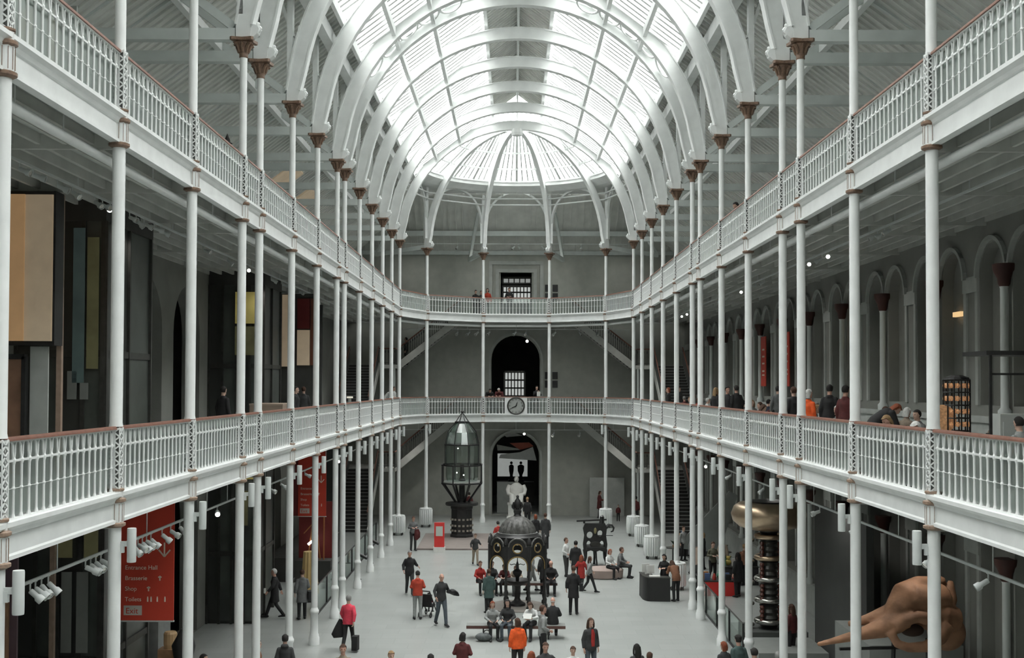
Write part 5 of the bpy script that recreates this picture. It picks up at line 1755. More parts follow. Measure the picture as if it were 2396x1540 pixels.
# wall banners and lit windows, skull side, middle gallery
for y_, nm in ((51.5, 'farther'), (47.15, 'nearer')):
    r = empty('wall_banner', (X_W - 0.10, y_, 8.28), 0, 'narrow red banner with pale marks on the arcaded wall, %s one' % nm, 'banner', 'red wall banners')
    build('cloth', MB().box(-0.03, 0, -0.48, 0.48, 0, 2.15), M_red, r)
    m = MB()
    for z in (0.45, 0.62, 0.95, 1.25, 1.55):
        m.box(-0.036, -0.03, -0.25, 0.2, z, z + 0.07)
    build('pale_marks', m, M_text, r)
for k, (y_, z_, hh, ww) in enumerate(((33.25, 9.55, 0.62, 0.5), (29.8, 10.1, 0.12, 0.5), (38.2, 10.0, 0.5, 0.2))):
    tag(build('wall_light_panel', MB().box(X_W + 0.15, X_W + 0.25, y_ - ww / 2, y_ + ww / 2, z_ - hh / 2, z_ + hh / 2), mat('warm_window_glow', (0.6, 0.4, 0.2), 0.5, emit=0.8, ecol=(1.0, 0.66, 0.32))),
        'small warm lit panel inside an arched wall recess, %s from the camera' % ORD[(1, 0, 2)[k]], 'lit panel', 'warm lit panels in the arcade')

# lighthouse optic and black exhibit frame on the near middle gallery
r = empty('lighthouse_optic', (9.15, 25.0, Z_M), 0, 'glowing amber lighthouse lens in a dark frame behind the near column', 'lens exhibit')
build('frame', MB().lathe([(0.27, 1.9), (0.25, 1.97), (0.12, 2.02)], n=12).lathe([(0.3, 0.0), (0.3, 0.5), (0.26, 0.55)], n=12), M_black, r)
m, f = MB(), MB()
for k in range(12):
    t = 2 * pi * k / 12
    f.bar((cos(t) * 0.27, sin(t) * 0.27, 0.5), (cos(t) * 0.27, sin(t) * 0.27, 1.92), 0.025, 0.025)
for j in range(5):
    z = 0.72 + j * 0.27
    f.torus((0, 0, z + 0.13), 0.27, 0.014, 24, 5)
    for k in range(12):
        t = 2 * pi * (k + 0.5) / 12
        m.ball((cos(t) * 0.24, sin(t) * 0.24, z), 0.04, 8, 6, s3=(1, 1, 1.4))
build('glass_facets', m, mat('amber_prism_glass', (0.55, 0.28, 0.12), 0.2, emit=0.16, ecol=(1.0, 0.5, 0.25), var=0.6, scale=30), r)
build('ribs', f, M_black, r)
build('round_lens', MB().lathe([(0.0, 0), (0.12, -0.03), (0.26, 0.0), (0.30, 0.03), (0.0, 0.05)], (-0.33, -0.1, 1.1), 24, axis='y'), mat('amber_lens_glass', (0.5, 0.3, 0.15), 0.3, emit=0.12, ecol=(1.0, 0.5, 0.25), var=0.5, scale=18), r, smooth=True)
r = empty('steel_gantry', (9.7, 23.0, Z_M), 0, 'tall black steel exhibit frame with flat canopy on the near middle gallery', 'exhibit frame')
build('canopy', MB().box(-0.95, 0.9, -0.6, 0.6, 2.38, 2.46), M_black, r)
for x in (-0.83, 0.02, 0.1, 0.82):
    build('post', MB().box(x - 0.025, x + 0.025, -0.5, -0.45, 0, 2.38), M_black, r)
build('cross_bar', MB().box(-0.83, 0.82, -0.5, -0.46, 2.0, 2.04).box(-0.83, 0.82, -0.5, -0.46, 0.75, 0.79), M_black, r)
tag(build('white_machine', MB().box(-0.5, 0.35, -0.2, 0.3, 0, 1.25).box(-0.45, 0.3, -0.23, -0.2, 0.75, 1.1, 0), M_stone), 'pale boxy machine standing inside the black exhibit frame', 'machine')
bpy.context.scene.objects[-1].location = (9.75, 23.2, Z_M)

# cafe tables on the skull-side middle gallery
for i, y in enumerate((22.6, 25.8, 30.6, 33.6, 37.6, 42.0, 47.2, 52.4)):
    r = empty('gallery_table', (7.55, y, Z_M), 0, 'small round table with cups by the middle gallery rail, %s from the camera' % ORD[i], 'table', 'round tables along the middle gallery')
    build('table_top', MB().lathe([(0.0, 0.71), (0.4, 0.71), (0.4, 0.74), (0.0, 0.74)], n=20), M_marble, r)
    build('pillar', MB().lathe([(0.03, 0.02), (0.03, 0.71)], n=8), M_darkmet, r)
    build('foot', MB().lathe([(0.24, 0), (0.24, 0.02), (0.04, 0.04)], n=16), M_darkmet, r)
r = empty('lectern', (-7.4, 52.5, Z_M), 0, 'small lit white lectern on the banner-side middle gallery', 'lectern')
build('post', MB().box(-0.06, 0.06, -0.05, 0.05, 0, 1.2), M_stone, r)
build('lit_top', MB().box(-0.12, 0.12, -0.12, 0.12, 1.2, 1.27), mat('lit_label_top', (0.7, 0.66, 0.55), 0.5, emit=0.7), r)
r = empty('tan_crate', (-7.7, 36.8, Z_M), 0, 'tan cardboard-coloured display block by the middle gallery rail, banner side', 'display block')
build('block', MB().box(-0.45, 0.55, -0.9, 0.9, 0, 1.15), mat('tan_board', (0.30, 0.23, 0.18), 0.7), r)
build('lid', MB().box(-0.46, 0.56, -0.91, 0.91, 1.15, 1.2), mat('tan_board_edge', (0.36, 0.28, 0.22), 0.7), r)

r = empty('backlit_panel_screen', (0, 0, 0), 0, 'pale yellow light box seen through the top gallery balusters, banner side', 'light box')
for k in range(5):
    x0 = -10.5 + 0.27 * k
    build('sheet', MB().box(x0, x0 + 0.22, 24.0, 24.04, Z_U + 0.2, 15.9), M_warm if k % 2 else M_stone, r)
build('frame', MB().box(-10.55, -9.12, 24.05, 24.12, Z_U, 16.0), M_stone, r)

# a second stall and a book rack deeper in the aisle
M_cloth2 = mat('dark_stall_cloth', (0.03, 0.03, 0.032), 0.8)
for q, (sx, sy, nm) in enumerate(((9.3, 49.9, 'nearer'), (8.6, 58.3, 'farther'))):
    r = empty('stall_table', (sx, sy, 0), 0, 'black draped stall table with goods in the skull-side aisle, %s one' % nm, 'table', 'stall tables')
    build('table_cloth', MB().box(-0.75, 0.75, -0.35, 0.35, 0, 0.74), M_cloth2, r)
    build('table_top', MB().box(-0.78, 0.78, -0.38, 0.38, 0.74, 0.77), M_darkmet, r)
    for j in range(7):
        cn = list(TOYC)[(j * 2 + q) % 7]
        m = MB()
        if j % 2:
            m.ball((0, 0, 0.13), 0.13, 10, 8, s3=(1, 0.8, 1))
            m.ball((0, 0, 0.31), 0.085, 10, 8)
            for t in (-1, 1):
                m.ball((t * 0.07, 0, 0.38), 0.03, 8, 6)
            nm2, lb = 'soft_toy', 'big-eared soft toy'
        else:
            m.box(-0.09, 0.09, -0.07, 0.07, 0, 0.3)
            m.box(-0.092, 0.092, -0.072, 0.072, 0.10, 0.16)
            nm2, lb = 'gift_box', 'upright gift box'
        tag(build(nm2, m, mat('toy_' + cn, TOYC[cn], 0.6), smooth=bool(j % 2)), '%s %s on the %s stall table, %s from the nave' % (cn, lb, nm, ORD[j]), 'souvenir', 'goods on the stall tables')
        bpy.context.scene.objects[-1].location = (sx - 0.66 + 0.22 * j, sy - 0.05 + 0.1 * (j % 2), 0.77)
r = empty('menu_stand', (7.45, 49.2, 0), 0.2, 'cream menu board on a black stand beyond the red counter', 'sign stand')
build('board', MB().box(-0.25, 0.25, -0.02, 0.02, 0.9, 1.6), M_text, r)
build('stand', MB().tube([(0, 0, 0.02), (0, 0, 0.95)], 0.025, 8), M_black, r)
build('foot', MB().lathe([(0.2, 0), (0.2, 0.02), (0.03, 0.04)], n=14), M_black, r)
# ------------------------------------------------------------------ people
SKIN = [mat('skin_light', (0.55, 0.36, 0.28), 0.6, var=0.05), mat('skin_rosy', (0.52, 0.30, 0.23), 0.6, var=0.05), mat('skin_tan', (0.36, 0.22, 0.16), 0.6, var=0.05)]
M_eye = mat('eye_dark', (0.02, 0.015, 0.012), 0.3)
M_lip = mat('lip_rose', (0.36, 0.14, 0.12), 0.5)
CLOTH = {
    'black': (0.016, 0.016, 0.017), 'charcoal': (0.035, 0.036, 0.037), 'grey': (0.13, 0.135, 0.135), 'lightgrey': (0.27, 0.28, 0.275), 'white': (0.62, 0.63, 0.62),
    'red': (0.33, 0.025, 0.02), 'orange': (0.75, 0.10, 0.015), 'redorange': (0.42, 0.05, 0.025), 'pink': (0.62, 0.05, 0.085), 'maroon': (0.09, 0.018, 0.018), 'brown': (0.17, 0.075, 0.04),
    'navy': (0.025, 0.035, 0.06), 'denim': (0.07, 0.085, 0.10), 'tan': (0.26, 0.21, 0.16), 'teal': (0.05, 0.085, 0.08), 'olive': (0.10, 0.10, 0.07),
    'h_black': (0.012, 0.01, 0.009), 'h_brown': (0.06, 0.028, 0.016), 'h_red': (0.20, 0.05, 0.02), 'h_fair': (0.28, 0.18, 0.09), 'h_grey': (0.22, 0.22, 0.21), 'h_white': (0.52, 0.52, 0.50)}

def CM(n):
    return mat('cloth_' + n if not n.startswith('h_') else 'hair_' + n[2:], CLOTH[n], 0.85, var=0.14, scale=14)

V = Vector

def lerp_pose(base, **kw):
    d = dict(base)
    d.update(kw)
    return d

def J(**k):
    return {a: V(b) for a, b in k.items()}

# joints for a 1.72 m figure facing -Y; hip = middle of pelvis, chest, neck, head
STAND = J(hip=(0, 0, 0.95), waist=(0, 0.0, 1.10), chest=(0, -0.005, 1.28), neck=(0, 0.01, 1.45), head=(0, -0.01, 1.605),
          sL=(-0.150, 0, 1.345), eL=(-0.215, 0.03, 1.12), wL=(-0.225, -0.03, 0.87), sR=(0.150, 0, 1.345), eR=(0.215, 0.03, 1.12), wR=(0.225, -0.03, 0.87),
          hL=(-0.09, 0, 0.92), kL=(-0.10, -0.02, 0.50), aL=(-0.11, 0.02, 0.09), hR=(0.09, 0, 0.92), kR=(0.10, -0.02, 0.50), aR=(0.11, 0.02, 0.09))
POSES = {
    'stand': STAND,
    'walk': lerp_pose(STAND, **J(hip=(0, 0, 0.93), kL=(-0.09, -0.16, 0.52), aL=(-0.09, -0.30, 0.11), kR=(0.09, 0.06, 0.50), aR=(0.09, 0.32, 0.16), hL=(-0.085, -0.01, 0.90), hR=(0.085, 0.01, 0.90),
                                 eL=(-0.23, 0.12, 1.14), wL=(-0.22, 0.20, 0.91), eR=(0.23, -0.05, 1.14), wR=(0.22, -0.22, 0.95), head=(0, -0.03, 1.60), neck=(0, -0.01, 1.44))),
    'stride': lerp_pose(STAND, **J(hip=(0, 0, 0.93), kR=(0.09, -0.14, 0.53), aR=(0.09, -0.22, 0.11), kL=(-0.09, 0.06, 0.50), aL=(-0.10, 0.25, 0.14), hL=(-0.085, 0, 0.90), hR=(0.085, 0, 0.90),
                                   eL=(-0.25, -0.02, 1.16), wL=(-0.24, -0.16, 0.96), eR=(0.26, 0.06, 1.16), wR=(0.33, 0.08, 1.10), head=(0, -0.03, 1.60))),
    'hold': lerp_pose(STAND, **J(eL=(-0.23, 0.0, 1.15), wL=(-0.10, -0.24, 1.16), eR=(0.23, 0.0, 1.15), wR=(0.10, -0.24, 1.18), head=(0, -0.04, 1.60))),
    'camera': lerp_pose(STAND, **J(eL=(-0.22, -0.10, 1.18), wL=(-0.06, -0.26, 1.36), eR=(0.22, -0.10, 1.18), wR=(0.06, -0.26, 1.37), head=(0, -0.02, 1.605))),
    'akimbo': lerp_pose(STAND, **J(eL=(-0.36, 0.10, 1.16), wL=(-0.17, -0.02, 1.02), eR=(0.36, 0.10, 1.16), wR=(0.17, -0.02, 1.02))),
    'side': lerp_pose(STAND, **J(eL=(-0.22, 0.02, 1.13), wL=(-0.16, -0.18, 1.02), eR=(0.23, 0.05, 1.14), wR=(0.25, 0.0, 0.90), kL=(-0.10, -0.05, 0.50), aL=(-0.11, -0.08, 0.09))),
    'lean': lerp_pose(STAND, **J(hip=(0, 0.15, 0.93), waist=(0, 0.10, 1.08), chest=(0, -0.03, 1.22), neck=(0, -0.13, 1.34), head=(0, -0.22, 1.46), sL=(-0.18, -0.10, 1.32), sR=(0.18, -0.10, 1.32),
                                 eL=(-0.24, -0.14, 1.10), wL=(-0.12, -0.38, 1.12), eR=(0.24, -0.14, 1.10), wR=(0.12, -0.38, 1.12), hL=(-0.09, 0.15, 0.91), hR=(0.09, 0.15, 0.91), kL=(-0.10, 0.08, 0.50), kR=(0.10, 0.10, 0.50), aL=(-0.10, 0.10, 0.09), aR=(0.11, 0.16, 0.09))),
    'stoop': lerp_pose(STAND, **J(hip=(0, 0.12, 0.92), waist=(0, 0.04, 1.05), chest=(0, -0.16, 1.16), neck=(0, -0.32, 1.24), head=(0, -0.44, 1.30), sL=(-0.18, -0.26, 1.22), sR=(0.18, -0.26, 1.22),
                                  eL=(-0.22, -0.34, 0.96), wL=(-0.12, -0.50, 0.84), eR=(0.22, -0.34, 0.96), wR=(0.12, -0.50, 0.84), hL=(-0.09, 0.12, 0.90), hR=(0.09, 0.12, 0.90), kL=(-0.1, 0.06, 0.5), kR=(0.1, 0.06, 0.5))),
    'sit': J(hip=(0, 0.02, 0.53), waist=(0, 0.03, 0.68), chest=(0, 0.0, 0.86), neck=(0, -0.02, 1.03), head=(0, -0.05, 1.185), sL=(-0.150, 0.0, 0.925), eL=(-0.24, -0.06, 0.74), wL=(-0.13, -0.28, 0.66),
             sR=(0.150, 0.0, 0.925), eR=(0.24, -0.06, 0.74), wR=(0.13, -0.28, 0.66), hL=(-0.09, 0.0, 0.53), kL=(-0.13, -0.43, 0.50), aL=(-0.12, -0.40, 0.09), hR=(0.09, 0.0, 0.53), kR=(0.13, -0.43, 0.50), aR=(0.13, -0.36, 0.09)),
    'read': J(hip=(0, 0.02, 0.53), waist=(0, 0.03, 0.68), chest=(0, -0.04, 0.85), neck=(0, -0.10, 1.00), head=(0, -0.19, 1.12), sL=(-0.150, -0.05, 0.905), eL=(-0.24, -0.14, 0.73), wL=(-0.10, -0.34, 0.72),
              sR=(0.150, -0.05, 0.905), eR=(0.24, -0.14, 0.73), wR=(0.10, -0.34, 0.72), hL=(-0.09, 0.0, 0.53), kL=(-0.11, -0.43, 0.50), aL=(-0.10, -0.34, 0.09), hR=(0.09, 0.0, 0.53), kR=(0.11, -0.43, 0.52), aR=(0.12, -0.46, 0.09)),
}
SITTING = {'sit', 'read'}

def head_matrix(P):
    d = (P['head'] - P['neck'])
    tilt = atan2(-d.y - 0.02, d.z)
    return Matrix.Translation(P['head']) @ Matrix.Rotation(tilt * 0.9, 4, 'X')

def head_shape(mb):
    """skull with jaw, nose, brow, ears; facing -Y, centred on the origin"""
    n, m = 22, 16
    vs, fs = [], []
    for i in range(m + 1):
        ph = pi * i / m
        z = -cos(ph)
        r = sin(ph)
        for k in range(n):
            t = 2 * pi * k / n
            x, y = cos(t) * r, sin(t) * r
            sx, sy = 0.076, 0.097
            if z < 0:
                sx *= 1 + 0.34 * z * (1 if y < 0.3 else 0.9)
                sy *= 1 + 0.14 * z
            yy = y * sy
            if z < -0.1 and y > 0.2:
                yy *= 0.80
            if -0.05 < z < 0.30 and y < -0.6:
                yy += 0.007
            if z < -0.72 and y < -0.1:
                yy -= 0.012
            vs.append((x * sx, yy, z * 0.118))
    for i in range(m):
        for k in range(n):
            fs.append((i * n + k, i * n + (k + 1) % n, (i + 1) * n + (k + 1) % n, (i + 1) * n + k))
    mb.add(vs, fs)
    mb.tube([(0, -0.090, 0.022), (0, -0.104, -0.008), (0, -0.110, -0.022), (0, -0.094, -0.032)], [0.008, 0.012, 0.015, 0.008], 8)
    mb.tube([(-0.045, -0.083, 0.034), (0, -0.096, 0.038), (0.045, -0.083, 0.034)], [0.006, 0.009, 0.006], 6)
    for s_ in (-1, 1):
        mb.ball((s_ * 0.074, 0.008, -0.005), 0.022, 8, 6, s3=(0.4, 0.8, 1.3))
    mb.tube([(-0.022, -0.085, -0.058), (0, -0.093, -0.058), (0.022, -0.085, -0.058)], [0.005, 0.008, 0.005], 6)
    mb.ball((0, -0.078, -0.098), 0.022, 8, 6)

def limb(mb, pts, rad, n=12):
    mb.tube(pts, rad, n)
    for p, r in zip(pts[1:-1], rad[1:-1]):
        q = r if isinstance(r, (int, float)) else min(r)
        mb.ball(tuple(p), q * 1.0, 12, 8)

def torso(mb, P, g=0.0, low=0.0, k=1.0):
    h, w, c, nk = P['hip'], P['waist'], P['chest'], P['neck']
    sm = (P['sL'] + P['sR']) / 2 + V((0, 0, 0.012))
    pts = [h + V((0, 0, -0.10 - low)), h, w, c, sm + V((0, 0, 0.0)), sm.lerp(nk, 0.55) + V((0, 0, 0.006)), nk + V((0, 0, 0.0))]
    rad = [(0.155 + g, 0.115 + g), (0.165 + g, 0.118 + g), (0.140 + g, 0.10 + g), (0.158 + g, 0.116 + g), (0.140 + g, 0.090 + g), (0.088 + g, 0.070 + g * 0.8), (0.055 + g * 0.6, 0.058 + g * 0.6)]
    mb.tube(pts, rad, 18, up=(1, 0, 0))

def foot_dir(P, s):
    k, a = P['k' + s], P['a' + s]
    return V((0.12 * (1 if s == 'R' else -1), -1, 0)).normalized()

def make_body(P):
    mb = MB()
    torso(mb, P)
    mb.tube([P['neck'] - V((0, 0, 0.05)), P['neck'] + (P['head'] - P['neck']) * 0.55], [(0.058, 0.06), (0.052, 0.055)], 12, up=(1, 0, 0))
    hm = head_matrix(P)
    h2 = MB()
    head_shape(h2)
    mb.add([hm @ V(v) for v in h2.v], h2.f)
    for s in 'LR':
        limb(mb, [P['s' + s], P['e' + s], P['w' + s]], [0.052, 0.042, 0.028], 10)
        mb.ball(tuple(P['s' + s]), 0.052, 10, 8)
        limb(mb, [P['h' + s], P['k' + s], P['a' + s]], [0.086, 0.058, 0.040], 12)
        a = P['a' + s]
        d = foot_dir(P, s)
        mb.tube([a + V((0, 0, -0.02)) - d * 0.05, a + d * 0.05 + V((0, 0, -0.05)), a + d * 0.14 + V((0, 0, -0.065))], [(0.035, 0.04), (0.04, 0.03), (0.035, 0.018)], 10)
        # palm
        u = (P['w' + s] - P['e' + s]).normalized()
        mb.tube([P['w' + s], P['w' + s] + u * 0.035, P['w' + s] + u * 0.085], [(0.026, 0.020), (0.040, 0.017), (0.038, 0.013)], 10, up=V((0, 1, 0)))
    me = remesh(mb, 0.013, 'body', [])
    bm = bmesh.new()
    bm.from_mesh(me)
    extra = MB()
    for s in 'LR':
        u = (P['w' + s] - P['e' + s]).normalized()
        a = V((0, 1, 0))
        a = (a - u * a.dot(u)).normalized()     # across the palm
        c = u.cross(a)
        inw = -1 if s == 'R' else 1
        curl = c * (inw if c.x * inw > 0 else -inw) if abs(c.x) > 0.2 else V((0, 0, -1))
        if curl.dot(V((inw, 0, -0.5))) < 0:
            curl = -curl
        for j, (o, L) in enumerate(((-0.028, 0.062), (-0.010, 0.072), (0.009, 0.068), (0.026, 0.052))):
            b0 = P['w' + s] + u * 0.07 + a * (o * -1)
            b1 = b0 + u * (L * 0.45) + curl * 0.006
            b2 = b1 + (u * 0.75 + curl * 0.65).normalized() * (L * 0.33)
            b3 = b2 + (u * 0.35 + curl * 0.9).normalized() * (L * 0.26)
            extra.tube([b0, b1, b2, b3], [0.0095, 0.009, 0.0085, 0.007], 6)
        t0 = P['w' + s] + u * 0.02 - a * 0.028
        extra.tube([t0, t0 + u * 0.025 - a * 0.02 + curl * 0.008, t0 + u * 0.052 - a * 0.022 + curl * 0.018], [0.012, 0.011, 0.008], 6)
    hm = head_matrix(P)
    n0 = len(extra.f)
    for s_ in (-1, 1):
        b = MB().ball((0, 0, 0), 0.0105, 8, 6)
        c = V((s_ * 0.031, -0.0845, 0.012))
        extra.add([hm @ (V(v) + c) for v in b.v], b.f, 1)
    b = MB().tube([(-0.02, -0.090, -0.058), (0, -0.099, -0.058), (0.02, -0.090, -0.058)], [0.003, 0.005, 0.003], 6)
    extra.add([hm @ V(v) for v in b.v], b.f, 2)
    me2 = extra.mesh('x', True)
    bm.from_mesh(me2)
    bm.to_mesh(me)
    bm.free()
    bpy.data.meshes.remove(me2)
    me.polygons.foreach_set('use_smooth', [True] * len(me.polygons))
    return me

def make_top(P, coat=False, hood=False, skirt=0.36):
    mb = MB()
    g = 0.024 if coat else 0.014
    torso(mb, P, g)
    for s in 'LR':
        w = P['w' + s] + (P['e' + s] - P['w' + s]) * 0.10
        limb(mb, [P['s' + s], P['e' + s], w], [0.054 + g * 0.7, 0.047 + g * 0.7, 0.038 + g * 0.5], 12)
        mb.ball(tuple(P['s' + s]), 0.054 + g * 0.7, 12, 8)
    if coat:
        h = P['hip']
        if P['kL'].z > P['hip'].z - 0.2:      # seated: skirts of the coat lie over the thighs
            mb.tube([P['waist'], h + V((0, 0.0, -0.02)), (P['kL'] + P['kR']) / 2 * 0.55 + h * 0.45 + V((0, 0, 0.03))], [(0.17, 0.13), (0.20, 0.14), (0.20, 0.09)], 16, up=(1, 0, 0))
        else:
            mb.tube([P['waist'], h, h + V((0, 0.0, -skirt / 2)), h + V((0, 0.01, -skirt))], [(0.155, 0.120), (0.176, 0.138), (0.178 + 0.03 * skirt, 0.140 + 0.02 * skirt), (0.178 + 0.07 * skirt, 0.14 + 0.05 * skirt)], 18, up=(1, 0, 0))
    if hood:
        mb.tube([P['neck'] + V((0, 0.05, -0.04)), P['neck'] + V((0, 0.08, 0.0)), P['neck'] + V((0, 0.06, 0.05))], [(0.10, 0.05), (0.11, 0.06), (0.08, 0.03)], 12, up=(1, 0, 0))
    # collar
    mb.tube([P['neck'] - V((0, 0, 0.05)), P['neck'] + V((0, 0.0, 0.015))], [(0.08 + g, 0.08 + g), (0.062 + g * 0.5, 0.066 + g * 0.5)], 14, up=(1, 0, 0))
    return remesh(mb, 0.018, 'top', [])

def make_legs(P):
    mb = MB()
    h = P['hip']
    mb.tube([P['waist'] - V((0, 0, 0.04)), h, h + V((0, 0, -0.09))], [(0.145, 0.105), (0.17, 0.125), (0.165, 0.125)], 16, up=(1, 0, 0))
    for s in 'LR':
        a = P['a' + s] + V((0, 0, -0.02))
        limb(mb, [P['h' + s], P['k' + s], a], [0.098, 0.068, 0.055], 12)
        mb.ball(tuple(P['h' + s]), 0.10, 12, 8)
    return remesh(mb, 0.018, 'trousers', [])

def make_shoe(P, s):
    mb = MB()
    a = P['a' + s]
    d = foot_dir(P, s)
    z = -0.062
    mb.tube([a - d * 0.085 + V((0, 0, z)), a - d * 0.06 + V((0, 0, z + 0.02)), a + V((0, 0, z + 0.032)), a + d * 0.08 + V((0, 0, z + 0.01)), a + d * 0.16 + V((0, 0, z - 0.002)), a + d * 0.19 + V((0, 0, z - 0.008))],
            [(0.030, 0.022), (0.042, 0.045), (0.046, 0.058), (0.048, 0.036), (0.044, 0.026), (0.022, 0.014)], 12, up=(1, 0, 0))
    return mb.mesh('shoe', True)

def make_hair(kind):
    mb = MB()
    if kind == 'bald':
        mb.tube([(-0.078, 0.0, -0.01), (-0.062, 0.062, -0.015), (0, 0.092, -0.02), (0.062, 0.062, -0.015), (0.078, 0.0, -0.01)], [0.006, 0.012, 0.014, 0.012, 0.006], 8)
        return mb.mesh('hair', True)
    n, m = 20, 10
    vs, fs = [], []
    for i in range(m + 1):
        ph = pi * 0.56 * i / m
        for k in range(n):
            t = 2 * pi * k / n
            x, y, z = cos(t) * sin(ph), sin(t) * sin(ph), cos(ph)
            low = z
            if y < -0.25 and z < 0.62:         # hairline over the forehead
                z = 0.62
            rr = (1.13 + 0.03 * sin(5 * t + 3 * ph)) * (1 - 0.22 * max(0.0, (i / m - 0.6) / 0.4) ** 2)
            vs.append((x * 0.080 * rr, y * 0.098 * rr + 0.006, (z if y < 0 else low - 0.25 * max(0, 0.5 - low)) * 0.122 * 1.07))
    for i in range(m):
        for k in range(n):
            fs.append((i * n + k, i * n + (k + 1) % n, (i + 1) * n + (k + 1) % n, (i + 1) * n + k))
    fs.append(tuple(range(m * n, m * n + n)))
    mb.add(vs, fs)
    if kind == 'long':
        mb.tube([(0, 0.05, 0.05), (0, 0.075, -0.06), (0, 0.085, -0.16), (0, 0.08, -0.25)], [(0.085, 0.05), (0.095, 0.045), (0.10, 0.04), (0.07, 0.025)], 14, up=(1, 0, 0))
        for s_ in (-1, 1):
            mb.tube([(s_ * 0.07, -0.02, 0.06), (s_ * 0.088, -0.015, -0.04), (s_ * 0.09, -0.01, -0.13), (s_ * 0.08, -0.005, -0.20)], [0.02, 0.026, 0.026, 0.012], 8)
    if kind == 'bob':
        mb.tube([(0, 0.04, 0.05), (0, 0.06, -0.05), (0, 0.06, -0.12)], [(0.088, 0.055), (0.098, 0.05), (0.085, 0.035)], 14, up=(1, 0, 0))
    if kind == 'bun':
        mb.ball((0, 0.10, 0.06), 0.045, 10, 8)
    if kind == 'cap':
        mb.tube([(0, -0.06, 0.075), (0, -0.15, 0.062)], [(0.07, 0.012), (0.055, 0.006)], 12, up=(1, 0, 0))
        mb.ball((0, 0.0, 0.06), 0.098, 14, 8, s3=(0.92, 1.1, 0.75))
    if kind == 'hat':
        mb.lathe([(0.14, 0.06), (0.13, 0.075), (0.09, 0.08), (0.075, 0.16), (0.0, 0.34)], n=16)
    return mb.mesh('hair', True)

PARTS = {}

def parts_of(pose, kind):
    key = (pose, kind)
    if key not in PARTS:
        P = POSES[pose]
        if kind == 'body':
            PARTS[key] = make_body(P)
        elif kind == 'legs':
            PARTS[key] = make_legs(P)
        elif kind in ('top', 'coat', 'hoodie', 'jacket'):
            PARTS[key] = make_top(P, kind in ('coat', 'jacket'), kind == 'hoodie', 0.36 if kind == 'coat' else 0.12)
        elif kind in ('shoeL', 'shoeR'):
            PARTS[key] = make_shoe(P, kind[-1])
    return PARTS[key]
HAIRS = {}

def with_mats(o, ms):
    while len(o.data.materials) < len(ms):
        o.data.materials.append(None)
    for i, m in enumerate(ms):
        o.material_slots[i].link = 'OBJECT'
        o.material_slots[i].material = m
    return o

def person(x, y, z0, face, h, pose, top, legs, hair, style, label, kind='top', skin=0, girth=1.0, group=None, cat='person', extra=()):
    s = h / 1.72
    r = empty('person', (x, y, z0), radians(face), label, cat, group or 'museum visitors')
    r.scale = (s * girth, s * girth, s)
    with_mats(link('body', parts_of(pose, 'body'), r), [SKIN[skin], M_eye, M_lip])
    with_mats(link({'coat': 'coat', 'hoodie': 'hoodie', 'jacket': 'jacket'}.get(kind, 'top'), parts_of(pose, kind), r), [CM(top)])
    with_mats(link('trousers', parts_of(pose, 'legs'), r), [CM(legs)])
    for q in 'LR':
        with_mats(link('shoe', parts_of(pose, 'shoe' + q), r), [CM('black')])
    if style not in HAIRS:
        HAIRS[style] = make_hair(style)
    hm = head_matrix(POSES[pose])
    o = link({'cap': 'cap', 'hat': 'hat'}.get(style, 'hair'), HAIRS[style], r)
    o.matrix_local = hm
    with_mats(o, [CM(hair)])
    for nm, mb, mm in extra:
        build(nm, mb, mm, r, smooth=True)
    return r

def floor_person(px, ytop, face, h, pose, *a, z0=0.0, **k):
    """stand someone on a level so that the top of the head shows at the pixel row ytop"""
    hh = h * (1.32 / 1.72) if pose in SITTING else (h * 0.92 if pose == 'lean' else (h * 0.83 if pose == 'stoop' else h))
    Y = F_PX * (EYE - z0 - hh) / (ytop - 902.8)
    return person((px - 1201.5) * Y / F_PX - 0.186, Y, z0, face, h, pose, *a, **k)

def gallery_person(px, X, z0, face, h, pose, *a, **k):
    Y = abs((X + 0.186) * F_PX / (px - 1201.5))
    return person(X, Y, z0, face, h, pose, *a, **k)

def P_(pose):
    return POSES[pose]

# ---- on the ground floor, front of the picture to the back
fp = floor_person
fp(673, 1484, 185, 1.76, 'stand', 'charcoal', 'black', 'h_black', 'short', 'person in a charcoal hooded top seen from behind, beside the banner-side columns', 'hoodie')
fp(608, 1496, 90, 1.65, 'stand', 'brown', 'black', 'h_brown', 'long', 'person in brown top half hidden by the fourth banner-side column')
fp(808, 1506, 10, 1.78, 'stand', 'tan', 'denim', 'h_brown', 'short', 'person in a tan jacket facing the camera below the pink jacket', skin=1)
fp(920, 1521, 20, 1.72, 'stand', 'charcoal', 'black', 'h_fair', 'short', 'person of whom only a fair-haired head shows at the lower edge')
fp(1012, 1528, 180, 1.68, 'stand', 'charcoal', 'black', 'h_black', 'short', 'person of whom a dark-haired head shows beside the maroon coat')
fp(483, 1530, 100, 1.68, 'stand', 'grey', 'black', 'h_black', 'short', 'person of whom a dark-haired head shows at the lower edge, banner side')
fp(404, 1526, 60, 1.68, 'stand', 'redorange', 'black', 'h_brown', 'short', 'person in red-brown top below the near red banner at the lower edge')
fp(1086, 1478, 170, 1.66, 'hold', 'maroon', 'black', 'h_black', 'bob', 'person in a long maroon coat seen from behind near the lower edge', 'coat')
fp(1214, 1444, 195, 1.68, 'stand', 'orange', 'black', 'h_brown', 'bob', 'person in a bright orange jacket and black trousers before the bench', 'jacket')
fp(1246, 1521, 150, 1.62, 'stand', 'brown', 'black', 'h_red', 'long', 'person with long red-brown hair between orange jacket and arms akimbo')
fp(1279, 1500, 10, 1.76, 'akimbo', 'charcoal', 'black', 'h_brown', 'short', 'person in dark jacket standing arms akimbo at the lower edge', 'jacket', skin=1)
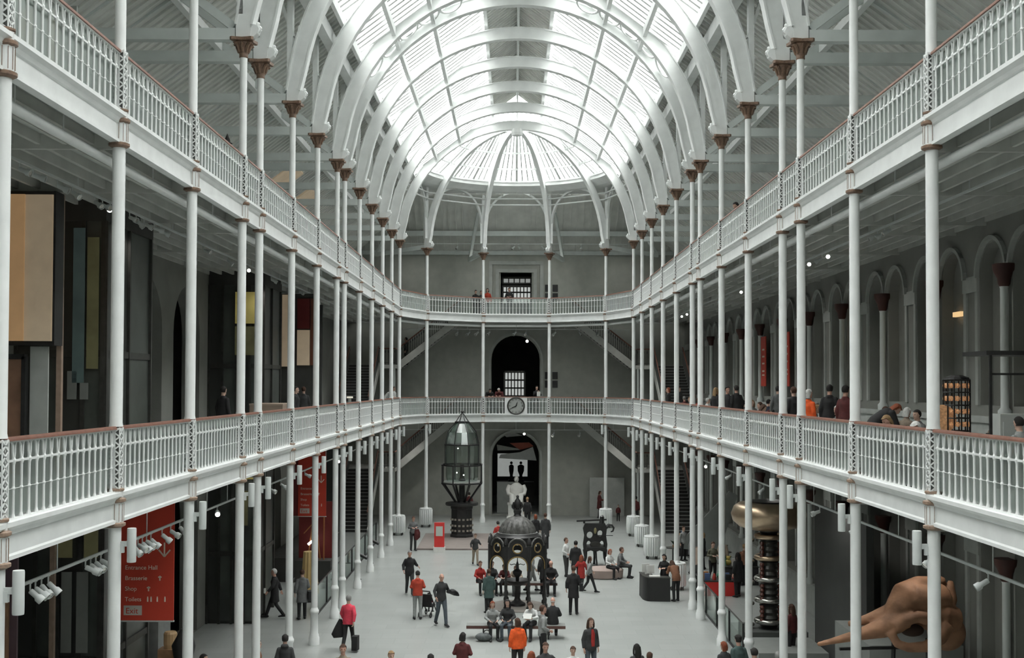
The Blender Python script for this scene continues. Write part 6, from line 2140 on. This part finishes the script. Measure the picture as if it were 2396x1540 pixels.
fp(1343, 1509, 5, 1.55, 'stand', 'white', 'denim', 'h_brown', 'short', 'person in a white top whose head and shoulders show at the lower edge')
w_open = MB().tube([(0, -0.105, 1.42), (0, -0.150, 1.28), (0, -0.140, 1.10), (0, -0.15, 0.95)], [(0.035, 0.02), (0.06, 0.02), (0.06, 0.02), (0.05, 0.01)], 10, up=(1, 0, 0))
fp(1384, 1443, 25, 1.72, 'stand', 'charcoal', 'denim', 'h_brown', 'long', 'person with curly brown hair, open dark jacket and bright red blouse', 'jacket', extra=[('blouse', w_open, CM('red'))])
fp(1492, 1503, 200, 1.64, 'stand', 'charcoal', 'black', 'h_black', 'long', 'person with long black hair at the lower edge, third from skull-side row')
fp(1521, 1522, 160, 1.6, 'stand', 'maroon', 'black', 'h_brown', 'short', 'person in maroon top beside the long black hair at the lower edge')
fp(1694, 1497, 215, 1.66, 'stand', 'charcoal', 'black', 'h_red', 'bob', 'person with bobbed red hair and dark jacket by the skull-side columns', 'jacket')
fp(1728, 1482, 200, 1.78, 'stand', 'teal', 'black', 'h_black', 'cap', 'person in a dark cap and teal jacket by the skull-side columns', 'jacket', skin=1)
fp(1765, 1512, 190, 1.72, 'stand', 'black', 'black', 'h_black', 'short', 'person in a wide black coat next to the cap wearer', 'coat', girth=1.15)
fp(1820, 1520, 180, 1.65, 'stand', 'grey', 'black', 'h_grey', 'short', 'person in grey at the lower edge beyond the fifth skull-side column')
# hooded side figure
fp(1272, 1414, 100, 1.78, 'side', 'lightgrey', 'black', 'h_brown', 'short', 'person in a pale grey hooded sweater standing sideways before the bench', 'hoodie', skin=1)
# pink jacket with bag and trolley
pb_ = MB().tube([(0.28, -0.1, 0.95), (0.32, -0.1, 0.66), (0.35, -0.08, 0.46), (0.34, -0.06, 0.38)], [(0.05, 0.03), (0.16, 0.09), (0.22, 0.11), (0.15, 0.08)], 12, up=(1, 0, 0))
bx_ = MB().box(-0.36, -0.18, 0.02, 0.28, 0.06, 0.50)
hd_ = MB().bar((-0.25, 0.16, 0.48), (-0.23, 0.20, 0.88), 0.015, 0.015)
fp(820, 1392, 172, 1.72, 'walk', 'pink', 'black', 'h_grey', 'short', 'person walking away in a bright pink jacket carrying black bags', 'jacket',
   extra=[('shoulder_bag', pb_, CM('black')), ('trolley_case', bx_, CM('black')), ('trolley_handle', hd_, M_steel)])
# family by the pushchair
fp(981, 1335, 185, 1.70, 'hold', 'redorange', 'lightgrey', 'h_black', 'short', 'person in a red-orange jacket pushing a pushchair, seen from behind', 'jacket')
x_, y_ = G(1006, 1440)
r = empty('pushchair', (x_, y_, 0), radians(160), 'black pushchair beside the red-orange jacket', 'pushchair')
m = MB()
for s_ in (-1, 1):
    m.bar((s_ * 0.2, -0.3, 0.1), (s_ * 0.2, 0.35, 0.95), 0.03, 0.03)
    m.bar((s_ * 0.2, 0.28, 0.1), (s_ * 0.2, -0.25, 0.6), 0.03, 0.03)
m.bar((-0.2, 0.35, 0.95), (0.2, 0.35, 0.95), 0.035, 0.035)
build('frame', m, M_black, r)
build('seat', MB().box(-0.19, 0.19, -0.2, 0.15, 0.35, 0.42).box(-0.19, 0.19, 0.10, 0.16, 0.38, 0.8), CM('black'), r)
for sx in (-1, 1):
    for yy in (-0.3, 0.28):
        build('wheel', MB().torus((sx * 0.22, yy, 0.1), 0.08, 0.022, 16, 6, axis='x'), M_black, r)
person(x_, y_ - 0.01, 0.12, 160, 0.95, 'sit', 'pink', 'grey', 'h_black', 'short', 'small child in a pink top sitting in the black pushchair', group='children')
cj = MB().tube([(0.20, -0.18, 1.14), (0.34, -0.05, 1.12), (0.52, 0.05, 1.02), (0.66, 0.1, 0.94)], [(0.10, 0.06), (0.16, 0.08), (0.13, 0.07), (0.03, 0.03)], 12)
fp(1036, 1341, 25, 1.80, 'stride', 'charcoal', 'denim', 'h_brown', 'bald', 'balding person in a dark sweater and jeans with coat over arm', skin=1, extra=[('carried_coat', cj, CM('black'))])
fp(962, 1288, 10, 1.74, 'stride', 'black', 'charcoal', 'h_grey', 'short', 'person in an open dark suit walking towards the camera', 'jacket', skin=1)
cr = MB().tube([(0.12, -0.22, 1.08), (0.16, -0.2, 0.9), (0.15, -0.18, 0.7), (0.1, -0.16, 0.55)], [(0.10, 0.06), (0.15, 0.08), (0.16, 0.08), (0.06, 0.05)], 12)
fp(970, 1208, 20, 1.72, 'hold', 'grey', 'charcoal', 'h_brown', 'short', 'person in grey jacket holding a dark red coat near the information post', skin=1, extra=[('carried_coat', cr, CM('maroon'))])
fp(1115, 1248, 10, 1.45, 'stride', 'charcoal', 'tan', 'h_brown', 'short', 'child in dark top and light trousers walking beside the fountain', group='children')
# banner-side aisle
fp(648, 1331, 275, 1.76, 'walk', 'black', 'black', 'h_white', 'short', 'white-haired person in a dark coat walking with a paper, banner side', 'coat', skin=1,
   extra=[('paper', MB().box(0.16, 0.3, -0.34, -0.28, 0.92, 1.08), M_marble)])
fp(712, 1333, 200, 1.75, 'side', 'grey', 'black', 'h_brown', 'short', 'person in grey coat with black bag under the farther red banner', 'coat', extra=[('bag', MB().box(-0.34, -0.18, -0.15, 0.2, 0.7, 0.98), CM('black'))])
fp(580, 1365, 130, 1.25, 'stand', 'pink', 'black', 'h_brown', 'long', 'child in a pink top half hidden by a banner-side column', group='children')
fp(1168, 1219, 200, 1.60, 'hold', 'red', 'black', 'h_black', 'short', 'person in red top seen past the fountain dome')
fp(1255, 1203, 190, 1.66, 'stand', 'black', 'black', 'h_red', 'bob', 'person with bright red hair in dark coat beyond the fountain dome', 'coat')
fp(1278, 1200, 180, 1.80, 'stand', 'charcoal', 'black', 'h_brown', 'short', 'tall person in a charcoal coat seen from behind beyond the fountain', 'coat')
fp(1236, 1163, 170, 1.75, 'stand', 'black', 'black', 'h_fair', 'short', 'person in black standing beside the marble statue')
fp(1100, 1152, 180, 1.62, 'stand', 'maroon', 'black', 'h_black', 'short', 'person in maroon standing behind the lighthouse lamp', 'coat')
fp(1326, 1257, 60, 1.68, 'side', 'white', 'charcoal', 'h_brown', 'short', 'person in a white top standing next to the black-clad visitor', skin=1)
fp(1349, 1264, 175, 1.72, 'stand', 'black', 'black', 'h_black', 'short', 'person all in black standing next to the white top', 'coat')
fp(1344, 1322, 175, 1.76, 'side', 'black', 'black', 'h_brown', 'short', 'person in dark coat with shoulder bag on the skull side of the fountain', 'coat', skin=1,
   extra=[('shoulder_bag', MB().box(-0.34, -0.2, -0.12, 0.16, 0.85, 1.12), CM('black'))])
fp(1362, 1297, 160, 1.40, 'stride', 'red', 'charcoal', 'h_red', 'long', 'child in a red coat walking behind the girl in grey', 'coat', group='children')
fp(1381, 1300, 100, 1.45, 'walk', 'lightgrey', 'black', 'h_brown', 'long', 'child in a light grey top striding past the ornate press', group='children')
fp(1404, 1148, 100, 1.70, 'hold', 'maroon', 'black', 'h_brown', 'bob', 'person in maroon before the pale display board at the end wall', 'coat')
fp(1489, 1160, 150, 1.70, 'stand', 'maroon', 'black', 'h_black', 'short', 'person in dark red near the far skull-side staircase')
fp(1448, 1180, 0, 1.0, 'stand', 'maroon', 'black', 'h_black', 'short', 'small child by the end wall between the radiators', group='children')
# visitors seated on the round stone seat
xs_, ys_ = G(1412, 1350)
person(xs_ + 0.28, ys_ - 0.1, 0.0, 40, 1.66, 'sit', 'white', 'black', 'h_red', 'bob', 'person in a white jacket sitting on the round stone seat', skin=1)
person(xs_ + 0.78, ys_ + 0.15, 0.0, 70, 1.72, 'sit', 'grey', 'charcoal', 'h_brown', 'short', 'person in grey sitting at the far end of the stone seat', skin=1)
# fountain group
YB = 47.35
def on_bench(px, Y, face, h, pose, *a, **k):
    return person((px - 1201.5) * Y / F_PX - 0.186, Y, 0.0, face, h, pose, *a, **k)
on_bench(1126, YB, 20, 1.72, 'sit', 'red', 'black', 'h_brown', 'short', 'person in a red jacket sitting behind the fountain, banner side', skin=1, girth=0.92)
on_bench(1154, YB - 0.12, 10, 1.74, 'sit', 'charcoal', 'black', 'h_brown', 'short', 'person in a dark coat sitting next to the red jacket', 'jacket', girth=0.9)
on_bench(1184, YB - 0.1, 350, 1.70, 'read', 'maroon', 'black', 'h_black', 'bob', 'person in maroon sitting behind the fountain column', girth=0.9)
on_bench(1210, YB - 0.05, 0, 1.62, 'read', 'tan', 'grey', 'h_brown', 'bob', 'person in a pale beige coat sitting behind the fountain basin', 'coat')
on_bench(1291, YB - 0.1, 0, 1.78, 'sit', 'black', 'black', 'h_grey', 'bald', 'bald person in black sitting on the bench behind the fountain', 'coat', skin=1)
fp(1147, 1330, 200, 1.60, 'stand', 'teal', 'black', 'h_brown', 'short', 'person in a dark green coat standing close to the fountain, banner side', 'coat')
fp(1277, 1288, 190, 1.70, 'stand', 'black', 'black', 'h_black', 'short', 'person in a broad black coat standing close behind the fountain', 'coat', girth=1.12)
fp(1246, 1285, 90, 1.68, 'stride', 'lightgrey', 'lightgrey', 'h_brown', 'short', 'person in pale grey walking seen through the fountain arch')
# front bench
YF = 39.0
on_bench(1155, YF, 10, 1.62, 'sit', 'lightgrey', 'black', 'h_red', 'bob', 'person in light grey sitting on the front bench, nearest the backpack')
on_bench(1191, YF, 350, 1.70, 'sit', 'charcoal', 'denim', 'h_black', 'long', 'person with long dark hair sitting on the front bench')
on_bench(1247, YF + 0.1, 340, 1.68, 'read', 'white', 'black', 'h_brown', 'bob', 'person in white reading a leaflet on the front bench',
         extra=[('leaflet', MB().slab([[(-0.14, -0.1), (0.14, -0.1), (0.14, 0.1), (-0.14, 0.1)]], lambda u, v: (u, -0.40 + v * 0.6, 0.80 + v * 0.8), lambda u, v: (u, -0.41 + v * 0.6, 0.81 + v * 0.8)), M_marble)])
on_bench(1296, YF + 0.15, 180, 1.74, 'sit', 'black', 'black', 'h_white', 'bald', 'white-haired person in black with back turned on the front bench', 'coat', skin=1)
# desk staff
xd, yd = G(1543, 1404)
person(xd + 0.35, yd + 1.1, 0.0, 330, 1.66, 'hold', 'black', 'black', 'h_black', 'bob', 'person in black standing behind the reception desk')
person(xd + 0.62, yd + 0.15, 0.0, 200, 1.66, 'lean', 'brown', 'black', 'h_brown', 'long', 'person in a brown jacket leaning over the reception desk', 'jacket')
# aisle visitors, skull side
gp = lambda px, Y, *a, **k: person((px - 1201.5) * Y / F_PX - 0.186, Y, 0.0, *a, **k)
gp(1727, 46.8, 210, 1.74, 'side', 'black', 'black', 'h_black', 'long', 'person in black with a bag beside the red counter', 'coat')
gp(1618, 52.5, 90, 1.70, 'hold', 'grey', 'black', 'h_brown', 'short', 'person in grey between the cafe tables')
gp(1646, 53.8, 250, 1.66, 'stand', 'charcoal', 'black', 'h_fair', 'bob', 'person in charcoal beyond the red counter')
gp(1668, 50.2, 20, 1.72, 'hold', 'olive', 'black', 'h_brown', 'short', 'person in olive green behind the red counter')
gp(1692, 51.8, 150, 1.70, 'stand', 'tan', 'charcoal', 'h_grey', 'short', 'person in a tan jacket behind the souvenirs')
gp(1600, 56.5, 30, 1.62, 'stand', 'lightgrey', 'black', 'h_brown', 'short', 'person in light grey near the foot of the skull-side stairs')
gp(1742, 49.5, 170, 1.72, 'stand', 'brown', 'charcoal', 'h_fair', 'short', 'person in brown standing under the aircraft wing')
gp(1852, 36.0, 220, 1.70, 'stand', 'maroon', 'black', 'h_brown', 'long', 'person in maroon beyond the bronze generator')

# ---- middle gallery
gl = gallery_person
gl(907, -7.3, Z_M, 100, 1.70, 'lean', 'white', 'black', 'h_black', 'short', 'person in a white shirt at the far banner-side rail, middle gallery')
gl(923, -7.2, Z_M, 60, 1.68, 'stand', 'white', 'charcoal', 'h_brown', 'short', 'person in a white shirt at the corner of the middle gallery, banner side')
gl(693, -7.6, Z_M, 90, 1.72, 'stand', 'black', 'black', 'h_black', 'short', 'person in black below the glowing light boxes, middle gallery', 'coat')
gl(712, -8.0, Z_M, 200, 1.70, 'stand', 'charcoal', 'black', 'h_brown', 'short', 'person in charcoal next to the second light box, middle gallery')
gl(524, -8.3, Z_M, 150, 1.72, 'stand', 'black', 'black', 'h_black', 'short', 'person in black before the glazed lobby with yellow glass')
gpk = lambda px, Y, z, *a, **k: person((px - 1201.5) * Y / F_PX - 0.186, Y, z, *a, **k)
gpk(951, 75.1, 9.56, 270, 1.74, 'stand', 'charcoal', 'black', 'h_black', 'short', 'person in dark clothes on the banner-side stair landing')
gpk(1146, 72.9, Z_M, 15, 1.72, 'lean', 'black', 'black', 'h_black', 'short', 'person in black leaning on the rail beside the clock, doorway side', 'coat')
gpk(1170, 73.0, Z_M, 350, 1.76, 'lean', 'maroon', 'charcoal', 'h_white', 'short', 'white-haired person in dark red leaning beside the clock', skin=1)
gpk(1257, 72.9, Z_M, 20, 1.76, 'camera', 'black', 'black', 'h_black', 'short', 'person in black holding up papers at the rail, skull side of clock',
    extra=[('papers', MB().box(-0.12, 0.10, -0.36, -0.33, 1.1, 1.38), M_marble)])
SG = [  # px, X, face, h, pose, top, hair, style, words
    (1565, 7.2, 250, 1.70, 'stand', 'black', 'h_red', 'bob', 'person with red hair in black at the far rail of the middle gallery, skull side', 'top'),
    (1603, 7.5, 200, 1.66, 'sit', 'maroon', 'h_grey', 'short', 'person in maroon seated at the farthest gallery table', 'top'),
    (1618, 7.3, 270, 1.66, 'sit', 'lightgrey', 'h_fair', 'bob', 'person in light grey seated near the farthest gallery table', 'top'),
    (1632, 7.4, 90, 1.60, 'sit', 'red', 'h_brown', 'bob', 'person in red seated between two gallery columns', 'top'),
    (1655, 7.3, 90, 1.66, 'sit', 'white', 'h_white', 'short', 'white-haired person in white seated at a gallery table', 'top'),
    (1676, 7.6, 120, 1.72, 'stand', 'black', 'h_fair', 'long', 'person with long fair hair standing at the gallery tables', 'coat'),
    (1703, 7.5, 20, 1.76, 'stand', 'charcoal', 'h_black', 'short', 'dark-haired person in charcoal standing, gallery tables', 'top'),
    (1724, 7.8, 200, 1.80, 'stand', 'black', 'h_black', 'short', 'tall person in black standing among gallery tables', 'coat'),
    (1742, 7.4, 250, 1.66, 'sit', 'charcoal', 'h_black', 'short', 'dark-haired person seated behind the ninth skull-side column', 'top'),
    (1773, 7.3, 100, 1.70, 'read', 'black', 'h_brown', 'bob', 'brown-haired person in black seated bending to a table', 'top'),
    (1782, 8.4, 260, 1.62, 'sit', 'redorange', 'h_brown', 'short', 'person in red-orange seated across the table from black', 'top'),
    (1808, 8.0, 200, 1.66, 'sit', 'maroon', 'h_brown', 'bob', 'person in maroon seated near the nearer red wall banner', 'top'),
    (1821, 8.8, 180, 1.78, 'stand', 'grey', 'h_black', 'short', 'person in grey standing under the nearer red wall banner', 'top'),
    (1858, 7.6, 200, 1.76, 'stand', 'black', 'h_brown', 'short', 'person in black standing behind the paired columns', 'coat'),
    (1893, 7.4, 120, 1.70, 'stand', 'orange', 'h_white', 'bob', 'white-haired person in orange jacket at the gallery tables', 'top'),
    (1906, 7.1, 90, 1.68, 'sit', 'grey', 'h_fair', 'bob', 'fair-haired person in grey seated beside the orange jackets', 'top'),
    (1926, 7.5, 250, 1.68, 'sit', 'orange', 'h_fair', 'bob', 'person in orange seated at a gallery table', 'top'),
    (1942, 8.3, 150, 1.82, 'stand', 'black', 'h_black', 'short', 'person in a black coat standing behind the seated orange top', 'coat'),
    (1963, 7.1, 300, 1.70, 'sit', 'lightgrey', 'h_white', 'bob', 'white-haired person in light grey seated by the rail', 'top'),
    (1979, 8.0, 130, 1.80, 'stand', 'maroon', 'h_black', 'short', 'person in maroon standing just before the fourth skull-side column', 'top'),
    (2052, 7.5, 100, 1.72, 'stoop', 'black', 'h_red', 'bob', 'person with red hair in black stooping over a table by the rail', 'coat'),
    (2095, 7.6, 280, 1.66, 'read', 'charcoal', 'h_fair', 'bob', 'fair-haired person in charcoal seated at the nearest rail table', 'top'),
    (2150, 7.9, 290, 1.66, 'sit', 'grey', 'h_black', 'short', 'dark-haired person in grey seated behind the white-haired one', 'top'),
    (2160, 7.0, 300, 1.62, 'read', 'lightgrey', 'h_white', 'short', 'white-haired person bowed beside the third skull-side column', 'top'),
    (2388, 8.6, 200, 1.66, 'sit', 'lightgrey', 'h_black', 'short', 'person in light grey seated at the edge near the exhibit frame', 'top'),
    (2335, 9.6, 150, 1.60, 'sit', 'tan', 'h_fair', 'bob', 'fair-haired person in beige seated inside the exhibit frame area', 'top'),
    (1590, 8.6, 30, 1.72, 'stand', 'charcoal', 'h_brown', 'short', 'person in charcoal in front of the far stair foot, middle gallery', 'top'),
    (1640, 9.2, 80, 1.74, 'stand', 'navy', 'h_grey', 'short', 'grey-haired person in navy beyond the farthest gallery tables', 'top'),
    (1688, 8.4, 300, 1.68, 'stand', 'tan', 'h_brown', 'bob', 'person in tan between the ninth and tenth skull-side columns', 'top'),
    (1713, 8.8, 60, 1.70, 'sit', 'white', 'h_brown', 'bob', 'brown-haired person in white seated under the farther wall banner', 'top'),
    (1760, 8.8, 10, 1.66, 'sit', 'lightgrey', 'h_fair', 'long', 'long-haired person in light grey seated mid gallery', 'top'),
    (1797, 9.3, 120, 1.70, 'sit', 'navy', 'h_black', 'short', 'person in navy seated under the wall banners', 'top'),
    (1835, 9.0, 270, 1.70, 'sit', 'charcoal', 'h_brown', 'short', 'person in charcoal seated next to the grey stander', 'top'),
    (1868, 9.2, 60, 1.68, 'sit', 'red', 'h_brown', 'bob', 'person in red seated against the arcaded wall', 'top'),
    (1912, 9.0, 330, 1.72, 'sit', 'white', 'h_grey', 'short', 'grey-haired person in white seated behind the orange jackets', 'top'),
    (2075, 8.9, 200, 1.70, 'sit', 'grey', 'h_brown', 'short', 'brown-haired person in grey seated beyond the stooping visitor', 'top'),
    (2120, 9.3, 120, 1.68, 'sit', 'tan', 'h_white', 'bob', 'white-haired person in beige seated by the wall dado', 'top'),
]
SG = [(a_[0], a_[1] + (1.0 if a_[4] == 'sit' and a_[1] < 8.2 else 0.0)) + a_[2:] for a_ in SG]
for px, X, face, h, pose, top, hair, style, words_, kd in SG:
    gl(px, X, Z_M, face, h, pose, top, 'black', hair, style, words_, kd, skin=random.choice((0, 1)))
M_chair = mat('dark_chair_shell', (0.05, 0.045, 0.04), 0.6)
def chair_mesh(parent):
    build('seat', MB().box(-0.2, 0.2, -0.2, 0.2, 0.40, 0.44), M_chair, parent)
    build('backrest', MB().box(-0.2, 0.2, 0.19, 0.22, 0.55, 0.85), M_chair, parent)
    for sx in (-1, 1):
        for sy in (-1, 1):
            build('leg', MB().box(sx * 0.18 - 0.012, sx * 0.18 + 0.012, sy * 0.18 - 0.012, sy * 0.18 + 0.012, 0, 0.85 if sy > 0 else 0.40), M_steel, parent)
proto = None
for px, X, face, h, pose, top, hair, style, words_, kd in SG:
    if pose not in SITTING:
        continue
    Y = abs((X + 0.186) * F_PX / (px - 1201.5))
    lb = 'dark chair under the ' + ' '.join(words_.replace('person ', 'visitor ', 1).split()[:9])
    if proto is None:
        proto = empty('cafe_chair', (X, Y + 0.0, Z_M), radians(face), lb, 'chair', 'dark chairs along the middle gallery')
        chair_mesh(proto)
        c = proto
    else:
        c = copy_tree(proto)
        c.location = (X, Y, Z_M)
        c.rotation_euler = (0, 0, radians(face))
        c['label'] = lb
# ---- top gallery
gl(527, -7.0, Z_U, 100, 1.50, 'stand', 'black', 'black', 'h_black', 'hat', 'person in a pointed dark hat behind the top gallery rail')
gl(1738, 6.95, Z_U, 280, 1.60, 'lean', 'black', 'black', 'h_black', 'bob', 'person with black hair leaning on the top gallery rail, skull side')
gpk(1113, 73.2, Z_U, 30, 1.62, 'hold', 'black', 'black', 'h_black', 'short', 'person in black at the top end rail, farthest from the doorway')
gpk(1126, 73.6, Z_U, 20, 1.60, 'stand', 'charcoal', 'black', 'h_black', 'short', 'person in charcoal at the top end rail beside the red top')
gpk(1141, 73.2, Z_U, 350, 1.72, 'stand', 'redorange', 'black', 'h_black', 'bob', 'person in a red top at the top end rail')
gpk(1192, 73.3, Z_U, 0, 1.78, 'hold', 'black', 'black', 'h_brown', 'short', 'person in black before the bright top doorway')
